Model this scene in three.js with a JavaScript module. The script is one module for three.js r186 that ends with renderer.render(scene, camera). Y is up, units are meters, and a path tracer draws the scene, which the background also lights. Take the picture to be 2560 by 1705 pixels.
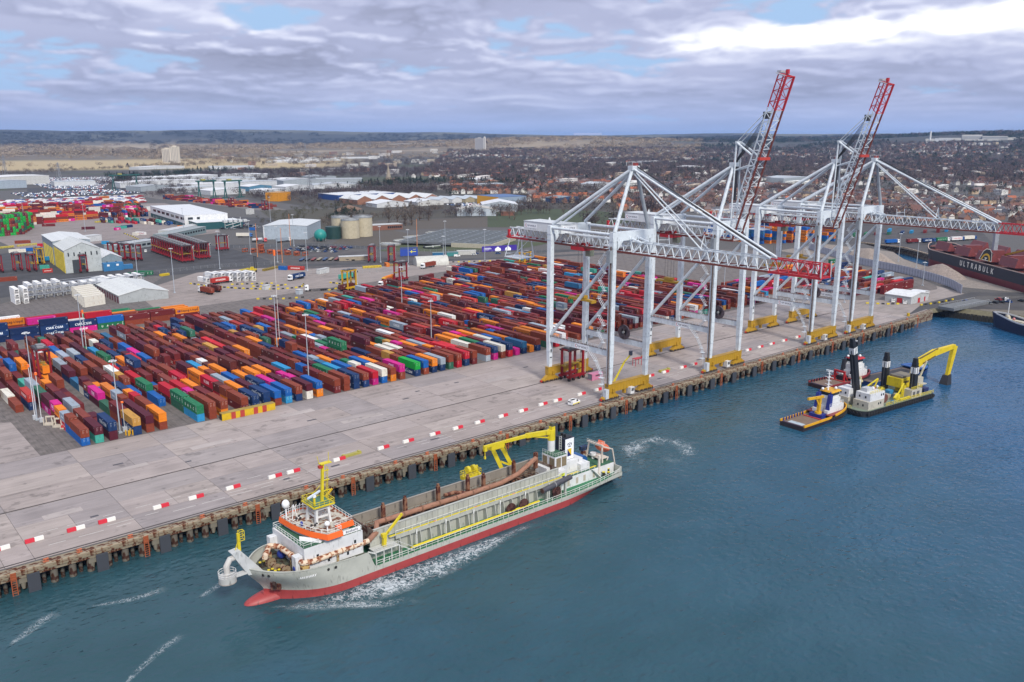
import * as THREE from 'three';

// ---------------------------------------------------------------- camera, exposure
// Places are written as (u, v, h): u metres along the quay, v metres inland, h metres above the quay deck; x = u, y = h, z = -v.
const scene = new THREE.Scene();
const R = Math.PI / 180;
const camera = new THREE.PerspectiveCamera(43.012, 2560 / 1705, 1, 26000);
camera.position.set(0, 92, 0);
camera.lookAt(Math.cos(49.73 * R) * Math.cos(13.35 * R) * 100, 92 - Math.sin(13.35 * R) * 100, -Math.sin(49.73 * R) * Math.cos(13.35 * R) * 100);
const renderer = new THREE.WebGLRenderer({ antialias: true });
renderer.toneMapping = THREE.LinearToneMapping;
renderer.toneMappingExposure = 1.15;
renderer.shadowMap.enabled = true;

// ---------------------------------------------------------------- numbers
let seed = 7;
const rnd = () => { seed = (seed + 0x6d2b79f5) | 0; let t = Math.imul(seed ^ (seed >>> 15), 1 | seed); t = (t + Math.imul(t ^ (t >>> 7), 61 | t)) ^ t; return ((t ^ (t >>> 14)) >>> 0) / 4294967296; };
const rr = (a, b) => a + (b - a) * rnd();
const pick = (a) => a[Math.floor(rnd() * a.length)];
const clamp = (x, a = 0, b = 1) => Math.min(b, Math.max(a, x));
const sm = (a, b, x) => { const t = clamp((x - a) / (b - a)); return t * t * (3 - 2 * t); };
const mix = (a, b, t) => a + (b - a) * t;
const NZ = new Float32Array(65536); for (let i = 0; i < 65536; i++) NZ[i] = rnd();
const noise = (x, y) => {
  const ix = Math.floor(x), iy = Math.floor(y); let fx = x - ix, fy = y - iy; fx = fx * fx * (3 - 2 * fx); fy = fy * fy * (3 - 2 * fy);
  const a = ix & 255, b = (ix + 1) & 255, c = (iy & 255) << 8, d = ((iy + 1) & 255) << 8;
  return (NZ[a + c] * (1 - fx) + NZ[b + c] * fx) * (1 - fy) + (NZ[a + d] * (1 - fx) + NZ[b + d] * fx) * fy;
};
const fbm = (x, y, n = 5) => { let s = 0, a = 0.5, t = 0; for (let i = 0; i < n; i++) { s += a * noise(x, y); t += a; a *= 0.5; x = x * 2.03 + 17.3; y = y * 2.03 + 9.1; } return s / t; };

// ---------------------------------------------------------------- sky: broken cloud over blue, brighter overhead
{
  const W = 4096, H = 2048, d = new Float32Array(W * H * 4);
  const az0 = -49.73 * R;                                  // the way the camera looks; clouds go round the whole sky
  for (let row = 0; row < H; row++) {
    const up = ((row + 0.5) / H - 0.5) * Math.PI, y = Math.sin(up), e = up / R;
    for (let col = 0; col < W; col++) {
      const i = (row * W + col) * 4; d[i + 3] = 1;
      if (y < 0) { d[i] = 0.3; d[i + 1] = 0.34; d[i + 2] = 0.42; continue; }
      const a = ((col + 0.5) / W - 0.5) * 2 * Math.PI;
      let da = (a - az0) / R; if (da > 180) da -= 360; if (da < -180) da += 360;
      // cloud lumps: low down they lie in flat rows, higher up they open out
      const X = da / 5.0 + 40, Y = 5.2 * Math.log(1 + e / 2.0), n = e < 14 ? 6 : 4, wx = X + 0.7 * (fbm(X * 0.9, Y * 1.3 + 30, 3) - 0.5), wy = Y + 0.5 * (fbm(X * 1.1 + 9, Y * 1.2, 3) - 0.5);
      const F = (p, q) => fbm(p * 0.62, q * 0.9, n) * 0.6 + (1 - Math.abs(2 * fbm(p * 1.5 + 7, q * 1.9 + 3, 5) - 1)) * 0.24;
      const bank = Math.exp(-(((e - 5.9 - (da - 18) * 0.055) / (0.75 + clamp(da, 0, 40) * 0.012)) ** 2)) * sm(7, 12, da) * (1 - sm(40, 60, da));
      const thin = sm(3, -6, da) * (1 - sm(-45, -70, da)) * Math.exp(-(((e - 5.2) / 1.9) ** 2));
      const f = F(wx, wy) + bank * 0.1 - thin * 0.045, g = F(wx + 0.1, wy + 0.22), cov = sm(0.315, 0.4, f), lit = clamp((f - g) * 5.2 + 0.14), big = fbm(X * 0.25, Y * 0.5 + 3, 3) - 0.5;
      let lum = 0.41 + 0.34 * lit * (0.62 + thin + bank) + big * 0.26 - 0.09 * sm(0.46, 0.64, f) * (1 - bank) + bank * (0.1 + 0.24 * sm(0.38, 0.56, f)) + 0.05 * sm(3, 7, e);
      lum += 0.36 * sm(13, 45, e);
      const warm = clamp((lum - 0.42) * 2.2), hz = Math.exp(-Math.max(0, e - 0.6) / 1.5), st = 1 + (fbm(da * 0.16, e * 1.6, 3) - 0.5) * 0.22;
      const c = [lum * mix(0.95, 0.99, warm), lum * mix(1.03, 1.01, warm), lum * mix(1.46, 1.1, warm)], bl = [mix(0.36, 0.2, sm(8, 40, e)), mix(0.53, 0.38, sm(8, 40, e)), mix(0.78, 0.76, sm(8, 40, e))], hc = [0.33 * st, 0.42 * st, 0.69 * st];
      for (let k = 0; k < 3; k++) d[i + k] = mix(mix(bl[k], c[k], cov), hc[k], hz);
    }
  }
  const t = new THREE.DataTexture(d, W, H, THREE.RGBAFormat, THREE.FloatType);
  t.mapping = THREE.EquirectangularReflectionMapping; t.magFilter = THREE.LinearFilter; t.needsUpdate = true;
  scene.background = t; scene.environment = t;
}
const sun = new THREE.DirectionalLight(new THREE.Color(1.0, 0.95, 0.86), 3.0);
sun.name = 'sun'; sun.position.set(-55, 180, 215); sun.target.position.set(0, 0, 0);
sun.castShadow = true; sun.shadow.radius = 20;
Object.assign(sun.shadow.camera, { left: -700, right: 700, top: 700, bottom: -700, near: 1, far: 3000 });
scene.add(sun, sun.target);
scene.fog = new THREE.FogExp2(new THREE.Color(0.36, 0.58, 1.0), 0.00004);

// ---------------------------------------------------------------- building helpers
const col = (c) => new THREE.Color(c);
const LIN = {}; const lin = (c) => Array.isArray(c) ? c : (LIN[c] ??= col(c).toArray());
const V = (u, v, h = 0) => new THREE.Vector3(u, h, -v);
const sub = (a, b) => [a[0] - b[0], a[1] - b[1], a[2] - b[2]], cross = (a, b) => [a[1] * b[2] - a[2] * b[1], a[2] * b[0] - a[0] * b[2], a[0] * b[1] - a[1] * b[0]];
const unit = (a) => { const l = Math.hypot(...a) || 1; return [a[0] / l, a[1] / l, a[2] / l]; };
const along = (a, b, t) => [mix(a[0], b[0], t), mix(a[1], b[1], t), mix(a[2], b[2], t)];
class MB {                                                  // collects faces with colours, then builds ONE named mesh
  constructor(c = '#ffffff') { this.p = []; this.n = []; this.t = []; this.c = []; this.m = null; this.color(c); }
  color(c) { this.k = lin(c); return this; }
  v(p, n, uv) { if (this.m) { p = this.m(p); n = unit(sub(this.m([n[0], n[1], n[2]]), this.m([0, 0, 0]))); } this.p.push(...p); this.n.push(...n); this.t.push(...uv); this.c.push(...this.k); }
  tri(a, b, c, n = unit(cross(sub(b, a), sub(c, a))), uv) {
    const ax = Math.abs(n[1]) > 0.7 ? [0, 2] : Math.abs(n[0]) > 0.7 ? [2, 1] : [0, 1];
    [a, b, c].forEach((p, i) => this.v(p, Array.isArray(n[0]) ? n[i] : n, uv ? uv[i] : [p[ax[0]], p[ax[1]]])); return this;
  }
  quad(a, b, c, d, uv) { const n = unit(cross(sub(b, a), sub(d, a))); this.tri(a, b, c, n, uv && [uv[0], uv[1], uv[2]]); this.tri(a, c, d, n, uv && [uv[0], uv[2], uv[3]]); return this; }
  hexa(q) {                                                 // eight corners: bottom ring 0-3, top ring 4-7, counter-clockwise from above
    const [a, b, c, d, e, f, g, h] = q; this.quad(a, d, c, b).quad(e, f, g, h).quad(a, b, f, e).quad(b, c, g, f).quad(c, d, h, g).quad(d, a, e, h); return this;
  }
  box(x, y, z, sx, sy, sz, ry = 0) {                        // centre and size
    const c = Math.cos(ry), s = Math.sin(ry), P = (i, j, k) => { const a = i * sx / 2, b = k * sz / 2; return [x + a * c + b * s, y + j * sy / 2, z - a * s + b * c]; };
    return this.hexa([P(-1, -1, 1), P(1, -1, 1), P(1, -1, -1), P(-1, -1, -1), P(-1, 1, 1), P(1, 1, 1), P(1, 1, -1), P(-1, 1, -1)]);
  }
  boxb(x, y, z, sx, sy, sz, ry = 0) { return this.box(x, y + sy / 2, z, sx, sy, sz, ry); }
  frame(a, b) { const d = unit(sub(b, a)), s = unit(Math.abs(d[1]) > 0.96 ? cross(d, [1, 0, 0]) : cross(d, [0, 1, 0])), t = cross(s, d); return [d, s, t]; }
  bar(a, b, w, h = w, w2 = w, h2 = h) {
    const [, s, t] = this.frame(a, b), P = (o, i, j, ww, hh) => [o[0] + s[0] * i * ww / 2 + t[0] * j * hh / 2, o[1] + s[1] * i * ww / 2 + t[1] * j * hh / 2, o[2] + s[2] * i * ww / 2 + t[2] * j * hh / 2];
    return this.hexa([P(a, -1, -1, w, h), P(a, 1, -1, w, h), P(b, 1, -1, w2, h2), P(b, -1, -1, w2, h2), P(a, -1, 1, w, h), P(a, 1, 1, w, h), P(b, 1, 1, w2, h2), P(b, -1, 1, w2, h2)]);
  }
  tube(a, b, r, n = 8, r2 = r, caps = true) {
    const [d, s, t] = this.frame(a, b), L = Math.hypot(...sub(b, a)), ring = (o, q) => Array.from({ length: n }, (_, i) => { const g = i / n * 2 * Math.PI, c = Math.cos(g), e = Math.sin(g), nn = [s[0] * c + t[0] * e, s[1] * c + t[1] * e, s[2] * c + t[2] * e]; return [[o[0] + nn[0] * q, o[1] + nn[1] * q, o[2] + nn[2] * q], nn]; });
    const A = ring(a, r), B = ring(b, r2), w = 2 * Math.PI * r / n;
    for (let i = 0; i < n; i++) {
      const j = (i + 1) % n;
      this.v(A[i][0], A[i][1], [i * w, 0]); this.v(B[j][0], B[j][1], [(i + 1) * w, L]); this.v(A[j][0], A[j][1], [(i + 1) * w, 0]);
      this.v(A[i][0], A[i][1], [i * w, 0]); this.v(B[i][0], B[i][1], [i * w, L]); this.v(B[j][0], B[j][1], [(i + 1) * w, L]);
      if (caps) { const m = [-d[0], -d[1], -d[2]]; if (r > 0.01) this.facing(a, A[j][0], A[i][0], m); if (r2 > 0.01) this.facing(b, B[i][0], B[j][0], d); }
    }
    return this;
  }
  path(pts, r, n = 8) { for (let i = 0; i + 1 < pts.length; i++) { this.tube(pts[i], pts[i + 1], r, n); if (i) this.ball(pts[i], r, 4, n); } return this; }
  ball(c, r, m = 6, n = 10, sy = 1, y0 = -1) {
    const P = (i, j) => { const f = mix(Math.asin(y0), Math.PI / 2, i / m), g = j / n * 2 * Math.PI, q = [Math.cos(f) * Math.cos(g), Math.sin(f), -Math.cos(f) * Math.sin(g)]; return [[c[0] + q[0] * r, c[1] + q[1] * r * sy, c[2] + q[2] * r], q, [j / n * 6 * r, i / m * 3 * r]]; };
    for (let i = 0; i < m; i++) for (let j = 0; j < n; j++) { const a = P(i, j), b = P(i, j + 1), d = P(i + 1, j + 1), e = P(i + 1, j); this.v(...a); this.v(...b); this.v(...d); if (i < m - 1) { this.v(...a); this.v(...d); this.v(...e); } }
    return this;
  }
  prism(pts, y0, y1) {                                      // outline in (x, z), raised from y0 to y1
    const sh = pts.map((q) => new THREE.Vector2(q[0], q[1])); if (!THREE.ShapeUtils.isClockWise(sh)) { sh.reverse(); }
    const f = THREE.ShapeUtils.triangulateShape(sh, []), n = sh.length;
    for (const [a, b, c] of f) { this.facing([sh[a].x, y1, sh[a].y], [sh[b].x, y1, sh[b].y], [sh[c].x, y1, sh[c].y], [0, 1, 0]); this.facing([sh[a].x, y0, sh[a].y], [sh[b].x, y0, sh[b].y], [sh[c].x, y0, sh[c].y], [0, -1, 0]); }
    for (let i = 0; i < n; i++) { const a = sh[i], b = sh[(i + 1) % n]; this.quad([a.x, y0, a.y], [b.x, y0, b.y], [b.x, y1, b.y], [a.x, y1, a.y]); }
    return this;
  }
  facing(a, b, c, n) { const m = cross(sub(b, a), sub(c, a)); return m[0] * n[0] + m[1] * n[1] + m[2] * n[2] > 0 ? this.tri(a, b, c, n) : this.tri(a, c, b, n); }
  grid(P, ni, nj, smooth = true) {                          // P(i, j) -> point; smooth normals by differences
    const pt = [], nn = []; for (let i = 0; i <= ni; i++) { pt.push([]); for (let j = 0; j <= nj; j++) pt[i].push(P(i, j)); }
    for (let i = 0; i <= ni; i++) { nn.push([]); for (let j = 0; j <= nj; j++) nn[i].push(unit(cross(sub(pt[Math.min(ni, i + 1)][j], pt[Math.max(0, i - 1)][j]), sub(pt[i][Math.min(nj, j + 1)], pt[i][Math.max(0, j - 1)])))); }
    for (let i = 0; i < ni; i++) for (let j = 0; j < nj; j++) {
      const q = [[i, j], [i + 1, j], [i + 1, j + 1], [i, j + 1]]; if (!smooth) { this.quad(...q.map(([a, b]) => pt[a][b])); continue; }
      for (const e of [0, 1, 2, 0, 2, 3]) { const [a, b] = q[e]; const p = pt[a][b], n = nn[a][b]; this.v(p, n, Math.abs(n[1]) > 0.7 ? [p[0], p[2]] : [p[0] + p[2], p[1]]); }
    }
    return this;
  }
  geo() {
    const g = new THREE.BufferGeometry(), A = (a, k) => new THREE.BufferAttribute(new Float32Array(a), k);
    g.setAttribute('position', A(this.p, 3)); g.setAttribute('normal', A(this.n, 3)); g.setAttribute('uv', A(this.t, 2)); g.setAttribute('color', A(this.c, 3)); return g;
  }
  build(name, material, parent) { return mesh(name, this.geo(), material, parent); }
}
const USED = {};
const numbered = (n) => { const k = USED[n] = (USED[n] ?? -1) + 1; return k ? n + '_' + String(k).padStart(3, '0') : n; };
function mesh(name, geometry, material, parent = scene) {
  const m = new THREE.Mesh(geometry, material); m.name = parent === scene ? numbered(name) : name; m.castShadow = m.receiveShadow = true; parent.add(m); return m;
}
function tag(o, label, category, group, kind) { Object.assign(o.userData, { label, category }); if (group) o.userData.group = group; if (kind) o.userData.kind = kind; return o; }
function thing(name, label, category, u, v, h = 0, turn = 0, group) {   // turn anticlockwise from above
  const o = new THREE.Group(); o.name = numbered(name); o.position.copy(V(u, v, h)); o.rotation.y = turn; scene.add(o); return tag(o, label, category, group);
}
function setting(name, parent = scene) { const o = new THREE.Group(); o.name = numbered(name); o.userData.kind = 'structure'; parent.add(o); return o; }
function dup(o, label, u, v, h = 0, turn = 0) {
  const c = o.clone(); c.name = numbered(o.name.replace(/_\d+$/, '')); c.position.copy(V(u, v, h)); c.rotation.y = turn; c.userData = { ...o.userData, label }; scene.add(c); return c;
}
const ORD = 'first second third fourth fifth sixth seventh eighth ninth tenth eleventh twelfth thirteenth fourteenth fifteenth sixteenth seventeenth eighteenth nineteenth twentieth'.split(' ');
const TEN = { 2: 'twenty', 3: 'thirty', 4: 'forty', 5: 'fifty', 6: 'sixty', 7: 'seventy', 8: 'eighty', 9: 'ninety' };
const ord = (i) => i < 20 ? ORD[i] : (i + 1) % 10 ? TEN[Math.floor((i + 1) / 10)] + '-' + ORD[(i + 1) % 10 - 1] : TEN[(i + 1) / 10].replace(/y$/, 'ieth');

// ---------------------------------------------------------------- materials
function tex(w, h, f, srgb = true, rx = 1, ry = rx) {       // f(x, y) -> grey or [r, g, b], 0 to 1
  const d = new Uint8Array(w * h * 4);
  for (let y = 0; y < h; y++) for (let x = 0; x < w; x++) { const q = f(x / w, y / h), i = (y * w + x) * 4, a = typeof q === 'number'; for (let c = 0; c < 3; c++) d[i + c] = 255 * clamp(a ? q : q[c]); d[i + 3] = 255; }
  const t = new THREE.DataTexture(d, w, h); t.wrapS = t.wrapT = THREE.RepeatWrapping; t.magFilter = THREE.LinearFilter; t.minFilter = THREE.LinearFilter; t.repeat.set(rx, ry); if (srgb) t.colorSpace = THREE.SRGBColorSpace; t.needsUpdate = true; return t;
}
const wrap = (f, n) => (x, y) => { const a = x, b = y; return (f(a * n, b * n) * (1 - a) + f((a - 1) * n, b * n) * a) * (1 - b) + (f(a * n, (b - 1) * n) * (1 - a) + f((a - 1) * n, (b - 1) * n) * a) * b; };  // noise that meets itself
const canvasTex = (w, h, draw) => { const c = document.createElement('canvas'); c.width = w; c.height = h; draw(c.getContext('2d'), w, h); const t = new THREE.CanvasTexture(c); t.colorSpace = THREE.SRGBColorSpace; t.magFilter = THREE.LinearFilter; return t; };
const std = (o) => new THREE.MeshStandardMaterial({ vertexColors: true, side: THREE.DoubleSide, ...o });
const grime = tex(512, 512, (x, y) => { const a = wrap((p, q) => fbm(p, q, 5), 6)(x, y), b = wrap((p, q) => fbm(p * 3, q * 0.6, 3), 10)(x, y); return 0.93 + 0.16 * (a - 0.5) - 0.2 * sm(0.6, 0.78, b); }, true, 1 / 9);
const rustMap = tex(512, 512, (x, y) => { const a = wrap((p, q) => fbm(p, q, 6), 9)(x, y), s = sm(0.5, 0.64, a); return [mix(0.98, 0.56, s), mix(0.96, 0.3, s), mix(0.92, 0.17, s)]; }, true, 1 / 7);
const speck = tex(512, 512, (x, y) => 0.72 + 0.36 * (wrap((p, q) => fbm(p, q, 6), 14)(x, y) - 0.2) + 0.1 * (rnd() - 0.5), true, 1 / 12);
const M = {
  paint: std({ roughness: 0.5, map: grime }), matte: std({ roughness: 0.9, map: grime }), clean: std({ roughness: 0.6 }), rusty: std({ roughness: 0.75, map: rustMap }),
  glass: new THREE.MeshStandardMaterial({ color: new THREE.Color(0.015, 0.02, 0.025), roughness: 0.08, side: THREE.DoubleSide }), ground: std({ roughness: 0.95, map: speck }),
};

// ================================================================ THE SETTING
// ---------------------------------------------------------------- terrain beyond the port: flat, rising to wooded ridges
const AZ = (u, v) => Math.atan2(v, u) / R - 49.73;           // degrees left (+) of the view's middle
function height(u, v) {
  const d = Math.hypot(u, v), a = AZ(u, v);
  const mid = 58 * sm(2900, 5600, d) * sm(24, -6, a) * (0.75 + 0.5 * noise(u / 900 + 3, v / 900)) + 26 * sm(2600, 4300, d) * sm(-17, -27, a);
  const ridge = (64 + 70 * fbm(u / 2300 + 8, v / 2300 + 2, 4)) * sm(6600, 8600, d) + 40 * sm(5200, 7200, d) * sm(5, 20, a);
  return Math.max(mid, ridge) * (1 - 0.35 * sm(9500, 14000, d)) + 6 * fbm(u / 160, v / 160, 3) * sm(1600, 3000, d);
}
function cover(u, v) {                                      // ground colour: town, fields, woods
  const d = Math.hypot(u, v), a = AZ(u, v), n = fbm(u / 260, v / 260, 4), m = fbm(u / 900 + 31, v / 900 + 7, 3);
  let c = [0.085, 0.078, 0.07];                             // gardens and streets
  const put = (q, t) => { c = [mix(c[0], q[0], t), mix(c[1], q[1], t), mix(c[2], q[2], t)]; };
  put([0.075, 0.09, 0.045], sm(0.52, 0.6, n));              // grass
  put([0.11, 0.1, 0.095], sm(0.58, 0.64, fbm(u / 90, v / 60, 3)) * 0.8);
  const far = sm(3300, 4300, d);
  put([0.26, 0.205, 0.14], far * sm(-20, -4, a + 26 * (m - 0.5)) * (0.55 + 0.45 * n));       // bare woods and heath, sunlit tone put into the colour
  put([0.48, 0.38, 0.25], far * sm(0.5, 0.62, fbm(u / 520 + 4, v / 300, 3)) * sm(-16, 2, a) * 0.85);  // pale fields: patches of sunshine put into the ground colour
  put([0.055, 0.055, 0.05], sm(3500, 4400, d) * sm(-14, -20, a) * (1 - sm(0.56, 0.66, m)));  // pine woods on the right
  put([0.58, 0.45, 0.24], sm(8, 14, a + 5 * (n - 0.5)) * sm(2500, 2750, d + 400 * (m - 0.5)) * sm(3900, 3500, d + 300 * (n - 0.5)));   // reed beds, lightened in colour for sun falling on them
  put([0.055, 0.062, 0.068], sm(6200, 7400, d));            // far woods, blued in colour to stand for haze
  put([0.16, 0.16, 0.13], sm(6800, 8200, d) * sm(0.56, 0.68, fbm(u / 700, v / 420 + 9, 4)));
  return c;
}
{
  const b = new MB(), g = setting('terrain'), NA = 300, rad = []; for (let r = 1150; r < 19000; r *= r < 9500 ? 1.018 : 1.06) rad.push(r);
  b.grid((i, j) => { const r = rad[i], a = (49.73 + mix(-52, 52, j / NA)) * R, u = r * Math.cos(a), v = r * Math.sin(a); return [u, height(u, v) - 0.15, -v]; }, rad.length - 1, NA);
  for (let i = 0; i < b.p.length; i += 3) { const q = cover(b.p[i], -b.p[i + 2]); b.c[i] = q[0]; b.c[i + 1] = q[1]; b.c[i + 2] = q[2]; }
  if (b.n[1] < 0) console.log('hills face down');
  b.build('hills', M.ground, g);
}
// a level sheet cut from an outline in (u, v), with holes
function sheet(name, outline, h, material, colour, holes = [], parent = scene) {
  const s = new THREE.Shape(outline.map(([u, v]) => new THREE.Vector2(u, v))); s.holes = holes.map((q) => new THREE.Path(q.map(([u, v]) => new THREE.Vector2(u, v))));
  const g = new THREE.ShapeGeometry(s, 24), p = g.attributes.position, n = g.attributes.normal, t = g.attributes.uv, k = lin(colour), c = new Float32Array(p.count * 3);
  for (let i = 0; i < p.count; i++) { const u = p.getX(i), v = p.getY(i); p.setXYZ(i, u, h, -v); n.setXYZ(i, 0, 1, 0); t.setXY(i, u, v); c.set(k, i * 3); }
  g.setAttribute('color', new THREE.BufferAttribute(c, 3)); const m = mesh(name, g, material, parent); if (parent === scene) m.userData.kind = 'structure'; return m;
}
const ring = (u, v, r, n = 28, r2 = r) => Array.from({ length: n }, (_, i) => [u + r * Math.cos(i / n * 6.2832), v + r2 * Math.sin(i / n * 6.2832)]);
const BASIN = [[735, 372], [721, 340], [686, 298.5], [640, 262], [612, 246], [598, 203], [585, 150], [760, 40], [900, 200], [900, 330], [760, 385]];
const basinHole = [[728, 384], [722, 341], [687, 299], [930, 180], [930, 60], [700, 60], [566, 120], [566, 192], [612, 251], [632, 283], [655, 309], [690, 335]];
sheet('ground', [[-420, 206], [448, 206], [474, 206], [488, 204], [491, 177], [497, 120], [505, 40], [520, -260], [1600, -300], [2100, 500], [1500, 1500], [700, 1900], [-500, 1500]], -0.05, M.ground, [0.125, 0.118, 0.114], [basinHole]);

// ---------------------------------------------------------------- water: deep tidal water, silty in drifts, with sky reflection painted into its blue
{
  const seaTex = tex(1024, 1024, (x, y) => {                  // silt stirred up along the quay and where the dredger has passed; bluer beyond, where sky reflection is put into the colour
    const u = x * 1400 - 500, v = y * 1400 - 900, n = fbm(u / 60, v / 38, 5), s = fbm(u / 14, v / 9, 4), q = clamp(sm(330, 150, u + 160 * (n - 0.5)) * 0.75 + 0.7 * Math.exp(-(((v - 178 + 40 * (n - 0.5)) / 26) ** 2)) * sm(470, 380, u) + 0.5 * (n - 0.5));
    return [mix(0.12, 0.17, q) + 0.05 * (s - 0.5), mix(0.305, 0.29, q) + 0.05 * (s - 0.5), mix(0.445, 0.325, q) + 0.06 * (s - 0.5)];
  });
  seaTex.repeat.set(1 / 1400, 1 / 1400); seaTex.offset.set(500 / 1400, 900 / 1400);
  const wave = tex(1024, 1024, (x, y) => 0.5 * wrap((p, r) => fbm(p, r * 1.9, 5), 14)(x, y) + 0.35 * wrap((p, r) => 1 - Math.abs(2 * fbm(p + 4, r * 1.6, 4) - 1), 34)(x, y) + 0.25 * wrap((p, r) => noise(p, r), 90)(x, y), false, 1 / 95);
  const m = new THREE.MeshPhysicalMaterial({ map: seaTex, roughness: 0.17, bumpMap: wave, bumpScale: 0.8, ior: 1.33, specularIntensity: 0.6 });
  const o = [[-900, -900], [1900, -900], [1900, 500], [900, 500], [700, 420], [560, 230], [-900, 230]];
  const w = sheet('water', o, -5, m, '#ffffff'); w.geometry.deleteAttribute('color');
  // foam: broken streaks of white on the water along the hull, in the bow waves and in the wash of the propellers
  const foamA = tex(512, 512, (x, y) => { const r = (k, o) => 1 - Math.abs(2 * fbm(x * k + o + 0.4 * fbm(x * 9, y * 9, 3), y * k * 0.8 + o, 4) - 1); return sm(0.86, 0.97, r(9, 3)) * 0.8 + sm(0.88, 0.98, r(17, 41)) * 0.6; }, false);
  foamA.wrapS = foamA.wrapT = THREE.RepeatWrapping;
  const foam = (name, label, pts, wide, h, fade, soft = 0.8) => {       // a ribbon along (u, v) points; alpha by vertices is not needed: the pattern thins at its edges
    const n = 160, a = tex(512, 128, (x, y) => {
      const e = Math.min(1, 4 * Math.min(x, 1 - x)) * Math.min(1, 2.4 * Math.min(y, 1 - y)), wx = x + 0.02 * fbm(x * 40, y * 14, 3), wy = y + 0.1 * fbm(x * 46 + 9, y * 16, 3);
      const vein = (k, q, o) => 1 - Math.abs(2 * fbm(wx * fade[0] * k + h * 999 + o, wy * fade[1] * q + o, 4) - 1), r = Math.max(vein(2.6, 2.4, 0), 0.985 * vein(6, 4.6, 31)), body = fbm(x * fade[0] * 0.6 + 3, y * 2.2, 4);
      return clamp(sm(fade[2], 0.985, r - (1 - e) * 0.12 + 0.1 * (body - 0.5)) * clamp(e * 1.7) + 0.4 * sm(0.56, 0.75, body) * e) * (0.5 + 0.5 * fbm(x * 60, y * 22, 3));
    }, false);
    a.wrapS = a.wrapT = THREE.ClampToEdgeWrapping;
    const c = new THREE.CatmullRomCurve3(pts.map(([u, v]) => V(u, v, h))), b = new MB(), P = c.getSpacedPoints(n), w = typeof wide === 'number' ? () => wide : wide;
    const side = (i, k) => { const t = unit(sub(P[Math.min(n, i + 1)].toArray(), P[Math.max(0, i - 1)].toArray())), q = w(i / n) / 2 * k; return [P[i].x - t[2] * q, h, P[i].z + t[0] * q]; };
    for (let i = 0; i < n; i++) { const f = [side(i, -1), side(i + 1, -1), side(i + 1, 1), side(i, 1)], uv = [[i / n, 0], [(i + 1) / n, 0], [(i + 1) / n, 1], [i / n, 1]]; b.tri(f[0], f[2], f[1], [0, 1, 0], [uv[0], uv[2], uv[1]]); b.tri(f[0], f[3], f[2], [0, 1, 0], [uv[0], uv[3], uv[2]]); }
    tag(b.build(name, new THREE.MeshStandardMaterial({ color: new THREE.Color(0.7, 0.76, 0.8), roughness: 0.9, transparent: true, opacity: soft, alphaMap: a, side: THREE.DoubleSide }), scene), label, 'foam', null, 'stuff');
  };
  foam('hull_wash', 'broad white wash spreading from the side of the grey dredger', [[68, 156.5], [84, 152], [100, 151], [118, 151.6], [140, 154]], (t) => 3 + 9 * Math.sin(Math.PI * Math.min(1, t * 1.1 + 0.05)), -4.98, [26, 3.2, 0.8]);
  foam('bow_wave', 'thin foam line trailing off the bow of the grey dredger', [[66, 160], [74, 154], [86, 145.5], [95, 141]], (t) => 2.2 + 3 * t, -4.97, [14, 2, 0.86], 0.6);
  foam('propeller_wash', 'swirls of foam left behind the stern of the dredger', [[180, 159], [190, 168], [199, 175], [207, 176], [213, 171], [210, 162], [202, 158], [192, 160]], (t) => 8 + 4 * Math.sin(t * 3.1), -4.975, [26, 3.4, 0.9], 0.6);
  foam('foam_trail', 'patch of foam just left of the bow fitting of the dredger', [[57, 172], [63, 175], [68, 176.5]], 2.2, -4.972, [8, 1.6, 0.82], 0.5);
  foam('foam_trail', 'longest foam streak on the open water left of the bow', [[38, 184], [44, 182], [49, 181], [54, 181.5]], (t) => 1 + 3 * t, -4.974, [9, 1.5, 0.82], 0.5);
  foam('foam_trail', 'foam streak at the left edge of the picture, on the water', [[22, 178], [26, 181.5], [30, 184.5], [33, 186]], (t) => 1.6 + 3 * t, -4.976, [9, 1.6, 0.82], 0.5);
  foam('foam_trail', 'faint foam streak on the water near the bottom left corner', [[34, 149], [39, 154], [44, 157.5], [50, 161]], (t) => 1 + 2.2 * t, -4.978, [9, 1.4, 0.83], 0.5);
}

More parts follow.
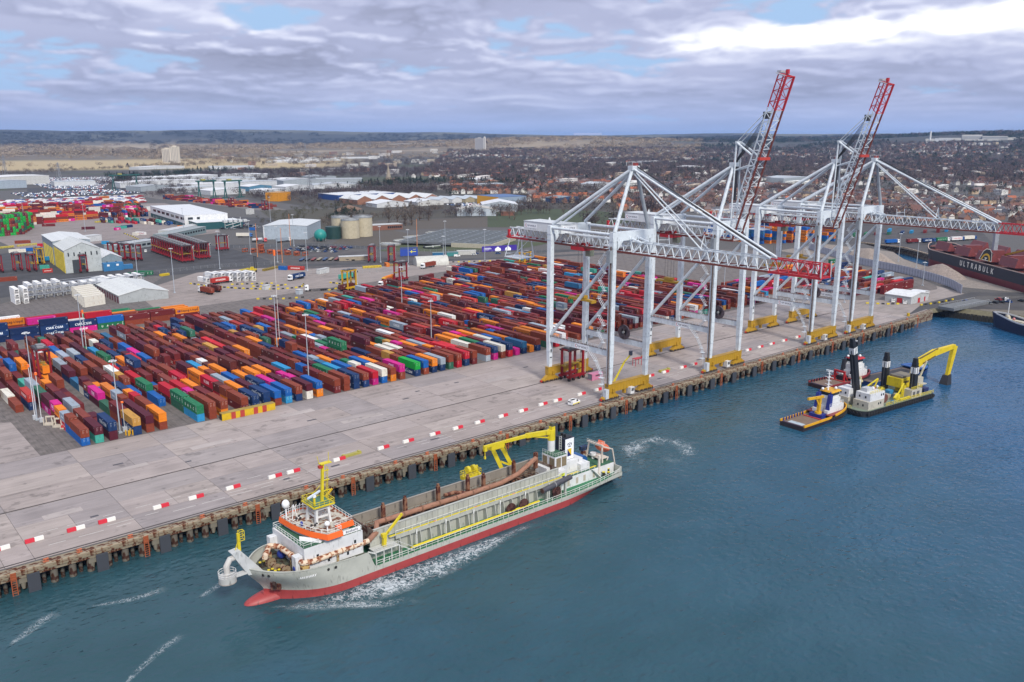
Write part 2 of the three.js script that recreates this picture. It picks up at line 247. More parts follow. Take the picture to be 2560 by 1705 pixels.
// ---------------------------------------------------------------- quay apron: concrete slabs, joints, rails
const concrete = tex(1024, 1024, (x, y) => {
  const a = wrap((p, q) => fbm(p, q, 6), 8)(x, y), s = wrap((p, q) => fbm(p, q, 4), 1), st = wrap((p, q) => fbm(p * 0.35, q * 3.4, 5), 12)(x, y), d = wrap((p, q) => fbm(p, q, 4), 22)(x, y);
  const g = 0.85 + 0.2 * (a - 0.5) + 0.22 * (st - 0.5) - 0.12 * sm(0.62, 0.74, d) + 0.03 * (rnd() - 0.5); return [g * 1.0, g * 0.962, g * 0.95];
}, true, 1 / 46, 1 / 40);
const apron = setting('quay_apron');
{
  const cm = std({ roughness: 0.92, map: concrete }), us = [-8, 21]; for (let u = 33; u < 447; u += 23.6) us.push(u); us.push(447.4);
  const vs = [203.2, 213.4, 224.2, 235.1, 247.8, 260.6, 273.8], GEO = {};
  const tones = [[0.44, 0.41, 0.4], [0.4, 0.385, 0.385], [0.47, 0.44, 0.42], [0.42, 0.39, 0.375], [0.37, 0.355, 0.36], [0.45, 0.42, 0.41]];
  for (let i = 0; i + 1 < us.length; i++) for (let j = 0; j + 1 < vs.length; j++) {
    const halves = rnd() < 0.3 ? [0, 0.5, 1] : [0, 1];
    for (let k = 0; k + 1 < halves.length; k++) {
      const u0 = mix(us[i], us[i + 1], halves[k]), u1 = mix(us[i], us[i + 1], halves[k + 1]), b = new MB(pick(tones)), du = u1 - u0, dv = vs[j + 1] - vs[j];
      b.box((u0 + u1) / 2, -0.2, -(vs[j] + vs[j + 1]) / 2, du - 0.09, 0.4 - rnd() * 0.02, dv - 0.1); const off = rr(0, 40); for (let q = 0; q < b.t.length; q++) b.t[q] += off;
      b.build('slab', cm, apron);
    }
  }
  const b = new MB([0.12, 0.115, 0.11]); b.boxb(219, -1.2, -238.5, 457, 1.0, 70.6); b.build('slab_bed', M.ground, apron);
  for (const v of [204.0, 235.5]) { const r = new MB([0.06, 0.055, 0.055]); r.box(219, 0.01, -v, 456, 0.05, 0.5); r.color([0.12, 0.1, 0.1]); r.box(219, 0.06, -v, 456, 0.08, 0.1); r.build('crane_rail', M.matte, apron); }
  const gut = new MB([0.1, 0.095, 0.09]); gut.box(219, 0.004, -202.6, 456, 0.03, 0.9); gut.build('cable_trench', M.matte, apron);
  for (let i = 0; i < 26; i++) { const d = new MB([0.09, 0.085, 0.1]); const u = 34 + i * 15.7 + rr(-4, 4), v = pick([219, 241, 257, 252, 210.5]); d.box(u, 0.008, -v, rr(1.6, 3.4), 0.03, 0.9); d.build('drain_cover', M.matte, apron); }
  for (const [u, v, w, d] of [[44, 226, 9, 3], [92, 251, 13, 3.2], [140, 243, 15, 3], [126, 262, 12, 3.5], [205, 251, 12, 4], [66, 247, 11, 2.4]]) { const q = new MB([0.5, 0.48, 0.47]); q.box(u, 0.004, -v, w, 0.02, d); q.build('repair_patch', cm, apron); }
  for (const v of [209.2, 211.3, 217.5]) for (let u = 24; u < 440; u += 7.4) if (rnd() < 0.62) { const q = new MB([0.62, 0.6, 0.57]); q.box(u, 0.006, -v, rr(3, 6.6), 0.02, 0.14); q.build('line_marking', M.matte, apron); }
}
const quayWall = setting('quay_wall');
{
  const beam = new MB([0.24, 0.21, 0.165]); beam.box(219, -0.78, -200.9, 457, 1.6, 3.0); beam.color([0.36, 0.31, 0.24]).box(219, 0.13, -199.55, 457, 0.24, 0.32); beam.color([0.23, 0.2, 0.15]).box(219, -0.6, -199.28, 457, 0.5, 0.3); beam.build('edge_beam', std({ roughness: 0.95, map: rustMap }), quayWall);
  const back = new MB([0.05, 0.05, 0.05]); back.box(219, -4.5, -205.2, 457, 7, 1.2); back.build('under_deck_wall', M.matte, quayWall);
  const big = new MB([0.13, 0.12, 0.105]); big.tube([0, -8, 0], [0, -1.55, 0], 0.82, 12); const gb = big.geo(), sml = new MB([0.09, 0.085, 0.075]); sml.tube([0, -8, 0], [0, -1.55, 0], 0.45, 8); const gs = sml.geo();
  for (let u = -6, i = 0; u < 446; u += 1.9, i++) mesh('pile', i % 2 ? gs : gb, M.rusty, quayWall).position.copy(V(u, i % 2 ? 201.4 : 200.5));
  const fen = new MB([0.045, 0.05, 0.062]); fen.box(0, -3.1, 0.35, 2.5, 4.6, 0.45); fen.color([0.03, 0.03, 0.035]).tube([0, -2.2, 0.1], [0, -2.2, -1.1], 0.55, 10).tube([0, -4, 0.1], [0, -4, -1.1], 0.55, 10); const gf = fen.geo();
  const br = new MB([0.2, 0.18, 0.14]); br.box(-1.8, -1.9, -1.0, 1.7, 1.9, 1.3); br.tube([-1.8, -2.7, -1], [-1.8, -4.4, -1], 0.7, 10, 0.35); const gr = br.geo();
  const lad = new MB([0.4, 0.1, 0.035]); for (const s of [-0.5, 0.5]) lad.bar([s, 0.25, 0.15], [s, -5.5, 0.15], 0.16); for (let y = -5; y < 0.2; y += 0.55) lad.bar([-0.5, y, 0.15], [0.5, y, 0.15], 0.1); lad.box(0, -0.7, 0.02, 1.1, 1.7, 0.12); const gl = lad.geo();
  for (let i = -2; i < 29; i++) { const u = 31.4 + i * 14.12; mesh('fender', gf, M.clean, quayWall).position.copy(V(u, 198.9)); mesh('fender_bracket', gr, M.matte, quayWall).position.copy(V(u, 199.2)); }
  for (let i = 0; i < 16; i++) mesh('ladder', gl, M.matte, quayWall).position.copy(V(27.7 + i * 27.8, 199.2));
  const end = new MB([0.24, 0.21, 0.17]); end.box(459, -3, -204.6, 23, 6, 3); end.build('return_wall', M.rusty, quayWall);
  const yb = new MB('#c9a51e'); yb.tube([445.6, 0, -204.8], [445.6, 1.6, -204.8], 0.75, 12); tag(yb.build('capstan', M.paint, scene), 'round yellow capstan near the far corner of the quay', 'capstan');
}
{ // mooring bollards
  const g0 = (() => { const b = new MB([0.5, 0.15, 0.07]); b.tube([0, 0, 0], [0, 0.55, 0], 0.26, 9).tube([-0.55, 0.62, 0], [0.55, 0.62, 0], 0.2, 8).boxb(0, 0, 0, 1.2, 0.12, 0.8); return b.geo(); })();
  const at = []; for (let i = 0; i < 30; i++) at.push(41.5 + i * 14.1 + (i % 2 ? -3 : 0)); at.unshift(34.6); at.sort((a, b) => a - b);
  at.forEach((u, i) => { const m = mesh('mooring_bollard', g0, M.matte); m.position.copy(V(u, 200.9, 0.04)); tag(m, `orange mooring bollard on the quay edge, ${ord(i)} from the left`, 'bollard', 'mooring bollards along the quay edge'); });
}
// ---------------------------------------------------------------- yard pavings, lots, roads, fields
const paving = tex(512, 512, (x, y) => { const a = wrap((p, q) => fbm(p, q, 5), 7)(x, y), st = wrap((p, q) => fbm(p * 4, q * 0.4, 4), 8)(x, y); const l = (x * 3 % 1) < 0.03 || (y * 2 % 1) < 0.02 ? 0.82 : 1; const g = l * (0.72 + 0.3 * (a - 0.5) - 0.28 * (st - 0.5)); return [g, g * 0.97, g * 0.95]; }, true, 1 / 12.2);
const asphalt = tex(512, 512, (x, y) => { const a = wrap((p, q) => fbm(p, q, 6), 6)(x, y), d = wrap((p, q) => fbm(p, q * 0.5, 4), 11)(x, y); return 0.68 + 0.34 * (a - 0.5) + 0.3 * sm(0.6, 0.72, d) * (a - 0.3) + 0.05 * (rnd() - 0.5); }, true, 1 / 38);
const PV = std({ roughness: 0.93, map: paving }), AS = std({ roughness: 0.9, map: asphalt }), CC = std({ roughness: 0.92, map: concrete });
sheet('yard_paving', [[-60, 273.9], [430, 273.9], [480, 236], [540, 232], [552, 238], [577, 262], [604, 318], [610, 420], [520, 505], [300, 512], [-60, 470]], 0.004, PV, [0.27, 0.25, 0.245]);
sheet('concrete_yard', [[430, 273.9], [447.4, 205], [470, 206], [484, 214], [536, 214], [552, 238], [540, 232], [480, 236]], 0.008, CC, [0.36, 0.34, 0.325]);
sheet('concrete_lane', [[20, 273.9], [49.4, 273.9], [49.4, 314], [20, 330]], 0.008, CC, [0.4, 0.375, 0.365]);
sheet('concrete_yard', [[150, 470], [430, 492], [420, 520], [225, 600], [165, 545], [155, 510]], 0.012, CC, [0.35, 0.325, 0.31]);
sheet('concrete_yard', [[90, 486], [150, 470], [155, 510], [165, 545], [200, 600], [150, 610], [80, 540]], 0.008, PV, [0.25, 0.235, 0.235]);
sheet('concrete_yard', [[150, 760], [330, 830], [395, 1010], [420, 1250], [300, 1300], [150, 1000]], 0.016, CC, [0.31, 0.285, 0.28]);
sheet('asphalt_lot', [[60, 560], [176, 600], [205, 592], [279, 592], [288, 700], [270, 830], [130, 790], [40, 640]], 0.02, AS, [0.105, 0.105, 0.115]);
sheet('asphalt_lot', [[282, 560], [360, 520], [395, 560], [350, 640], [335, 700], [290, 705]], 0.02, AS, [0.16, 0.145, 0.145]);
sheet('asphalt_lot', [[360, 800], [420, 850], [440, 930], [392, 1010], [370, 930]], 0.02, AS, [0.11, 0.105, 0.11]);
sheet('access_road', [[288, 706], [352, 668], [390, 596], [470, 516], [560, 470], [562, 480], [476, 530], [400, 612], [360, 690], [296, 730]], 0.024, AS, [0.1, 0.1, 0.108]);
sheet('access_road', [[225, 600], [420, 508], [520, 468], [522, 476], [424, 518], [232, 610]], 0.028, AS, [0.12, 0.118, 0.122]);
sheet('access_road', [[447.4, 206], [470, 207], [536, 206], [560, 185], [566, 192], [545, 214], [486, 216]], 0.016, AS, [0.12, 0.115, 0.12]);
sheet('truck_park', [[700, 400], [725, 378], [720, 345], [690, 302], [740, 270], [1000, 400], [960, 520], [800, 560]], 0.02, AS, [0.13, 0.12, 0.12]);
sheet('foreshore', [[490.2, 188], [566, 188], [600, 120], [520, 30], [510, 42], [497, 120]], 0.02, M.ground, [0.2, 0.175, 0.14]);
sheet('car_park', [[488, 197], [560, 187], [572, 150], [510, 168]], 0.03, AS, [0.12, 0.11, 0.11]);
sheet('gravel_yard', [[556, 238], [566, 192], [612, 251], [632, 283], [655, 309], [690, 335], [696, 400], [625, 400], [606, 318], [579, 262]], 0.024, M.ground, [0.33, 0.285, 0.25]);
sheet('grass_field', [[372, 610], [410, 575], [470, 545], [520, 560], [500, 592], [462, 606], [455, 640], [420, 640]], 0.03, M.ground, [0.075, 0.095, 0.035]);
sheet('grass_field', [[640, 800], [560, 700], [640, 640], [760, 640], [800, 720], [760, 850], [700, 850]], 0.03, M.ground, [0.06, 0.082, 0.032]);
sheet('works_yard', [[392, 612], [455, 642], [470, 740], [560, 700], [600, 640], [560, 580], [650, 560], [700, 640], [640, 790], [500, 830], [420, 740], [370, 680]], 0.02, M.ground, [0.12, 0.1, 0.08]);
sheet('scrub', [[600, 870], [900, 700], [1120, 820], [1150, 1150], [900, 1420], [560, 1420], [545, 1060]], 0.022, M.ground, [0.075, 0.066, 0.052]);
sheet('scrub', [[395, 770], [500, 830], [600, 900], [560, 1010], [470, 1050], [420, 900]], 0.025, M.ground, [0.085, 0.076, 0.05]);
sheet('scrub', [[500, 840], [640, 790], [720, 870], [600, 900]], 0.028, M.ground, [0.085, 0.075, 0.055]);
{ // sloping shore and timber wall at the head of the dock
  const b = new MB([0.2, 0.18, 0.11]); b.quad([472, 0, -206], [488.2, 0.02, -204.2], [484, -2.4, -203], [470, -1.5, -204]); b.quad([488.2, 0.02, -204.2], [497.2, 0.02, -120], [492, -3.4, -120], [484, -2.4, -203]);
  b.color([0.05, 0.045, 0.035]); for (let i = 0; i < 40; i++) { const t = i / 40, u = mix(483, 491.5, t), v = mix(203, 130, t); b.boxb(u, -7, -v, 0.5, 5.2 + rnd() * 0.3, 1.6); }
  const m = b.build('shore_slope', M.ground, scene); m.userData.kind = 'structure';
  const p = thing('pontoon', 'dark grey floating pontoon moored at the slip behind the quay corner', 'pontoon', 496, 197.5, 0.3, -0.1), d = new MB([0.16, 0.17, 0.18]); d.boxb(0, -0.3, 0, 38, 1.5, 9); d.build('deck', M.matte, p);
  const q = new MB([0.3, 0.31, 0.32]); for (let i = 0; i < 9; i++) { q.bar([-18 + i * 4.5, 1.2, -4.2], [-18 + i * 4.5, 2.2, -4.2], 0.12).bar([-18 + i * 4.5, 1.2, 4.2], [-18 + i * 4.5, 2.2, 4.2], 0.12); } for (const s of [-4.2, 4.2]) q.bar([-18, 2.2, s], [18, 2.2, s], 0.12); q.build('rail', M.clean, p);
  const w = new MB([0.16, 0.14, 0.11]); const L = [[728, 384], [722, 341], [687, 299], [700, 285]]; for (let i = 0; i + 1 < L.length; i++) { const [a, c] = [L[i], L[i + 1]]; w.quad([a[0], -8, -a[1]], [c[0], -8, -c[1]], [c[0], 0.4, -c[1]], [a[0], 0.4, -a[1]]); w.color([0.33, 0.29, 0.23]).bar([a[0], 0.4, -a[1]], [c[0], 0.4, -c[1]], 2, 0.8).color([0.16, 0.14, 0.11]); }
  const N = [[566, 120], [566, 192], [612, 251], [632, 283], [655, 309], [690, 335], [728, 384]]; for (let i = 0; i + 1 < N.length; i++) w.color([0.2, 0.17, 0.13]).quad([N[i][0], -8, -N[i][1]], [N[i + 1][0], -8, -N[i + 1][1]], [N[i + 1][0], 0.2, -N[i + 1][1]], [N[i][0], 0.2, -N[i][1]]);
  const dw = w.build('dock_wall', M.rusty, scene); dw.userData.kind = 'structure';
}

// ================================================================ CONTAINERS
// Liveries: one atlas holds the sides (long, short) and the plain ends of each; the print is flat, the frames and panels are geometry.
const LIV = {                                               // key: [colour word, paint, lettering, ink]
  m: ['maroon', '#682325'], w: ['wine red', '#501a29'], B: ['rust brown', '#7d3826'], D: ['dark brown', '#552420'], x: ['brown', '#7b382e', 'tex', '#e8e4df'],
  o: ['orange', '#d97a1c', 'Hapag-Lloyd', '#1c1430'], O: ['faded orange', '#c8702a', 'Hapag-Lloyd', '#3a2a38'], n: ['navy blue', '#17335f', 'CMA CGM', '#e8edf2'], N: ['dark navy', '#122a55'],
  u: ['blue', '#1657a0'], b: ['steel blue', '#2b6288'], l: ['sky blue', '#2a86b8'], U: ['green', '#1e6b47', 'U A S C', '#e6ece6'], g: ['dark green', '#2d5f4c'], G: ['bright green', '#17983a'],
  p: ['magenta', '#bf1f7e', 'ONE', '#f4e6ef'], r: ['red', '#ad1a2b'], K: ['crimson', '#b0152f', 'K LINE', '#f0e8e8'], h: ['brick red', '#a8322b', 'HYUNDAI', '#eee6e2'], t: ['teal', '#3f9b8c'],
  W: ['cream white', '#d3cfc4'], Y: ['white', '#d9d9d9', 'YANG MING', '#b03038'], H: ['white', '#dcdcd8', 'HYUNDAI', '#30303a'], y: ['grey', '#8f9aa6'], C: ['pale grey', '#8b98a6', 'COSCO', '#eef2f5'], k: ['tan', '#b5873f'],
  R: ['white', '#e3e4e4'], X: ['red', '#c0202c', 'X LINE', '#f5eeee'], S: ['red', '#b3222c', 'HAMBURG SUD', '#f0e8e4'],
};
const LK = Object.keys(LIV), CELL = (i) => ({ x: (i % 2) * 1024, y: Math.floor(i / 2) * 128 });
const atlas = canvasTex(2048, 2048, (c) => {
  LK.forEach((k, i) => {
    const [, paint, text, ink] = LIV[k], { x, y } = CELL(i);
    c.fillStyle = paint; c.fillRect(x, y, 1024, 128);
    const wear = (x0, w, n) => { for (let j = 0; j < n; j++) { const d = rnd(); c.fillStyle = d < 0.5 ? `rgba(40,28,22,${0.03 + rnd() * 0.06})` : d < 0.8 ? `rgba(230,225,220,${0.02 + rnd() * 0.05})` : `rgba(120,60,30,${0.05 + rnd() * 0.1})`; const ww = 2 + rnd() * rnd() * 60, hh = 3 + rnd() * rnd() * 70; c.fillRect(x0 + rnd() * (w - ww), y + rnd() * (118 - hh), ww, hh); } };
    wear(x, 512, 46); wear(x + 512, 256, 30); wear(x + 768, 256, 46);
    if (text) {
      for (const [x0, w] of [[x, 512], [x + 512, 256]]) {
        const long = w === 512; c.fillStyle = ink; c.textBaseline = 'middle';
        if (text === 'U A S C') { c.font = `bold ${long ? 54 : 40}px sans-serif`; const L = [...'UASC'], st = w / 5; L.forEach((q, j) => c.fillText(q, x0 + st * (j + 0.62), y + 66)); c.fillRect(x0 + w * 0.93, y + 34, w * 0.018, 62); continue; }
        if (text === 'ONE') { c.font = `bold ${long ? 76 : 60}px sans-serif`; c.textAlign = 'center'; c.fillText('ONE', x0 + w * 0.5, y + 60); c.fillRect(x0 + w * 0.36, y + 98, w * 0.28, 5); c.textAlign = 'left'; continue; }
        if (text === 'tex') { c.fillRect(x0 + w * 0.3, y + 34, w * (long ? 0.17 : 0.3), 40); c.fillStyle = paint; c.font = 'bold 44px sans-serif'; c.fillText('tex', x0 + w * 0.3 + 8, y + 54); continue; }
        const px = long ? (text.length > 9 ? 64 : 66) : (text.length > 9 ? 34 : 40); c.font = `bold ${px}px sans-serif`; c.textAlign = 'center'; let cx = x0 + w * 0.5;
        if (text === 'Hapag-Lloyd') { c.fillStyle = '#3b2a78'; const q = long ? 56 : 30; c.fillRect(x0 + w * 0.08, y + 62 - q / 2, q, q); c.clearRect(0, 0, 0, 0); c.fillStyle = paint; c.fillRect(x0 + w * 0.08 + q * 0.35, y + 62 - q / 2, q * 0.12, q); c.fillStyle = ink; cx += w * 0.07; }
        if (text === 'CMA CGM') { c.lineWidth = 5; c.strokeStyle = ink; c.beginPath(); c.arc(cx + 20, y + 80, long ? 62 : 40, -2.5, -1.3); c.stroke(); }
        if (text === 'YANG MING') { c.fillRect(x0 + w * 0.06, y + 40, w * 0.07, 12); c.fillRect(x0 + w * 0.085, y + 40, w * 0.022, 46); cx += w * 0.05; }
        c.fillText(text, cx, y + (text === 'CMA CGM' ? 70 : 62)); c.textAlign = 'left';
      }
    }
    c.fillStyle = ink ?? '#d8d2cc'; for (const [x0, w] of [[x, 512], [x + 512, 256]]) { c.globalAlpha = 0.75; c.fillRect(x0 + w - 42, y + 14, 30, 5); c.fillRect(x0 + w - 42, y + 22, 22, 4); if (k === 'm' || k === 'D') { c.fillRect(x0 + w * 0.2, y + 30, w * 0.11, 16); c.fillRect(x0 + w * 0.2, y + 50, w * 0.07, 6); } if (k === 'w') c.fillRect(x0 + 16, y + 22, 9, 40); c.globalAlpha = 1; }
    // door end: marking lines
    c.globalAlpha = 0.6; c.fillStyle = '#e4e0da'; c.fillRect(x + 924, y + 16, 34, 5); for (let j = 0; j < 4; j++) c.fillRect(x + 924, y + 32 + j * 9, 18 + (j * 13) % 17, 3); c.globalAlpha = 1;
  });
});
const CM = new THREE.MeshPhysicalMaterial({ map: atlas, roughness: 0.7, specularIntensity: 0.45, side: THREE.DoubleSide });
const CGEO = {};
function uvrect(k, part) {                                  // part: side40, side20, roof, front, door -> [u0, v0, u1, v1]
  const { x, y } = CELL(LK.indexOf(k)), P = { side40: [0, 512], side20: [512, 256], roof: [768, 128], door: [896, 128] }[part], e = 3;
  return [(x + P[0] + e) / 2048, 1 - (y + 117) / 2048, (x + P[0] + P[1] - e) / 2048, 1 - (y + 3) / 2048];
}
// local: length along z (door end at +z), width along x, base at y = 0
function containerGeo(k, L, H, what) {
  const id = k + L + H + what; if (CGEO[id]) return CGEO[id];
  const b = new MB(), W = 2.44, l = L / 2, w = W / 2, r = 0.05, s = uvrect(k, L > 8 ? 'side40' : 'side20'), f = uvrect(k, 'roof'), d = uvrect(k, 'door'), Q = (q) => [[q[0], q[1]], [q[2], q[1]], [q[2], q[3]], [q[0], q[3]]];
  const flat = (q) => { const u = mix(q[0], q[2], 0.9), v = mix(q[1], q[3], 0.5); return [[u, v], [u, v], [u, v], [u, v]]; };
  const beam = (x, y, z, sx, sy, sz) => { const n = b.t.length; b.box(x, y, z, sx, sy, sz); for (let i = n; i < b.t.length; i += 2) { b.t[i] = mix(f[0], f[2], 0.5 + 0.3 * Math.sin(i)); b.t[i + 1] = mix(f[1], f[3], 0.5); } };
  if (what !== 'door' && what !== 'bar') {
    const x = w - r, z = l - r, y1 = H - 0.04, y0 = 0.12;
    b.quad([-x, y0, -z], [-x, y0, z], [-x, y1, z], [-x, y1, -z], Q(s)); b.quad([x, y0, z], [x, y0, -z], [x, y1, -z], [x, y1, z], Q(s));
    b.quad([-x, y1, z], [x, y1, z], [x, y1, -z], [-x, y1, -z], Q(f)); b.quad([x, y0, -z], [-x, y0, -z], [-x, y1, -z], [x, y1, -z], Q(f));
    if (what === 'front' || what === 'all') b.quad([-x, y0, z], [x, y0, z], [x, y1, z], [-x, y1, z], Q(what === 'all' ? d : f));
    for (const i of [-1, 1]) { for (const j of [-1, 1]) beam(i * (w - 0.07), H / 2, j * (l - 0.07), 0.14, H - 0.02, 0.14); beam(i * (w - 0.04), H - 0.06, 0, 0.08, 0.1, L - 0.28); beam(i * (w - 0.04), 0.09, 0, 0.08, 0.16, L - 0.28); beam(0, H - 0.06, i * (l - 0.04), W - 0.28, 0.1, 0.08); beam(0, 0.09, i * (l - 0.04), W - 0.28, 0.16, 0.08); }
  } else if (what === 'door') { const n = b.t.length; b.box(0, H / 2, l - 0.06, 1.06, H - 0.36, 0.07); const g = [mix(d[0], d[2], 0), d[1], mix(d[0], d[2], 0.5), d[3]]; for (let i = n; i < b.t.length; i += 2) { const v = (i / 2 - n / 2) * 3; b.t[i] = mix(g[0], g[2], clamp((b.p[v] + 0.53) / 1.06)); b.t[i + 1] = mix(g[1], g[3], clamp(b.p[v + 1] / H)); } }
  else beam(0, H / 2, l, 0.06, H - 0.4, 0.06);
  const g = b.geo(); g.deleteAttribute('color'); return CGEO[id] = g;
}
// every box of the yards is listed first; the 300 that show largest become things, the rest one mass
const BOXES = [];
function stack(u, v, s, o = {}) {                            // s: keys from the ground up; o.turn 0 lies across the quay, PI/2 along it
  let h = o.h ?? 0; [...s].forEach((k, tier) => { const H = k >= 'a' && (k === 'm' || rnd() < 0.4) ? 2.59 : rnd() < 0.62 ? 2.9 : 2.59; BOXES.push({ u: u + rr(-0.07, 0.07), v: v + rr(-0.12, 0.12), h, H, k, L: o.L ?? 12.19, turn: o.turn ?? 0, where: o.where, tier, top: tier === s.length - 1, s: o.s ?? 1 }); h += H + 0.015; });
}
const MIXK = 'mmmmmmmmmmwwwwwwwwwBBBBBBBBBBBBDDDDDDxxxooooooOnnnnNNuuubUUggppprrKht'.split('').concat('WYHyCClkhSX'.split(''));
const TIER = ['ground tier', 'second tier', 'third tier', 'fourth tier', 'fifth tier'];
{
  // front stacks as they stand at the quay end of each row, from the left
  const FRONT = { 5: 'uB uB mo pw mg', 6: 'tw mx yy mw mm', 7: 'wn m 0 m m', 8: 'nk Bm g wp nx', 9: 'Bw ww oB mO', 10: 'Bo mB mr', 11: '0 0 0 u uB', 12: '0 0 u mU mr', 13: 'lU gU mr x', 14: 'BB oB or mx', 15: 'oB om mo oK', 16: 'mB oB mK oo', 17: 'nn mo my', 18: 'nn rw nu', 19: 'Bu on mo', 20: 'lu mp wo', 21: 'nB rw Ko', 22: 'Ww up nm', 23: 'ou mw ml', 24: 'mB mm mu', 25: 'BB BU ww', 26: 'nn ll mb', 27: 'nB wu mo', 28: 'pr BW nm', 29: 'uW gu xB', 30: 'oB Bo mm', 31: 'Bp mw HN', 32: 'nG BB oB', 33: 'Bu bm HW', 34: 'no mm nW', 35: 'ny wB mm', 36: 'gB mw xo', 37: 'rB ym my', 38: 'nr lX xr', 39: 'mB UX mm', 40: 'yB mW mo', 41: 'pn WU Ko', 42: 'BW Um nX', 43: 'rn mW oo', 44: 'p nu ow', 45: 'nb bo mo', 46: 'o wm Yu', 47: 'nB mx pp', 48: 'gB pO Ym', 49: 'ro mo oB' };
  let row = 0;
  for (let g = 0; g < 11; g++) for (let r = 0; r < 8; r++, row++) {
    const u = 40.7 + 35.5 * g + 4.05 * r + 1.22, back = u < 215 ? 432 : u < 250 ? 438 : u < 300 ? 450 : u < 345 ? 460 : 484, f = (FRONT[row] ?? '').split(' ').filter(Boolean);
    const v0 = row < 3 ? 345 : row === 3 || row === 4 ? 324 : u > 265 ? 277 : 274.3;
    const tend = 1.35 + 0.9 * noise(g * 3.1, r * 0.6);
    for (let k = 0, v = v0; v + 12.3 < back; k++, v += 12.5) {
      if (row > 50 && k === 0 && rnd() < 0.15) continue;
      const where = [row, k];
      if (f[k] !== undefined) { if (f[k] !== '0') { const two = rnd() < 0.22 && k > 0; if (two) { stack(u, v + 3.05, f[k], { L: 6.06, where }); stack(u, v + 9.2, f[k].replace(/./g, () => pick(MIXK)), { L: 6.06, where: [row, k, 1] }); } else stack(u, v + 6.1, f[k], { where }); } continue; }
      const n = 0.25 + noise(u / 16 + 50, v / 22) * 1.1 + rnd() * 1.25 + tend * 0.42; let c = clamp(Math.floor(n), 0, 3); if (k < 4 && c === 0 && rnd() < 0.6) c = 1; if (u > 100 && c === 1 && rnd() < 0.45) c = 2;
      if (!c) continue;
      const run = noise(row * 7.7, k * 0.55), S = () => Array.from({ length: c }, () => run > 0.62 ? pick('mwBDBm') : pick(MIXK)).join('');
      if (rnd() < 0.2) { stack(u, v + 3.05, S(), { L: 6.06, where }); if (rnd() < 0.85) stack(u, v + 9.2, S(), { L: 6.06, where: [row, k, 1] }); } else stack(u, v + 6.1, S(), { where });
    }
  }
  // rows lying along the quay behind the left block
  const T = Math.PI / 2, BACK = ['NnN NN nnN pn Uu', 'mo Bm xxp mY mwr pB', 'gBY mBo mmr Bor YU', 'Nn mo hr mO mU oU', 'un WmY mo nr mO gU', 'mn Wy mW nN'];
  BACK.forEach((q, j) => { const v = 445.6 + j * 4.6; for (let i = 0, u = 58; u < 160 && i < 8; i++, u += 12.6) { const s = q.split(' ')[i] ?? (j < 3 ? pick(['mw', 'Bm', 'no', 'mo', 'wU']) : null); if (s && !(j > 3 && i > 5)) stack(u + 6 + (j === 0 ? 4 : 0), v, s, { turn: T, where: ['b', j, i] }); } });
  // rows along the quay at the far right, in front of the grey barrier
  for (let j = 0; j < 19; j++) { const v = 245.5 + j * 4.3, u0 = Math.max(446, 484 - j * 4), u1 = 540 + j * 2.6; let i = 0; for (let u = u0; u + 12 < u1; u += 12.6, i++) { const c = j === 0 ? 1 + (u > 495 ? 1 : 0) : clamp(Math.floor(0.6 + noise(u / 22, j * 0.7) * 1.9 + rnd() * 0.9), 0, 3); if (!c || (j < 2 && u < 486)) continue; stack(u + 6.1, v, j === 0 && u > 495 ? 'mm' : Array.from({ length: c }, () => pick(MIXK)).join(''), { turn: T, where: ['r', j, i] }); } }
  // the orange and blue stacks past the barrier, and the far yards on the left
  for (let j = 0; j < 5; j++) for (let i = 0; i < 11; i++) { const u = 655 + i * 6.5, v = 440 + j * 13 - i * 3; stack(u, v, Array.from({ length: 3 + Math.floor(rnd() * 3) }, () => pick('ooOobuuNmu')).join(''), { where: ['f', j, i], s: 0 }); }
  for (let j = 0; j < 5; j++) for (let i = 0; i < 24; i++) { const u = 120 + i * 2.6 + j * 5, v = 922 + j * 14 + i * 0.9; stack(u, v, Array.from({ length: j < 2 ? 6 + (i > 9 ? 1 : 0) : 6 }, () => i < 9 ? pick('mwmBmWrmm') : pick('GGmGgmwmGB')).join(''), { where: ['f', j, i], s: 0 }); }
  for (let j = 0; j < 12; j++) for (let i = 0; i < 14; i++) if (rnd() < 0.9) { const u = 282 + j * 4.6 + i * 3, v = 1058 + i * 12.6 + (j < 5 ? (5 - j) * 8 : 0); stack(u, v, Array.from({ length: 2 + Math.floor(rnd() * 2) }, () => pick(MIXK)).join(''), { where: ['f', j, i], s: 0 }); }
  for (let j = 0; j < 9; j++) for (let i = 0; i < 4; i++) if (rnd() < 0.6) stack(272 + j * 5.5 + i * 2, 1010 - j * 9 + i * 3, Array.from({ length: 1 + Math.floor(rnd() * 2) }, () => pick('nntmWruD')).join(''), { where: ['f', j, i], s: 0 });
  for (let j = 0; j < 9; j++) for (let i = 0; i < 26; i++) if (rnd() < 0.8) stack(150 + i * 7 + j * 3, 1010 + j * 24 + i * 3, Array.from({ length: 2 + Math.floor(rnd() * 3) }, () => pick('mmwBroOrWWpumm')).join(''), { turn: T, where: ['f', j, i], s: 0 });
  for (let j = 0; j < 4; j++) for (let i = 0; i < 40; i++) if (rnd() < 0.72) { const t = i / 40; stack(mix(452, 486, t) + j * 7, mix(1330, 1050, t) + j * 11, Array.from({ length: 1 + (rnd() < 0.3) }, () => pick('mBmhOpomwNx')).join(''), { turn: 1.45, where: ['f', j, i], s: 0 }); }
  for (let i = 0; i < 14; i++) stack(760 + i * 13.4, 420 - i * 5 + rr(-2, 2), pick(['U', 'g', 'l', 'o', 'm', 'W', 'n', 'mm', 'gl']), { turn: 1.9, where: ['f', 90, i], s: 0 });
}
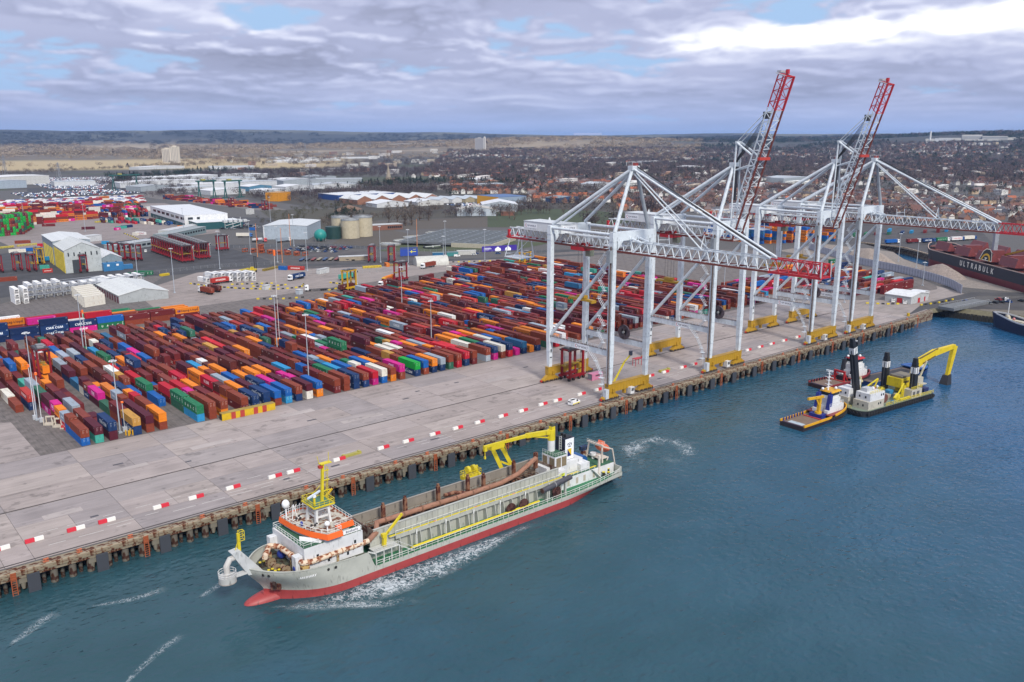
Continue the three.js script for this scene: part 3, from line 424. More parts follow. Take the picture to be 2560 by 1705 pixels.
{
  const occupied = {}; for (const b of BOXES) occupied[[Math.round(b.u / 4.05), Math.round(b.v / 12.5), b.tier, b.turn]] = 1;
  for (const b of BOXES) { const d = Math.hypot(b.u, b.v, 92 - b.h), left = occupied[[Math.round(b.u / 4.05) - 1, Math.round(b.v / 12.5), b.tier, b.turn]]; b.rank = d + (b.top ? 0 : 55) + (b.where[0] === 'f' ? 9999 : 0) + (!b.top && left && b.where[1] > 0 && !b.turn ? 260 : 0) + (b.where[0] === 'b' && b.where[1] ? 60 : 0) + (b.where[0] === 'r' ? 500 : 0); }
  BOXES.sort((a, b) => a.rank - b.rank);
  const mass = setting('container_stacks'); mass.userData.kind = 'stuff'; mass.userData.label = 'rows of stacked containers filling the middle and back of the yard'; mass.userData.category = 'containers';
  const INST = {};
  BOXES.forEach((b, i) => {
    if (i >= 300) { ((INST[b.k + (b.L > 8 ? 12.19 : 6.06)] ??= [])).push(b); return; }
    const [r, k, e] = b.where, c = LIV[b.k][0], sh = b.L < 8 ? 'short ' : '';
    const place = r === 'b' ? `${ord(e)} from left in ${ord(k)} row behind the block` : r === 'r' ? `${ord(e)} in ${ord(k)} row beside the grey barrier` : `${b.where[2] ? 'rear ' : ''}${ord(k)} stack back, ${ord(r)} row from left`;
    const o = thing('shipping_container', `${sh}${c} container, ${TIER[b.tier]}, ${place}`, 'container', b.u, b.v, b.h, b.turn, 'containers stacked in the yard');
    const doors = !b.turn && rnd() < 0.5; mesh('body', containerGeo(b.k, b.L, b.H, doors ? 'open' : 'front'), CM, o);
    if (doors) for (const s of [-1, 1]) { const d = mesh('door', containerGeo(b.k, b.L, b.H, 'door'), CM, o); d.position.x = s * 0.55; if (i < 90) for (const q of [-0.25, 0.25]) mesh('locking_bar', containerGeo(b.k, b.L, b.H, 'bar'), CM, d).position.x = q; }
  });
  for (const id in INST) {
    const L = parseFloat(id.slice(1)), m = new THREE.InstancedMesh(containerGeo(id[0], L, 2.75, 'all'), CM, INST[id].length), T = new THREE.Matrix4(), q = new THREE.Quaternion(), up = new THREE.Vector3(0, 1, 0);
    m.name = 'containers'; m.castShadow = m.receiveShadow = true;
    INST[id].forEach((b, i) => { q.setFromAxisAngle(up, b.turn); m.setMatrixAt(i, T.compose(V(b.u, b.v, b.h), q, new THREE.Vector3(1, b.H / 2.75, 1))); const g = rr(0.8, 1.15); m.setColorAt(i, new THREE.Color(g * rr(0.96, 1.04), g, g * rr(0.96, 1.04))); });
    mass.add(m);
  }
}
{ // the striped yellow and red barrier box in front of the rows
  const o = thing('striped_barrier', 'long yellow box with red stripes lying in front of the container rows', 'barrier', 112.6, 271.4, 0, 0.02), L = 19;
  for (let i = 0; i < 12; i++) { const b = new MB(['#d9b31a', '#d9b31a', '#b8413a'][[0, 0, 2, 0, 2, 0, 0, 2, 0, 2, 0, 0][i]]); b.boxb(-L / 2 + (i + 0.5) * L / 12, 0, 0, L / 12, 2.35, 2.2); b.build('panel', M.paint, o); }
  const t = new MB('#a8904a'); t.box(0, 2.4, 0, L + 0.1, 0.1, 2.3); t.color('#2b2b2b'); t.box(-L / 2 - 0.05, 1.2, 0, 0.1, 2, 1.8); t.build('lid', M.paint, o);
}

// ================================================================ SHIP-TO-SHORE CRANES
// local: x along the quay, y up, z towards the water (0 at the seaward rail, landward rail at -31.5)
const CW = [0.72, 0.78, 0.83], CRED = [0.52, 0.02, 0.03], CRUST = [0.2, 0.045, 0.03], CYEL = [0.47, 0.27, 0.015], CDARK = [0.03, 0.03, 0.035];
function lattice(b, P, s0, s1, wB, wT, h, step, k) {        // two top chords, zigzags on both sides, ties; P(s, x, y) places a point
  const n = Math.round((s1 - s0) / step), X = (i) => s0 + (s1 - s0) * i / n; b.color(k);
  for (const e of [-1, 1]) { b.bar(P(s0, e * wT / 2, h), P(s1, e * wT / 2, h), 0.34);
    for (let i = 0; i < n; i++) { b.bar(P(X(i), e * wB / 2, 0.3), P(X(i + 0.5), e * wT / 2, h), 0.2).bar(P(X(i + 0.5), e * wT / 2, h), P(X(i + 1), e * wB / 2, 0.3), 0.2); } }
  for (let i = 0; i <= n; i++) { b.bar(P(X(i), -wB / 2, 0.1), P(X(i), wB / 2, 0.1), 0.2); if (i < n) { b.bar(P(X(i + 0.5), -wT / 2, h), P(X(i + 0.5), wT / 2, h), 0.22); if (i % 2 === 0) b.bar(P(X(i), -wB / 2, 0.1), P(X(i + 1), wB / 2, 0.1), 0.16); else b.bar(P(X(i), wB / 2, 0.1), P(X(i + 1), -wB / 2, 0.1), 0.16); } }
  return b;
}
const signMat = (w, h, draw) => new THREE.MeshStandardMaterial({ map: canvasTex(w, h, draw), roughness: 0.6, side: THREE.DoubleSide });
const craneSign = signMat(512, 128, (c, w, h) => { c.fillStyle = '#e6e9ec'; c.fillRect(0, 0, w, h); c.strokeStyle = '#b02438'; c.lineWidth = 13; c.beginPath(); c.arc(66, 64, 36, 0.9, 4.6); c.stroke(); c.strokeStyle = '#26284a'; c.beginPath(); c.arc(66, 64, 36, 4.9, 6.9); c.stroke(); c.fillStyle = '#26284a'; c.font = 'bold 66px sans-serif'; c.textBaseline = 'middle'; c.fillText('DP WORLD', 128, 68); });
function panel(name, material, parent, p, w, h, ry = 0, rx = 0) { const m = mesh(name, new THREE.PlaneGeometry(w, h), material, parent); m.position.set(...p); m.rotation.set(rx, ry, 0, 'YXZ'); return m; }
function crane(label, uc, raised, trolleyAt) {
  const o = thing('gantry_crane', label, 'crane', uc, 204, 0, 0, 'gantry cranes along the quay'), B = (c = CW) => new MB(c), lz = -31.5, lx = 9.5;
  // bogies and sill beams
  for (const z of [0, lz]) for (const s of [-1, 1]) {
    const b = B(CYEL), x = s * 9.2; b.hexa([[x - 4.2, 0.9, z + 0.75], [x + 4.2, 0.9, z + 0.75], [x + 4.2, 0.9, z - 0.75], [x - 4.2, 0.9, z - 0.75], [x - 1.3, 2.9, z + 0.7], [x + 1.3, 2.9, z + 0.7], [x + 1.3, 2.9, z - 0.7], [x - 1.3, 2.9, z - 0.7]]);
    for (let i = 0; i < 4; i++) { b.color(CYEL).box(x - 3.2 + i * 2.1, 0.75, z, 1.7, 0.8, 1.5); } b.color([0.5, 0.04, 0.02]).box(x + s * 4.5, 0.7, z, 0.6, 0.7, 0.8); b.color(CYEL).box(x - s * 1, 3.4, z + 1, 1.3, 1.4, 0.6);
    const m = b.build('bogie', M.paint, o); for (let i = 0; i < 8; i++) { const w = B([0.06, 0.045, 0.04]); w.tube([x - 3.85 + i * 1.1, 0.45, z - 0.5], [x - 3.85 + i * 1.1, 0.45, z + 0.86], 0.42, 9); w.build('wheel', M.matte, m); }
  }
  for (const z of [0, lz]) { const b = B(CYEL); b.box(0, 4.3, z, 21.6, 2.9, 1.9); b.color([0.42, 0.24, 0.015]); for (let i = -9; i < 10; i += 1.5) b.box(i, 4.3, z, 0.12, 2.7, 2.0); b.box(0, 5.8, z, 22, 0.16, 2.1); b.color(CYEL).box(-1.6, 2.2, z, 0.9, 2.2, 1.1); b.build('sill_beam', M.paint, o); }
  const cab = B([0.75, 0.76, 0.76]); cab.boxb(0.4, 0.9, 1.5, 2, 2.4, 1.6); cab.color(CDARK).box(0.2, 2.4, 2.31, 0.7, 1.1, 0.04).box(1.0, 2.4, 2.31, 0.5, 1.1, 0.04); cab.build('drive_cabinet', M.paint, o);
  // legs, portal and tie beams
  for (const z of [0, lz]) for (const s of [-1, 1]) { const b = B(), x = s * lx; b.bar([x, 5.7, z], [x, 17, z], 1.4, 1.4, 1.8, 1.9); b.bar([x, 17, z], [x, 56.6, z], 1.8, 1.9, 2.0, 1.7); b.color([0.5, 0.55, 0.6]); for (let y = 12; y < 56; y += 8.5) b.box(x, y, z, 1.98, 0.1, 1.94); b.color(CDARK); if (z === lz) { b.box(x, 9.6, z + 0.86, 1.0, 0.35, 0.04).box(x, 12.2, z + 0.92, 0.6, 1.2, 0.03); } b.build('leg', M.paint, o); }
  for (const z of [0, lz]) { const b = B(); b.box(0, 58.2, z, 21.0, 3.1, 1.7); for (const s of [-1, 1]) b.hexa([[s * 8.2, 53.6, z + 1], [s * 8.2 + 0.01, 53.6, z + 1], [s * 8.2 + 0.01, 53.6, z - 1], [s * 8.2, 53.6, z - 1], [Math.min(s * 8.2, s * 5.4), 56.7, z + 1], [Math.max(s * 8.2, s * 5.4), 56.7, z + 1], [Math.max(s * 8.2, s * 5.4), 56.7, z - 1], [Math.min(s * 8.2, s * 5.4), 56.7, z - 1]]); b.build('portal_beam', M.paint, o); }
  for (const s of [-1, 1]) {
    const b = B(), x = s * lx; b.box(x, 17.0, lz / 2, 1.2, 2.1, -lz - 1.8); b.color([0.17, 0.13, 0.11]).box(x, 18.1, lz / 2, 1.3, 0.1, -lz - 1.8); b.build('cross_beam', M.paint, o);
    const t = B(); t.tube([x, 58.9, 0], [x, 58.9, lz], 0.55, 10); t.build('tie_beam', M.paint, o);
    const d = B(); d.tube([x, 50.5, -0.8], [x, 18.6, lz + 0.8], 0.62, 10); d.build('diagonal_brace', M.paint, o);
    const r = B([0.55, 0.58, 0.6]); for (let z = lz + 2; z < -2; z += 1.9) r.bar([x + s * 0.9, 18.2, z], [x + s * 0.9, 19.3, z], 0.09); r.bar([x + s * 0.9, 19.3, lz + 2], [x + s * 0.9, 19.3, -2], 0.1).bar([x + s * 0.9, 18.8, lz + 2], [x + s * 0.9, 18.8, -2], 0.07); r.build('handrail', M.clean, o);
    panel('sign', craneSign, o, [x + s * 0.66, 17, -13.5], 7.6, 1.9, s * Math.PI / 2);
    const a = B(s < 0 ? CW : [0.34, 0.37, 0.41]); a.tube([s * 8.8, 59.7, 0], [s * 0.9, 81, 0], 0.72, 12, 0.6); a.build('a_frame_leg', M.paint, o);  // right leg in darker grey: its shade is put into the colour
    const k = B(); k.tube([s * 1.2, 80.6, -0.3], [s * 8.4, 60.2, lz], 0.6, 10); k.build('backstay', M.paint, o);
    const k2 = B(); k2.tube([s * 0.8, 80.9, -0.2], [s * 2.2, 56.4, -42.5], 0.42, 8); k2.build('backstay', M.paint, o);
  }
  const ap = B(); ap.box(0, 81.2, -0.2, 3.6, 1.5, 2.2); ap.color([0.35, 0.06, 0.05]).box(0.8, 82.4, -0.2, 1.4, 1, 1.4); ap.color([0.6, 0.63, 0.66]); for (const s of [-1, 1]) ap.bar([s * 2.2, 82, 1.2], [s * 2.2, 83.2, 1.2], 0.1).bar([s * 2.2, 82, -1.6], [s * 2.2, 83.2, -1.6], 0.1); ap.bar([-2.2, 83.2, 1.2], [2.2, 83.2, 1.2], 0.1).bar([-2.2, 83.2, -1.6], [2.2, 83.2, -1.6], 0.1); ap.build('apex', M.paint, o);
  // fixed girder over the quay and inland, with the trolley rails under it
  const G = (s, x, y) => [x, 52.2 + y, -s], gd = B(); lattice(gd, G, -2.5, 64, 5, 3.6, 3.9, 3.7, CW); gd.build('girder', M.paint, o);
  for (const s of [-1, 1]) { const b = B(CRUST); b.bar(G(-3, s * 2.5, 0), G(52, s * 2.5, 0), 0.55, 0.7).color(CRED).bar(G(52, s * 2.5, 0), G(64.4, s * 2.5, 0), 0.55, 0.7); b.build('trolley_rail', M.paint, o); }
  const eb = B(CRED); eb.box(0, 52.4, -64.6, 6, 0.6, 0.5).box(-2.4, 54, -63.8, 0.9, 2.6, 0.9).box(2.4, 53.2, -64.2, 0.7, 1.4, 0.7); eb.build('end_buffer', M.paint, o);
  const pl = B([0.66, 0.7, 0.73]); for (const [x, z] of [[-2.4, -56], [2.4, -56], [-2.4, -63], [2.4, -63]]) pl.bar([x, 52, z], [x * 1.3, 44.5, z - (z < -60 ? 2.5 : -1)], 0.28); pl.box(0, 44.2, -60.6, 7.2, 0.35, 9.6); for (const [x, z] of [[-3.5, -56], [3.5, -56], [-3.5, -65], [3.5, -65]]) pl.bar([x, 44.3, z], [x, 45.6, z], 0.12); for (const s of [-1, 1]) pl.bar([s * 3.5, 45.6, -56], [s * 3.5, 45.6, -65], 0.12).bar([-3.5, 45.6, s < 0 ? -56 : -65], [3.5, 45.6, s < 0 ? -56 : -65], 0.12); pl.bar([-2.4, 52, -56], [2.4, 44.4, -62], 0.2).bar([2.4, 52, -56], [-2.4, 44.4, -62], 0.2); pl.build('hanging_platform', M.clean, o);
  const mh = B([0.72, 0.75, 0.77]); mh.boxb(-2.2, 56.6, -39.6, 8.6, 3.4, 21); mh.color([0.6, 0.63, 0.65]).box(-2.2, 60.05, -39.6, 8.9, 0.12, 21.3); mh.color(CDARK).box(-6.52, 58.4, -44, 0.05, 1, 1.6); mh.build('machinery_house', M.paint, o);
  panel('sign', craneSign, o, [-6.56, 58.4, -46], 7.2, 1.8, -Math.PI / 2); panel('sign', craneSign, o, [-2.2, 58.4, -29.05], 7, 1.75, 0);
  const wk = B([0.6, 0.63, 0.66]); for (let z = -30; z < 0; z += 2.6) for (const s of [-1, 1]) wk.bar([s * 4.5, 56.9, z], [s * 4.5, 58, z], 0.08); for (const s of [-1, 1]) wk.bar([s * 4.5, 58, -30], [s * 4.5, 58, 0], 0.09).box(s * 3.9, 56.8, -15, 1.3, 0.12, 30); wk.build('walkway', M.clean, o);
  const an = B([0.7, 0.73, 0.75]); for (const s of [-1, 1]) an.bar([s * 1.6, 56.2, -42.5], [0, 61.4, -42.5], 0.24).bar([s * 1.6, 56.2, 31], [0, 61, 31], 0.22); if (raised) an.p.length = an.n.length = an.t.length = an.c.length = 0, an.bar([-1.6, 56.2, -42.5], [0, 61.4, -42.5], 0.24).bar([1.6, 56.2, -42.5], [0, 61.4, -42.5], 0.24); an.build('stay_frame', M.clean, o);
  // boom, hinged at the water side, level or raised
  const a = raised ? 72.6 * R : 0, ca = Math.cos(a), sa = Math.sin(a), H0 = [52.2, 2.5], L = raised ? 63 : 71.5;
  const P = (s, x, y) => [x, H0[0] + s * sa + y * ca, H0[1] + s * ca - y * sa], S1 = raised ? 51 : 54.6, bm = B(); lattice(bm, P, 0.5, S1, 5, 3.4, 3.9, 3.6, CW); bm.bar(P(0.5, -2.5, 0.2), P(4, -1.7, 3.9), 0.5).bar(P(0.5, 2.5, 0.2), P(4, 1.7, 3.9), 0.5); bm.build('boom', M.paint, o);
  const bt = B(); lattice(bt, P, S1 + 0.2, L, 5, 3.4, 3.9, 3.4, CRED); for (const e of [-2.5, 2.5]) bt.bar(P(L + 0.3, e, 0), P(L + 0.3, e * 0.7, 3.9), 0.4); bt.bar(P(L + 0.3, -2.5, 0.1), P(L + 0.3, 2.5, 0.1), 0.5).bar(P(L + 0.3, -1.7, 3.9), P(L + 0.3, 1.7, 3.9), 0.4).bar(P(L + 0.3, -2.5, 0.1), P(L + 0.3, 1.7, 3.9), 0.25); bt.color([0.6, 0.63, 0.66]); for (const s of [-1, 1]) bt.bar(P(L + 0.4, s * 2.6, 0), P(L + 0.4, s * 2.6, 4.6), 0.3); if (raised) bt.color([0.45, 0.47, 0.5]).box(...P(L + 1, 0.5, 4.4), 3.2, 0.7, 1.6).color(CRED).box(...P(L + 1.4, 2.2, 3), 1, 1.6, 1); bt.build('boom_tip', M.paint, o);
  for (const s of [-1, 1]) { const b = B(CRUST); b.bar(P(0.2, s * 2.5, 0), P(S1, s * 2.5, 0), 0.5, 0.6).color(CRED).bar(P(S1, s * 2.5, 0), P(L + 0.5, s * 2.5, 0), 0.55, 0.7); b.build('trolley_rail', M.paint, o); }
  const top = [0, 81, 0.3];
  if (!raised) {
    for (const s of [-1, 1]) { const f = B(); f.tube([s * 0.9, 81, 0.3], P(54.4, s * 1.7, 4), 0.4, 8); f.build('forestay', M.paint, o); const f2 = B(); f2.tube([s * 0.7, 79.5, 0.4], P(29, s * 1.7, 4), 0.26, 7); f2.build('forestay', M.paint, o); }
    const c = B([0.035, 0.035, 0.04]); for (let i = 0; i < 5; i++) c.tube([0.5 + i * 0.35, 82 - i * 0.15, 0.4], P(53, -0.8 + i * 0.4, 4.4), 0.11, 5); c.color([0.12, 0.12, 0.13]).bar([1, 81.6, 0.6], P(52, 0.4, 4.7), 0.5, 0.14); c.build('boom_rope', M.matte, o);
    const h = B(); h.bar(P(-0.8, -2, 5), P(3.5, -2, 4), 0.5).bar(P(-0.8, 2, 5), P(3.5, 2, 4), 0.5).bar(P(0, -2, 1), P(-2, -2, 6.6), 0.3).bar(P(0, 2, 1), P(-2, 2, 6.6), 0.3).bar(P(11, -1.6, 4), P(10.6, -1.6, 7.2), 0.14).bar(P(13, 1.6, 4), P(12.6, 1.6, 7.2), 0.14); h.bar(P(10.8, -1.6, 5.6), P(12.8, 1.6, 5.6), 0.12).bar(P(-1.2, -2, 4), P(-1.2, 2, 4), 0.3).bar(P(3.5, -2, 4), P(11, -1.6, 4), 0.12).bar(P(3.5, 2, 4), P(13, 1.6, 4), 0.12); h.build('hinge_frame', M.clean, o);
  } else {
    const k = P(29, 0, 4), y = [0, 89.5, 1.2], q = B(); for (const s of [-1, 1]) { q.tube([s * 1, 81, 0.4], [s * 1.4, 89.5, 1.2], 0.34, 7); q.tube([s * 1.4, 89.5, 1.2], [s * 2, 60.5, 1], 0.3, 7); q.tube([s * 1.4, 89.5, 1.2], P(49.5, s * 1.7, 4), 0.16, 6).tube([s * 1.4, 89.5, 1.2], P(33, s * 1.7, 4.1), 0.4, 7).tube([s * 1.2, 79, 0.8], P(29, s * 1.7, 4), 0.3, 7); } q.box(...y, 3.4, 1, 1); q.build('forestay', M.paint, o);
    const c = B([0.05, 0.05, 0.06]); for (let i = 0; i < 6; i++) c.tube([-0.7 + i * 0.28, 82.4, 0.6], P(47 - i, -0.7 + i * 0.28, 4.6), 0.1, 5); c.box(0.2, 75, 0.6, 1.4, 15, 0.3).box(...P(48, 0, 4.4), 2.2, 2.6, 1.6); c.build('boom_rope', M.matte, o);
    const rk = B([0.52, 0.05, 0.03]); rk.box(...P(33, 0, -0.4), 6.6, 1.1, 1.1); rk.build('boom_yoke', M.paint, o);
  }
  // trolley with its spreader and driver's cab
  const t = B(CRED); t.box(0, 51.4, -trolleyAt, 6.4, 1.3, 6.6); t.color([0.3, 0.02, 0.02]); for (let i = -2; i < 3; i++) t.box(i * 1.2, 52.6, -trolleyAt + (i % 2), 0.8, 1.3, 1.6); t.color([0.25, 0.27, 0.2]).box(1.5, 49.6, -trolleyAt + 2, 2.2, 2.4, 2.4); const tm = t.build('trolley', M.paint, o);
  const sp = B(CYEL); const sy = 32; sp.box(0, sy, -trolleyAt, 2, 0.8, 12.2).box(0, sy + 1.1, -trolleyAt, 2, 1.1, 4); for (const s of [-1, 1]) sp.box(0, sy - 0.3, -trolleyAt + s * 6, 2.5, 0.9, 0.5); const sm2 = sp.build('spreader', M.paint, o);
  const rp = B([0.06, 0.06, 0.065]); for (const x of [-0.9, 0.9]) for (const z of [-1.6, 1.6]) rp.tube([x, 51, -trolleyAt + z], [x, sy + 1.6, -trolleyAt + z], 0.06, 4); rp.build('hoist_rope', M.matte, tm);
  // lift mast with rack on the near seaward leg, stairs, cabinets, cable reel
  const lm = B([0.14, 0.1, 0.09]); lm.box(-lx - 1.3, 30, 0.3, 0.4, 50, 0.4); lm.color([0.22, 0.17, 0.15]); for (let y = 6; y < 55; y += 1.9) lm.box(-lx - 1.15, y, 0.3, 0.9, 0.16, 0.3); lm.build('lift_rack', M.matte, o);
  const lc = B([0.3, 0.33, 0.36]); lc.boxb(-lx - 2.1, 49.5, 0.5, 1.5, 4.2, 1.7); lc.build('lift_cage', M.paint, o);
  const st = B([0.56, 0.6, 0.64]); { let y = 17.8, z = -4.5, s = 1; for (let i = 0; i < 11; i++) { const z2 = z + s * 2.6, y2 = y + 3.1; for (const e of [-0.4, 0.4]) st.bar([-lx - 1.7 + e, y, z], [-lx - 1.7 + e, y2, z2], 0.14).bar([-lx - 1.7 + e, y + 1, z], [-lx - 1.7 + e, y2 + 1, z2], 0.08); st.box(-lx - 1.7, y2, z2, 1.2, 0.12, 1.2).bar([-lx - 2.2, y2, z2], [-lx - 2.2, y2 + 1.1, z2], 0.1); y = y2; s = -s; z = z2; } let a = [-lx - 1.3, 17.4, -10], b2; for (const q of [[-lx - 1.3, 13.4, -5.8], [-lx - 1.3, 9.4, -3.2], [-lx - 1.3, 5.6, -1.8], [-lx - 1.3, 1.2, -1.8]]) { for (const e of [-0.4, 0.4]) st.bar([a[0] + e, a[1], a[2]], [q[0] + e, q[1], q[2]], 0.16).bar([a[0] + e, a[1] + 1, a[2]], [q[0] + e, q[1] + 1, q[2]], 0.08); st.box(q[0], q[1], q[2], 1.2, 0.12, 1.4); a = q; } for (const y3 of [8, 5.5]) st.box(-lx - 1.9, y3, -2.2, 1.5, 0.14, 1.8); } st.build('stairs', M.clean, o);
  const cb = B([0.6, 0.65, 0.7]); cb.boxb(-lx - 2.2, 0.9, 0.5, 1.5, 3.4, 1.6); cb.build('switch_cabinet', M.paint, o);
  const re = B([0.11, 0.08, 0.09]); { const c = [lx - 1.5, 20.6, -9.6]; for (let i = 0; i < 26; i++) { const g = i / 26 * 6.2832, e = [c[0], c[1] + 2.7 * Math.cos(g), c[2] + 2.7 * Math.sin(g)]; re.bar(c, e, 0.14, 0.5); const g2 = (i + 1) / 26 * 6.2832; re.bar(e, [c[0], c[1] + 2.7 * Math.cos(g2), c[2] + 2.7 * Math.sin(g2)], 0.6, 0.16); } re.color([0.3, 0.3, 0.3]).tube([c[0] - 0.6, c[1], c[2]], [c[0] + 0.9, c[1], c[2]], 0.5, 10).box(c[0] + 1.2, c[1] - 1.4, c[2], 0.8, 2.4, 1.4); } re.build('cable_reel', M.matte, o);
  return o;
}
crane('nearest white gantry crane, boom level over the water', 227.8, false, 24);
crane('second white gantry crane from the left, boom raised', 285.4, true, 30);
crane('third white gantry crane from the left, boom raised', 359.3, true, 26);
crane('farthest white gantry crane, boom level over the dock entrance', 394.2, false, 36);

// ================================================================ THE DREDGER (bow to the left; local x aft from u = 62, y above the water, +z towards the camera)
const GREY = [0.47, 0.48, 0.43], HRED = [0.4, 0.055, 0.055], WHT = [0.74, 0.75, 0.76], DGREEN = [0.035, 0.12, 0.065], YEL = [0.72, 0.58, 0.02], RUST = [0.23, 0.115, 0.07], RUST2 = [0.34, 0.17, 0.11], ORN = [0.83, 0.13, 0.015], NAVY = [0.012, 0.017, 0.04], BLUE = [0.02, 0.06, 0.33];
const rustFine = std({ roughness: 0.7, map: (() => { const t = rustMap.clone(); t.repeat.set(0.42, 0.3); t.needsUpdate = true; return t; })() });
const decal = (w, h, draw) => new THREE.MeshStandardMaterial({ map: canvasTex(w, h, draw), transparent: true, roughness: 0.7, side: THREE.DoubleSide });
function railing(b, pts, h = 1.05, step = 1.6, w = 0.07) { for (let i = 0; i + 1 < pts.length; i++) { const a = pts[i], c = pts[i + 1], L = Math.hypot(...sub(c, a)), n = Math.max(1, Math.round(L / step)), U = (p, y) => [p[0], p[1] + y, p[2]]; for (let j = 0; j <= n; j++) { const q = along(a, c, j / n); b.bar(q, U(q, h), w); } b.bar(U(a, h), U(c, h), w).bar(U(a, h * 0.5), U(c, h * 0.5), w * 0.8); } return b; }
{
  const o = thing('dredger', 'grey and red hopper dredger steaming past the quay, orange band round its bridge', 'ship', 62, 163.2, -5, 0.006); o.scale.x = 1.033;
  const stem = (y) => y < 1.6 ? 6.2 : mix(6.2, 2.6, sm(1.6, 8.2, y)), zAt = (x, y) => { const s = stem(y), t = clamp((x - s) / mix(17, 12.5, sm(0, 8, y))); return 8.4 * (1 - Math.pow(1 - t, mix(2.3, 2.8, sm(0, 8, y)))) * (1 - sm(84, 108, x) * (1 - clamp((y + 2) / 4.6)) * 0.92) * (1 - 0.1 * sm(96, 108, x)); };
  const topY = (x) => x < 26 ? 8.3 - 1.3 * sm(4, 24, x) : 3.05 + 4 * sm(28.4, 26.4, x) + 0.75 * sm(86, 108, x);
  const X = (i, n, y) => { const s = stem(y), t = i / n; return t < 0.4 ? s + (26 - s) * Math.pow(t / 0.4, 1.6) : t < 0.47 ? mix(26, 28.6, (t - 0.4) / 0.07) : mix(28.6, 108, (t - 0.47) / 0.53); };
  const paint = (x) => 1.85 + 0.5 * sm(16, 6, x);
  for (const [nm, c, lo, hi, rows] of [['hull_bottom', HRED, () => -2.4, paint, 5], ['hull', GREY, paint, topY, 18]]) { const b = new MB(c); for (const s of [-1, 1]) b.grid((i, j) => { const y0 = lo(20), y = mix(lo(X(i, 70, 3)), hi(X(i, 70, 3)), j / rows), x = X(i, 70, y); return [x, y, s * zAt(x, y)]; }, 70, rows); if (nm === 'hull') { b.color(GREY); b.quad([108, 1.4, 7.2], [108, 1.4, -7.2], [108, 3.8, -7.6], [108, 3.8, 7.6]); } else { b.ball([8.2, -0.1, 0], 1, 8, 16, 1); const n = b.p.length - 8 * 16 * 6 * 3 + 16 * 3 * 3; b.color(HRED); } b.build(nm, nm === 'hull' ? M.paint : std({ roughness: 0.6, map: grime }), o); }
  const bulb = new MB(HRED); bulb.grid((i, j) => { const t = i / 20, g = j / 20 * Math.PI * 2, r = Math.sqrt(Math.max(0, 1 - (1 - t) ** 2.2)); return [1.5 + t * 10, -0.35 + 0.3 * t + 2.2 * r * Math.sin(g) * (1 - 0.1 * t), 2.6 * r * Math.cos(g)]; }, 20, 20); bulb.build('bulbous_bow', M.paint, o);
  const cap = new MB(GREY); for (const s of [-1, 1]) for (let i = 0; i < 26; i++) { const a = X(i, 70, topY(X(i, 70, 8))), c = X(i + 1, 70, topY(X(i + 1, 70, 8))); cap.bar([a, topY(a), s * zAt(a, topY(a))], [c, topY(c), s * zAt(c, topY(c))], 0.3, 0.18); } cap.build('bulwark_cap', M.paint, o);
  // decks
  const outline = (x0, x1, y, n = 30) => { const q = []; for (let i = 0; i <= n; i++) q.push([mix(x0, x1, i / n), zAt(mix(x0, x1, i / n), y) - 0.08]); for (let i = n; i >= 0; i--) q.push([mix(x0, x1, i / n), -zAt(mix(x0, x1, i / n), y) + 0.08]); return q; };
  new MB([0.04, 0.2, 0.095]).prism(outline(24, 107.8, 3.2), 2.7, 3.0).build('main_deck', M.matte, o);
  new MB([0.075, 0.085, 0.06]).prism(outline(5.2, 26.4, 5.9), 6.2, 6.5).build('forecastle_deck', M.rusty, o);
  new MB(GREY).box(26.3, 4.7, 0, 0.3, 3.6, 16.4).build('bulkhead', M.paint, o);
  const rl = new MB([0.7, 0.7, 0.66]); for (const s of [-1, 1]) railing(rl, Array.from({ length: 17 }, (_, i) => { const x = 28.6 + i * 4.9; return [x, 3.0 + 0.75 * sm(86, 108, x), s * (zAt(x, 3.3) - 0.1)]; }), 1.1, 1.65, 0.085); rl.build('handrail', M.clean, o);
  const sd = new MB([0.62, 0.63, 0.6]); sd.bar([26.6, 7, 8.3], [28.3, 6.1, 8.3], 0.3).bar([28.3, 6.1, 7.9], [34.5, 6.1, 7.9], 0.22); sd.box(31.5, 6.05, 6.7, 6, 0.15, 3); for (let i = 0; i < 4; i++) sd.bar([28.6 + i * 2, 3, 8.1], [28.6 + i * 2, 6.1, 8.1], 0.2); sd.bar([34.2, 6.2, 8], [38.6, 3.2, 8], 0.18).bar([34.2, 7.1, 8], [38.6, 4.1, 8], 0.1); railing(sd, [[28.5, 6.1, 8.1], [34.4, 6.1, 8.1]], 1, 1.2); sd.build('side_platform', M.paint, o);
  // hopper: coamings with stiffeners, walkways on frames, the open hold
  for (const s of [-1, 1]) {
    const b = new MB(GREY); b.box(58, 5.3, s * 4.9, 58, 4.6, 0.25); for (let x = 36; x < 87; x += 2.75) { b.hexa([[x, 3, s > 0 ? 6.9 : -4.9], [x + 0.16, 3, s > 0 ? 6.9 : -4.9], [x + 0.16, 3, s > 0 ? 4.9 : -6.9], [x, 3, s > 0 ? 4.9 : -6.9], [x, 7.3, s > 0 ? 6.0 : -4.9], [x + 0.16, 7.3, s > 0 ? 6.0 : -4.9], [x + 0.16, 7.3, s > 0 ? 4.9 : -6.0], [x, 7.3, s > 0 ? 4.9 : -6.0]]); } b.box(60.5, 7.0, s * 6.05, 51, 1.0, 0.14); b.box(60, 7.4, s * 5.45, 53, 0.14, 1.3); b.build('hopper_side', M.paint, o);
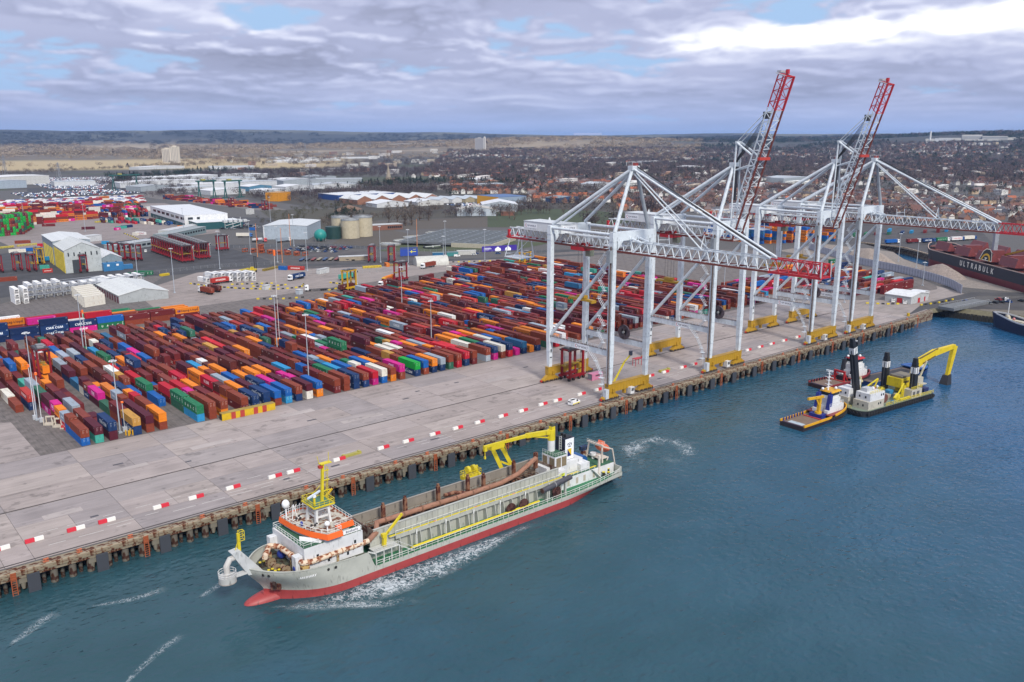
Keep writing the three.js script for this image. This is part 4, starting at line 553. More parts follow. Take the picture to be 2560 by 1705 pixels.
    const f = new MB(s > 0 ? [0.47, 0.48, 0.44] : [0.3, 0.27, 0.23]); f.box(58, 8.7, s * 4.75, 56, 2.3, 0.16); for (let x = 31; x < 86; x += 1.5) f.box(x, 8.6, s * 4.88, 0.16, 2.1, 0.22); f.box(58, 9.9, s * 4.8, 56, 0.16, 0.55); f.build('coaming', M.paint, o);
    const w = new MB(DGREEN); w.box(60, 7.5, s * 5.15, 53, 0.06, 0.6); w.color(YEL).box(60, 7.52, s * 5.75, 53, 0.08, 0.55); for (const x of [46, 58, 70]) w.color([0.75, 0.3, 0.2]).box(x, 7.57, s * 5.75, 0.7, 0.05, 0.5); w.build('walkway', M.paint, o);
    const r = new MB([0.72, 0.72, 0.68]); railing(r, [[35, 7.5, s * 6.05], [86, 7.5, s * 6.05]], 1.0, 2.2); r.build('handrail', M.clean, o);
    const p = new MB(YEL); p.tube([38, 3.95, s * 7.55], [77, 3.95, s * 7.55], 0.3, 8); p.build('yellow_pipe', M.paint, o);
    const gp = new MB([0.68, 0.69, 0.66]); for (let x = 40; x < 86; x += 8.2) gp.path([[x, 3, s * 7.0], [x, 6.6, s * 7.0], [x + 0.4, 7.3, s * 6.5]], 0.16, 7); gp.build('vent_pipe', M.paint, o);
  }
  const hold = new MB([0.13, 0.105, 0.09]); hold.box(58, 5.2, 0, 56, 0.2, 9.4); hold.color([0.2, 0.165, 0.14]); for (const x of [30, 86]) hold.box(x, 7.6, 0, 0.3, 4.6, 9.6); hold.color([0.1, 0.08, 0.07]); for (let x = 33; x < 86; x += 4.4) hold.box(x, 5.8, 0, 0.35, 1.3, 9.2); for (const z of [-2.9, 3]) hold.box(58, 6.3, z, 55, 0.3, 0.4); hold.color([0.19, 0.14, 0.11]); for (let x = 34; x < 86; x += 2.2) hold.bar([x, 6.9, -4.4], [x + 1.4, 7.3, 4.4], 0.2).box(x, 6.6, -3.6 + (x * 1.7) % 6, 0.9, 0.8, 0.9); hold.color([0.03, 0.03, 0.04]); for (let x = 35; x < 86; x += 4.4) hold.box(x, 5.35, 2.6, 2.6, 0.12, 2.4).box(x, 5.35, -2.2, 2.8, 0.12, 2.6); hold.build('hopper_hold', M.rusty, o);
  for (const x of [36.5, 42.5, 52, 61, 66, 76]) { const b = new MB(RUST); b.boxb(x, 5.2, -1.5, 0.8, 6.2 + (x % 3), 0.8); b.boxb(x, 11.2 + (x % 3), -1.5, 0.5, 0.8, 0.5); b.box(x, 8.2, 0.6, 0.4, 0.4, 4.6); b.build('valve_post', M.rusty, o); }
  for (const x of [47, 53.5]) { const b = new MB([0.24, 0.2, 0.15]); b.boxb(x, 7.2, 2.4, 4.6, 0.8, 1.8); for (const e of [-2, 2]) b.boxb(x + e, 5.2, 2.4, 0.3, 2, 0.3); b.build('trough', M.rusty, o); }
  for (const [x, z] of [[44, 1.6], [50.2, 2.4], [57.5, 2.3]]) { const b = new MB([0.02, 0.09, 0.3]); b.boxb(x, 5.3, z, 1.0, 2.2, 0.9); b.build('winch_box', M.paint, o); }
  const cat = new MB([0.25, 0.2, 0.16]); for (const z of [-3.6, -2.4]) railing(cat, [[31, 7.0, z], [85, 7.0, z]], 1, 1.9, 0.1); cat.box(58, 6.95, -3, 54, 0.1, 1.1); for (const x of [80, 82.5]) railing(cat, [[x, 7.2, -4], [x, 7.2, 3]], 1, 1.2, 0.1); cat.build('catwalk', M.rusty, o);
  new MB(RUST2).path([[27.8, 8.6, 6.4], [31, 8.9, 4.4], [33, 9.6, 1.4], [58, 8.9, 0.9], [70, 8.8, 0.7], [76, 9.6, 0.3], [83, 12, -0.6]], 0.62, 12).build('discharge_pipe', M.matte, o);
  for (let x = 35; x < 68; x += 5.1) { const b = new MB(RUST); b.tube([x, 9.55 - (x - 33) * 0.028, 1.38 - (x - 33) * 0.02], [x + 0.3, 9.55 - (x - 33) * 0.028, 1.38 - (x - 33) * 0.02], 0.8, 12); b.build('pipe_flange', M.matte, o); }
  { const b = new MB(RUST); b.tube([63.5, 6.9, 2.6], [69.5, 6.9, 2.4], 0.7, 10).path([[60, 8.9, 0.9], [57, 9.2, -1.6], [54, 9.2, -1.8]], 0.5, 9); b.build('spare_pipe', M.rusty, o); new MB(RUST).boxb(83.2, 9, -1, 0.9, 4.4, 0.9).build('pipe_riser', M.rusty, o); }
  // bow pipe with its rust, bow connection and mast
  const bp = [[6.6, 9.6, 0.6], [9.4, 9.9, -3.4], [11.2, 9.5, -2.4], [12.0, 8.9, 6.9], [14, 8.7, 7.2], [27.8, 8.6, 6.4]]; new MB([0.66, 0.56, 0.46]).path(bp, 0.6, 12).build('bow_pipe', M.rusty, o);
  { const b = new MB([0.42, 0.22, 0.13]); for (let i = 0; i + 1 < bp.length; i++) { const L = Math.hypot(...sub(bp[i + 1], bp[i])), n = Math.floor(L / 3.4); for (let j = 0; j <= n; j++) { const t = (j + 0.5) / (n + 1); b.tube(along(bp[i], bp[i + 1], t), along(bp[i], bp[i + 1], Math.min(1, t + 0.2 / L)), 0.7, 12); } } for (const [x, z] of [[9.3, -3], [11.6, 2.4], [12.3, 7], [20, 6.8], [26, 6.5]]) b.color([0.4, 0.3, 0.16]).boxb(x, 6.5, z, 0.5, 2.1, 0.5); b.color([0.5, 0.36, 0.14]).boxb(12.4, 6.5, 6.9, 1.6, 1.7, 1.2); b.build('pipe_support', M.rusty, o); }
  { const b = new MB([0.58, 0.6, 0.6]); b.hexa([[2.8, 7.0, 1.0], [6.4, 6.4, 1.0], [6.4, 6.4, -1.0], [2.8, 7.0, -1.0], [-0.4, 13.0, 0.9], [1.4, 13.2, 0.9], [1.4, 13.2, -0.9], [-0.4, 13.0, -0.9]]); b.build('bow_arm', M.paint, o);
    const c = new MB([0.5, 0.5, 0.48]); c.tube([-1.4, 7.0, 0.4], [-1.4, 8.2, 0.4], 1.75, 18); c.color([0.45, 0.4, 0.36]).tube([-1.4, 6.8, 0.4], [-1.4, 7.02, 0.4], 1.78, 18); c.color([0.62, 0.6, 0.57]).path([[-1.4, 8.2, 0.4], [-1.5, 10.2, 0.4], [-0.6, 11.6, 0.3], [0.8, 11.6, 0.1]], 0.6, 12); c.color([0.5, 0.5, 0.48]); c.color([0.66, 0.66, 0.64]).box(1.2, 7.7, 0.4, 2.6, 0.25, 1.6); c.build('bow_coupling', M.paint, o);
    const r = new MB([0.75, 0.75, 0.74]); railing(r, Array.from({ length: 15 }, (_, i) => [-1.4 + 1.75 * Math.cos(i / 14 * 6.28), 8.2, 0.4 + 1.75 * Math.sin(i / 14 * 6.28)]), 1.1, 0.8); r.build('handrail', M.clean, o);
    const y = new MB(YEL); y.bar([1.6, 12.4, 0], [1.6, 16.6, 0], 0.55); y.bar([0.6, 12.6, 0], [1.5, 15, 0], 0.14); for (const [a, e] of [[-0.5, -0.5], [0.5, -0.5], [0.5, 0.5], [-0.5, 0.5]]) y.bar([2.2 + a, 15, e], [2.2 + a, 17, e], 0.1); for (const q of [15, 16, 17]) for (const e of [-0.5, 0.5]) y.bar([1.7, q, e], [2.7, q, e], 0.1).bar([2.2 + e, q, -0.5], [2.2 + e, q, 0.5], 0.1); y.build('bow_mast', M.paint, o);
    const w = new MB([0.26, 0.2, 0.13]); for (const [x, z] of [[8.3, 1.2], [9.4, 3.4], [8.6, -1.8]]) w.tube([x, 7.3, z - 0.9], [x, 7.3, z + 0.9], 0.62, 10).boxb(x, 6.5, z, 1.9, 0.5, 2.3).tube([x, 7.3, z + 0.9], [x, 7.3, z + 1.1], 0.95, 10); w.build('windlass', M.rusty, o);
    for (const [x, z] of [[6.9, 2.4], [7.8, 3.6], [7, -2]]) { const q = new MB([0.03, 0.03, 0.03]); for (const e of [-0.4, 0.4]) q.tube([x + e, 6.5, z], [x + e, 7.4, z], 0.26, 8); q.color(YEL); for (const e of [-0.4, 0.4]) q.tube([x + e, 7.4, z], [x + e, 7.55, z], 0.32, 8); q.build('bollard', M.paint, o); }
    for (const [x, z, s] of [[11.2, 5.2, 0.7], [11.6, -2.4, 1.0]]) { const q = new MB([0.015, 0.04, 0.27]); q.ball([x, 6.6 + s, z], s, 6, 10, 1.1, -0.9); q.build('blue_cover', M.matte, o); } }
  // hull marks: name, anchor, fairleads
  const name = decal(512, 96, (c) => { c.fillStyle = '#ffffff'; c.font = 'bold 88px sans-serif'; c.textBaseline = 'middle'; c.fillText('MEDWAY', 60, 50); });
  { const x0 = 10.2, x1 = 14.8, y = 6.1, g = new MB(); for (let i = 0; i < 8; i++) { const P = (t, q) => { const x = mix(x0, x1, t), yy = y + q; return [x, yy - 0.02 * 0, zAt(x, yy) + 0.14]; }, a = i / 8, c = (i + 1) / 8; g.quad(P(a, -0.45), P(c, -0.45), P(c, 0.45), P(a, 0.45), [[a, 0], [c, 0], [c, 1], [a, 1]]); } const e = g.geo(); e.deleteAttribute('color'); mesh('ship_name', e, name, o); }
  { const b = new MB([0.06, 0.035, 0.03]); const z = zAt(7.4, 4.2); b.box(7.4, 4.2, z + 0.1, 1.5, 1.9, 0.6, 0.7); b.color([0.15, 0.07, 0.05]).box(6.9, 3.9, z - 0.1, 0.5, 1.8, 0.9, 0.7).box(7.9, 3.9, z + 0.5, 0.5, 1.8, 0.9, 0.7); b.build('anchor', M.rusty, o); for (const [x, y] of [[4.9, 7.3], [5.7, 7.2], [16.9, 6.3], [18.6, 6.2]]) { const q = new MB([0.02, 0.02, 0.02]); const zz = zAt(x, y); q.tube([x, y, zz - 0.2], [x + 0.05, y, zz + 0.1], 0.32, 10); q.build('fairlead', M.matte, o); } }
  // bridge house
  { const b = new MB(WHT); b.hexa([[12.7, 6.5, 6.6], [26.2, 6.5, 6.9], [26.2, 6.5, -7.2], [12.2, 6.5, -7.2], [12.5, 11.9, 6.6], [26.2, 11.9, 6.9], [26.2, 11.9, -7.2], [12.0, 11.9, -7.2]]); b.boxb(11.6, 6.5, 5.2, 1.6, 3.6, 1.8).boxb(11.4, 8.4, -6.2, 1.8, 2.2, 1.6); b.build('deckhouse', M.paint, o);
    new MB(DGREEN).box(19.2, 11.95, -0.1, 13.4, 0.1, 13.6).build('bridge_deck', M.matte, o);
    for (const [x, y, z, w] of [[12.3, 9.6, -5.6, 0], [12.35, 9.4, -3.4, 0], [12.36, 9.2, -2.2, 0], [12.45, 9.2, 1.2, 0], [12.48, 8.8, 2.4, 0], [15.5, 9.3, 6.72, 1], [24.3, 9.8, 6.88, 1], [18, 7.6, 6.78, 1], [22.5, 7.6, 6.84, 1]]) { const q = new MB([0.02, 0.02, 0.025]); q.box(x, y, z, w ? 0.5 : 0.08, 0.75, w ? 0.08 : 0.5); q.build('window', M.glass, o); }
    const r = new MB([0.75, 0.78, 0.76]); railing(r, [[20, 12, 6.7], [26, 12, 6.8], [26, 12, -7]], 1.05, 1.3); railing(r, [[16, 12, 6.5], [12.6, 12, 6.4], [12.2, 12, -7.1], [17, 12, -7.1]], 1.05, 1.4); r.build('handrail', M.clean, o);
    const wh = [[16.6, -8.3], [13.5, -7.2], [13.9, -1.6], [14.4, 1.2], [15.2, 4.4], [17.2, 8.4], [20.8, 8.4], [20.6, 5.4], [25.2, 5.3], [25.2, -5.4], [20.4, -5.6], [20, -8.3]], inset = (d) => wh.map(([x, z]) => [19 + (x - 19) * d, z * d]);
    new MB([0.6, 0.62, 0.64]).prism(inset(0.86), 12, 12.5).build('wheelhouse_wall', M.paint, o); new MB([0.02, 0.025, 0.03]).prism(inset(0.87), 12.5, 13.2).build('wheelhouse_glass', M.glass, o);
    const v = new MB(ORN); for (let i = 0; i < wh.length; i++) { const a = wh[i], c = wh[(i + 1) % wh.length], e = inset(0.965)[i], f = inset(0.965)[(i + 1) % wh.length]; v.quad([a[0], 12.9, a[1]], [c[0], 12.9, c[1]], [f[0], 14.2, f[1]], [e[0], 14.2, e[1]]); } v.build('orange_band', M.clean, o);
    new MB([0.5, 0.49, 0.46]).prism(inset(0.96), 13.6, 13.9).build('wheelhouse_roof', M.rusty, o);
    const rr2 = new MB([0.78, 0.76, 0.72]); railing(rr2, [...inset(0.94), inset(0.94)[0]].map(([x, z]) => [x, 13.9, z]), 1.15, 1.5); rr2.build('roof_rail', M.clean, o);
    const wg = new MB(WHT); wg.hexa([[13.6, 11.9, 2.6], [16.4, 11.9, 6.5], [16.3, 11.9, 6.6], [13.5, 11.9, 2.7], [13.6, 13.0, 2.6], [17.2, 12.6, 6.5], [17.1, 12.6, 6.6], [13.5, 13.0, 2.7]]); wg.build('wing_screen', M.paint, o);
    const sg = decal(256, 64, (c, w, h) => { c.fillStyle = '#e8e8e8'; c.fillRect(0, 0, w, h); c.fillStyle = '#1d2440'; c.font = 'bold 46px sans-serif'; c.textBaseline = 'middle'; c.textAlign = 'center'; c.fillText('Boskalis', w / 2, 34); }); panel('sign', sg, o, [23.6, 12.75, 7.0], 4.2, 1.0, 0);
    // mast on its white legs
    const l = new MB([0.76, 0.76, 0.75]); for (const [x, z] of [[18.2, -1.7], [20.8, -1.7], [18.2, 1.7], [20.8, 1.7]]) l.bar([mix(19.5, x, 1.25), 13.9, z * 1.25], [x, 18.2, z], 0.7, 0.5); for (const y of [15.6, 17.4]) { l.box(19.5, y, 1.9, 2.8, 0.5, 0.14).box(19.5, y, -1.9, 2.8, 0.5, 0.14).box(18.1, y, 0, 0.14, 0.5, 3.6).box(20.9, y, 0, 0.14, 0.5, 3.6); } l.build('mast_legs', M.paint, o);
    const pf = new MB(YEL); for (const [a, c] of [[[17.2, -2.8], [17.2, 2.8]], [[22, -2.8], [22, 2.8]], [[17.2, -2.8], [22, -2.8]], [[17.2, 2.8], [22, 2.8]]]) pf.bar([a[0], 18.3, a[1]], [c[0], 18.3, c[1]], 0.3); railing(pf, [[17.2, 18.4, -2.8], [17.2, 18.4, 2.8], [22, 18.4, 2.8], [22, 18.4, -2.8], [17.2, 18.4, -2.8]], 1.1, 1.3, 0.1); pf.color([0.06, 0.2, 0.13]).box(19.6, 18.35, 0, 4.6, 0.08, 5.4); pf.build('mast_platform', M.paint, o);
    const m = new MB(YEL); m.bar([20.4, 18.4, 0.2], [21, 27, 0.2], 0.55); for (const e of [-0.35, 0.35]) m.bar([21.7, 18.4, e], [22.1, 26, e], 0.1); for (let y = 19; y < 26; y += 0.9) m.bar([21.9, y, -0.35], [21.9, y, 0.35], 0.08); for (const y of [20.6, 23, 25.2]) m.box(21.6, y, 0.2, 1.6, 0.16, 0.3); m.box(21.6, 27, 0.2, 2.6, 0.2, 1.2).bar([20.2, 27, 0.2], [19.8, 29, 0.2], 0.1).bar([22.4, 27, 0.2], [22.5, 29.3, 0.2], 0.1).bar([18, 18.4, 1.4], [18, 20.4, 1.4], 0.4).bar([17.6, 18.6, -1.5], [20.2, 22, 0], 0.1); m.color([0.5, 0.05, 0.03]).box(20.4, 26.4, 0.3, 0.9, 0.6, 0.7); m.build('signal_mast', M.paint, o);
    const rd = new MB([0.6, 0.68, 0.8]); rd.box(18, 20.9, 1.4, 4.4, 0.35, 0.35, 0.5); rd.color(WHT).boxb(18, 20.3, 1.4, 0.7, 0.45, 0.7); rd.build('radar_scanner', M.clean, o);
    const ra = new MB(WHT); ra.tube([14.6, 13.9, -5.4], [14.6, 16.3, -5.4], 0.2, 8).ball([14.6, 17.4, -5.4], 0.85, 7, 14, 1.25).ball([18.4, 15.6, 6.0], 0.6, 6, 12).tube([18.4, 13.9, 6], [18.4, 15.2, 6], 0.15, 7); for (let i = 0; i < 5; i++) ra.path([[16 + i * 0.8, 13.9, -7.2 + i * 0.1], [16 + i * 0.8, 15.6, -7.2 + i * 0.1], [16.3 + i * 0.8, 15.8, -7.2]], 0.07, 5); ra.bar([15.4, 13.9, -4.2], [16, 17.2, -4.6], 0.14).bar([16.6, 13.9, -4.2], [16, 17.2, -4.6], 0.14); ra.build('radome', M.clean, o);
    const lt = new MB([0.02, 0.02, 0.02]); for (const [x, z] of [[15.6, -2.6], [16.3, -2.2], [16.6, -3.4], [16.4, 2.8], [17, 3.2], [17.6, 2.8]]) lt.ball([x, 14.7, z], 0.3, 4, 8); lt.color([0.75, 0.72, 0.68]); for (const [x, z] of [[15.9, -2.9], [17, 3]]) lt.bar([x - 1, 14.3, z], [x + 1, 14.7, z], 0.14).boxb(x, 13.9, z, 0.12, 0.5, 0.12); lt.color([0.015, 0.04, 0.27]).ball([15.2, 14.6, 0.6], 0.36, 5, 8, 1.9); lt.build('deck_lights', M.clean, o);
    const dv = new MB([0.68, 0.44, 0.02]); dv.bar([22.5, 13, -7.6], [27.5, 16.4, -8.6], 0.3, 0.4); dv.build('davit', M.paint, o); const d2 = new MB(YEL); d2.bar([31.6, 6.2, 6.6], [31.8, 8.6, 6.6], 0.8).bar([31.6, 8.3, 6.6], [36.8, 12.4, 6.2], 0.42, 0.5).box(31.6, 8.8, 6.6, 1, 0.8, 0.9); d2.build('davit', M.paint, o); }
  // yellow gantries on the far side
  for (const [x, k] of [[79, 1], [67, 0]]) { const b = new MB(YEL), z = -7.6; if (k) { for (const e of [-1.5, 1.5]) b.bar([x + 2 + e * 1.3, 3, z + 1], [x - 2.2 + e, 14.2, z - 2], 0.9, 1.0); b.box(x - 2.2, 14.4, z - 2.1, 4.4, 1.3, 1.5).bar([x - 1.4, 10, z - 1], [x + 2, 8, z - 0.6], 0.5).bar([x + 3.6, 3, z + 0.5], [x + 3, 7.4, z], 0.7).bar([x + 3, 7.4, z], [x - 1, 13.6, z - 1.8], 0.3); railing(b, [[x - 4.6, 13.6, z - 2.6], [x + 0.6, 13.6, z - 2.6]], 1.3, 0.9, 0.1); for (const e of [0, 0.8]) b.bar([x + 1.6 + e, 5, z], [x - 0.2 + e, 15, z - 2.4], 0.12); } else { for (const e of [-2, -0.7, 0.7, 2]) b.bar([x + e * 1.1, 3, z + (e % 2 ? 1 : -0.4)], [x + e * 0.9, 8.6, z - 0.6], 0.5); b.box(x, 8.9, z - 0.6, 5.4, 1.0, 2); railing(b, [[x - 2.7, 9.4, z - 1.6], [x + 2.7, 9.4, z - 1.6], [x + 2.7, 9.4, z + 0.4], [x - 2.7, 9.4, z + 0.4], [x - 2.7, 9.4, z - 1.6]], 1.2, 1, 0.1); for (const e of [-0.9, 0.9]) b.tube([x + e - 0.4, 10.8, z - 0.6], [x + e + 0.4, 10.8, z - 0.6], 1.0, 14); b.box(x + 2.6, 8, z - 1.4, 0.5, 6, 0.4); } b.build('suction_gantry', M.paint, o); }
  const sp = new MB([0.08, 0.08, 0.1]); sp.tube([70, 3.9, -7.4], [82, 4, -7.4], 0.5, 9); sp.color([0.5, 0.5, 0.48]).box(72, 4.4, -7, 2, 1.8, 1.4); sp.build('suction_pipe', M.paint, o);
  // aft house, crane, funnel
  { const b = new MB(WHT); b.boxb(88.4, 3, 0.8, 4.4, 9.4, 5.2).boxb(94.2, 3, -0.2, 6.2, 6.4, 5.4).boxb(97, 3, 1.6, 3.4, 5.2, 4.6).boxb(96.5, 3, 0.4, 22, 3.0, 8.6).boxb(87.2, 6, 3.6, 4.2, 2.6, 2.2).boxb(85.2, 6, -0.4, 1.2, 3.2, 4.6); b.build('aft_house', M.paint, o);
    new MB(DGREEN).box(96.5, 6.06, 0.4, 21.8, 0.1, 8.4).box(88.4, 12.46, 0.8, 4.2, 0.1, 5).build('aft_deck', M.matte, o);
    const gr = new MB([0.23, 0.18, 0.1]); for (const [x, z, w, d] of [[86.17, -0.6, 0.06, 1.7], [86.17, 2.2, 0.06, 1.9], [87.5, 3.43, 1.6, 0.06], [89.5, 3.43, 1.6, 0.06]]) { const q = new MB([0.24, 0.185, 0.11]); q.box(x, 10.6, z, w, 2.7, d); for (let y = 9.4; y < 12; y += 0.45) q.box(x, y, z, w + 0.06, 0.1, d + 0.02); q.build('grille', M.matte, o); }
    for (const x of [90, 93.2, 96, 99.6]) { const q = new MB([0.5, 0.45, 0.36]); q.box(x, 4.4, 4.74, 0.8, 1.7, 0.06); q.build('door', M.paint, o); }
    const y = new MB(YEL); y.box(92, 6.15, 3.4, 6, 0.08, 0.8).box(99, 6.15, 3.6, 5, 0.08, 0.6).box(84.5, 3.1, 4.6, 1.8, 0.08, 0.8).box(85, 3.1, 5.5, 0.7, 0.08, 2.4); y.build('deck_marking', M.paint, o);
    panel('sign', decal(128, 96, (c) => { c.fillStyle = '#c9d32a'; c.fillRect(6, 4, 116, 52); c.fillStyle = '#1c2b66'; c.fillRect(6, 56, 116, 34); c.fillRect(20, 14, 80, 8); c.fillRect(20, 30, 64, 6); }), o, [87.6, 7.2, 4.72], 2.2, 1.6, 0);
    const f = new MB(NAVY); f.boxb(93.6, 9.4, -0.8, 3.4, 6.2, 3.8); f.color([0.005, 0.005, 0.006]).box(93.6, 15.62, -0.8, 2.6, 0.1, 3); for (const z of [-1.8, -0.6]) f.tube([93.4, 15.4, z], [93.4, 16.4, z], 0.35, 9); f.build('funnel', M.paint, o);
    panel('funnel_badge', decal(256, 384, (c, w, h) => { c.fillStyle = '#e6e8ec'; c.fillRect(0, 0, w, h); c.fillStyle = '#151a3a'; c.fillRect(86, 142, 84, 14); c.lineWidth = 13; c.strokeStyle = '#151a3a'; for (const s of [-1, 1]) { c.beginPath(); c.arc(128 + s * 36, 110, 22, s > 0 ? -2.6 : -1.2 - 2, s > 0 ? 0.6 : 0); c.stroke(); c.fillRect(128 + s * 44 - 6, 100, 12, 34); } c.fillRect(121, 96, 14, 40); c.beginPath(); c.arc(128, 78, 8, 0, 7); c.fill(); c.fillStyle = '#d9b21c'; c.beginPath(); c.moveTo(68, 190); c.lineTo(188, 190); c.lineTo(188, 330); c.closePath(); c.fill(); c.fillStyle = '#14235c'; c.beginPath(); c.moveTo(68, 190); c.lineTo(68, 330); c.lineTo(188, 330); c.closePath(); c.fill(); }), o, [93.6, 12.5, 1.13], 3.2, 6, 0);
    const k = new MB(WHT); k.tube([89, 12.4, -1.2], [89, 15.6, -1.2], 1.0, 16); k.build('crane_column', M.paint, o); const k2 = new MB(YEL); k2.tube([89, 15.6, -1.2], [89, 18.6, -1.2], 1.05, 14).box(89.2, 18.9, -1.2, 1.2, 1.2, 1.2); k2.color([0.1, 0.1, 0.06]).box(89.2, 19.7, -1.2, 0.9, 1.4, 1.1); k2.build('crane_head', M.paint, o);
    const j = new MB(YEL); j.bar([88.6, 18, -1.2], [80, 18.9, -1.2], 0.9, 1.2).bar([80, 18.85, -1.2], [66.6, 19.2, -1.2], 0.7, 0.85, 0.5, 0.6).bar([88.2, 16.4, -1.2], [82, 18.2, -1.2], 0.35).box(66.4, 18.7, -1.2, 0.9, 1.5, 0.7).bar([66.3, 18, -1.2], [66.3, 16.2, -1.2], 0.16).box(66.3, 16.2, -1.2, 0.4, 0.7, 0.4); j.build('crane_jib', M.paint, o);
    const lad = new MB([0.5, 0.52, 0.5]); for (const e of [-0.4, 0.4]) lad.bar([91.2 + e, 12.4, 0], [91.2 + e, 16.4, 0], 0.1); for (let q = 12.8; q < 16.4; q += 0.5) lad.bar([90.8, q, 0], [91.6, q, 0], 0.08); railing(lad, [[86.4, 12.5, -1.8], [86.4, 12.5, 3.3], [90.5, 12.5, 3.3]], 1, 1.1); lad.build('ladder', M.clean, o);
    // gear on the after deck
    const bt = new MB([0.015, 0.1, 0.32]); bt.tube([99, 7.6, -2.6], [99, 7.6, 1.2], 1.5, 14); bt.build('blue_tank', M.paint, o); const wm = new MB([0.75, 0.75, 0.74]); wm.tube([105, 3.2, -1], [105, 7.2, -1], 0.55, 10).tube([105, 7.2, -1], [105, 7.9, -1], 0.9, 12); wm.build('vent_cowl', M.paint, o); const gt = new MB([0.36, 0.34, 0.31]); gt.tube([104.6, 3, -4.2], [104.6, 8, -4.2], 1.2, 12); gt.color([0.02, 0.05, 0.15]).box(104.4, 8.6, -4.2, 2.4, 1.1, 1.5); gt.build('storage_tank', M.rusty, o);
    const sk = new MB(YEL); sk.boxb(103, 3.2, 1.4, 2.4, 1.1, 1.9); sk.color([0.2, 0.03, 0.03]).box(103, 4.32, 1.4, 2, 0.06, 1.5); sk.build('skip', M.paint, o); const yc = new MB(YEL); yc.boxb(98, 3, -4.6, 0.9, 7.4, 0.9).box(98.4, 10.6, -4.6, 1.6, 1.2, 1); yc.build('stores_crane', M.paint, o);
    const A = new MB([0.72, 0.64, 0.55]); for (const z of [-3.2, 3.2]) A.bar([104.4, 6, z], [104.8, 10.8, z * 0.8], 0.35).bar([104.8, 10.8, z * 0.8], [109, 9, z * 0.8], 0.35).bar([109, 9, z * 0.8], [110.2, 4, z * 0.8], 0.3).bar([104.4, 3.4, z], [107.5, 7, z * 0.8], 0.2); A.box(104.8, 10.9, 0, 0.5, 0.5, 6).box(106, 6.9, 0, 3, 0.2, 5); railing(A, [[104, 11, -2.6], [104, 11, 2.6], [105.8, 11, 2.6]], 1, 0.9); A.build('lifeboat_frame', M.paint, o);
    const lb = new MB([0.78, 0.17, 0.08]); lb.m = (p) => { const a = -0.5, x = p[0], y = p[1]; return [107.6 + x * Math.cos(a) - y * Math.sin(a), 9.2 + x * Math.sin(a) + y * Math.cos(a), p[2]]; }; lb.grid((i, q) => { const t = i / 14 * 2 - 1, g = q / 14 * 6.2832, r = Math.pow(1 - Math.abs(t) ** 2.6, 0.6); return [t * 3.1, 1.25 * r * Math.sin(g), 1.2 * r * Math.cos(g)]; }, 14, 14); lb.box(-1.2, 1.3, 0, 1.6, 0.7, 1.2); lb.build('lifeboat', M.paint, o);
    for (const [x, z] of [[102.6, 5.6], [105.4, 4.6], [103.6, 6.5]]) { const q = new MB([0.03, 0.025, 0.02]); q.tube([x, 3.5, z], [x, 4.5, z], 0.4, 9); q.color(YEL).tube([x, 4.5, z], [x, 4.65, z], 0.46, 9); q.build('bollard', M.paint, o); } const wn = new MB([0.38, 0.24, 0.13]); wn.tube([105, 4.4, 1.6], [105, 4.4, 3.6], 0.8, 12).box(105, 3.7, 2.6, 1.8, 0.8, 2.6); wn.build('winch', M.rusty, o); const bc = new MB([0.015, 0.05, 0.28]); bc.ball([103.6, 4.1, 3.8], 0.8, 5, 9, 0.8, -0.6); bc.build('blue_cover', M.matte, o);
    const dp = new MB([0.07, 0.07, 0.085]); dp.tube([78.2, 6.4, 7.4], [88.6, 7.4, 7.0], 0.72, 14); dp.color([0.1, 0.045, 0.035]).tube([78.1, 6.4, 7.4], [78.25, 6.41, 7.4], 0.74, 14); dp.color([0.35, 0.35, 0.36]).tube([82.6, 6.82, 7.24], [82.8, 6.84, 7.24], 0.78, 14); dp.color(GREY).boxb(80, 3, 7.2, 0.5, 2.9, 0.6).boxb(86.6, 3, 7, 0.5, 3.6, 0.6); dp.build('drag_pipe', M.paint, o);
    for (const [x, y] of [[67.6, 4.7], [71.8, 4.7], [83, 4.9]]) { const q = new MB([0.085, 0.035, 0.03]); q.tube([x, y, 7.4], [x, y, 7.75], 1.45, 20).tube([x, y, 7.7], [x, y, 7.95], 0.5, 12); q.build('flange_disc', M.rusty, o); }
    const st = new MB([0.7, 0.71, 0.7]); st.bar([98.6, 6.2, 5.2], [101.6, 3.2, 5.4], 0.9, 0.16).bar([98.6, 7.2, 5.6], [101.6, 4.2, 5.8], 0.09); railing(st, [[86, 6.1, 4.6], [98, 6.1, 4.6]], 1, 1.5); st.color([0.66, 0.6, 0.52]).boxb(101.4, 3, 4.9, 0.5, 6.6, 0.5); st.build('stairs', M.clean, o);
    const sb = new MB(GREY); sb.hexa([[104.5, 3.7, 7.4], [108.1, 3.7, 7.2], [108.1, 3.7, 6.9], [104.5, 3.7, 7.1], [105.4, 4.2, 7.4], [108.1, 5.2, 7.2], [108.1, 5.2, 6.9], [105.4, 4.2, 7.1]]); sb.box(108, 4.4, 0, 0.25, 1.6, 14); sb.build('stern_bulwark', M.paint, o); }
}

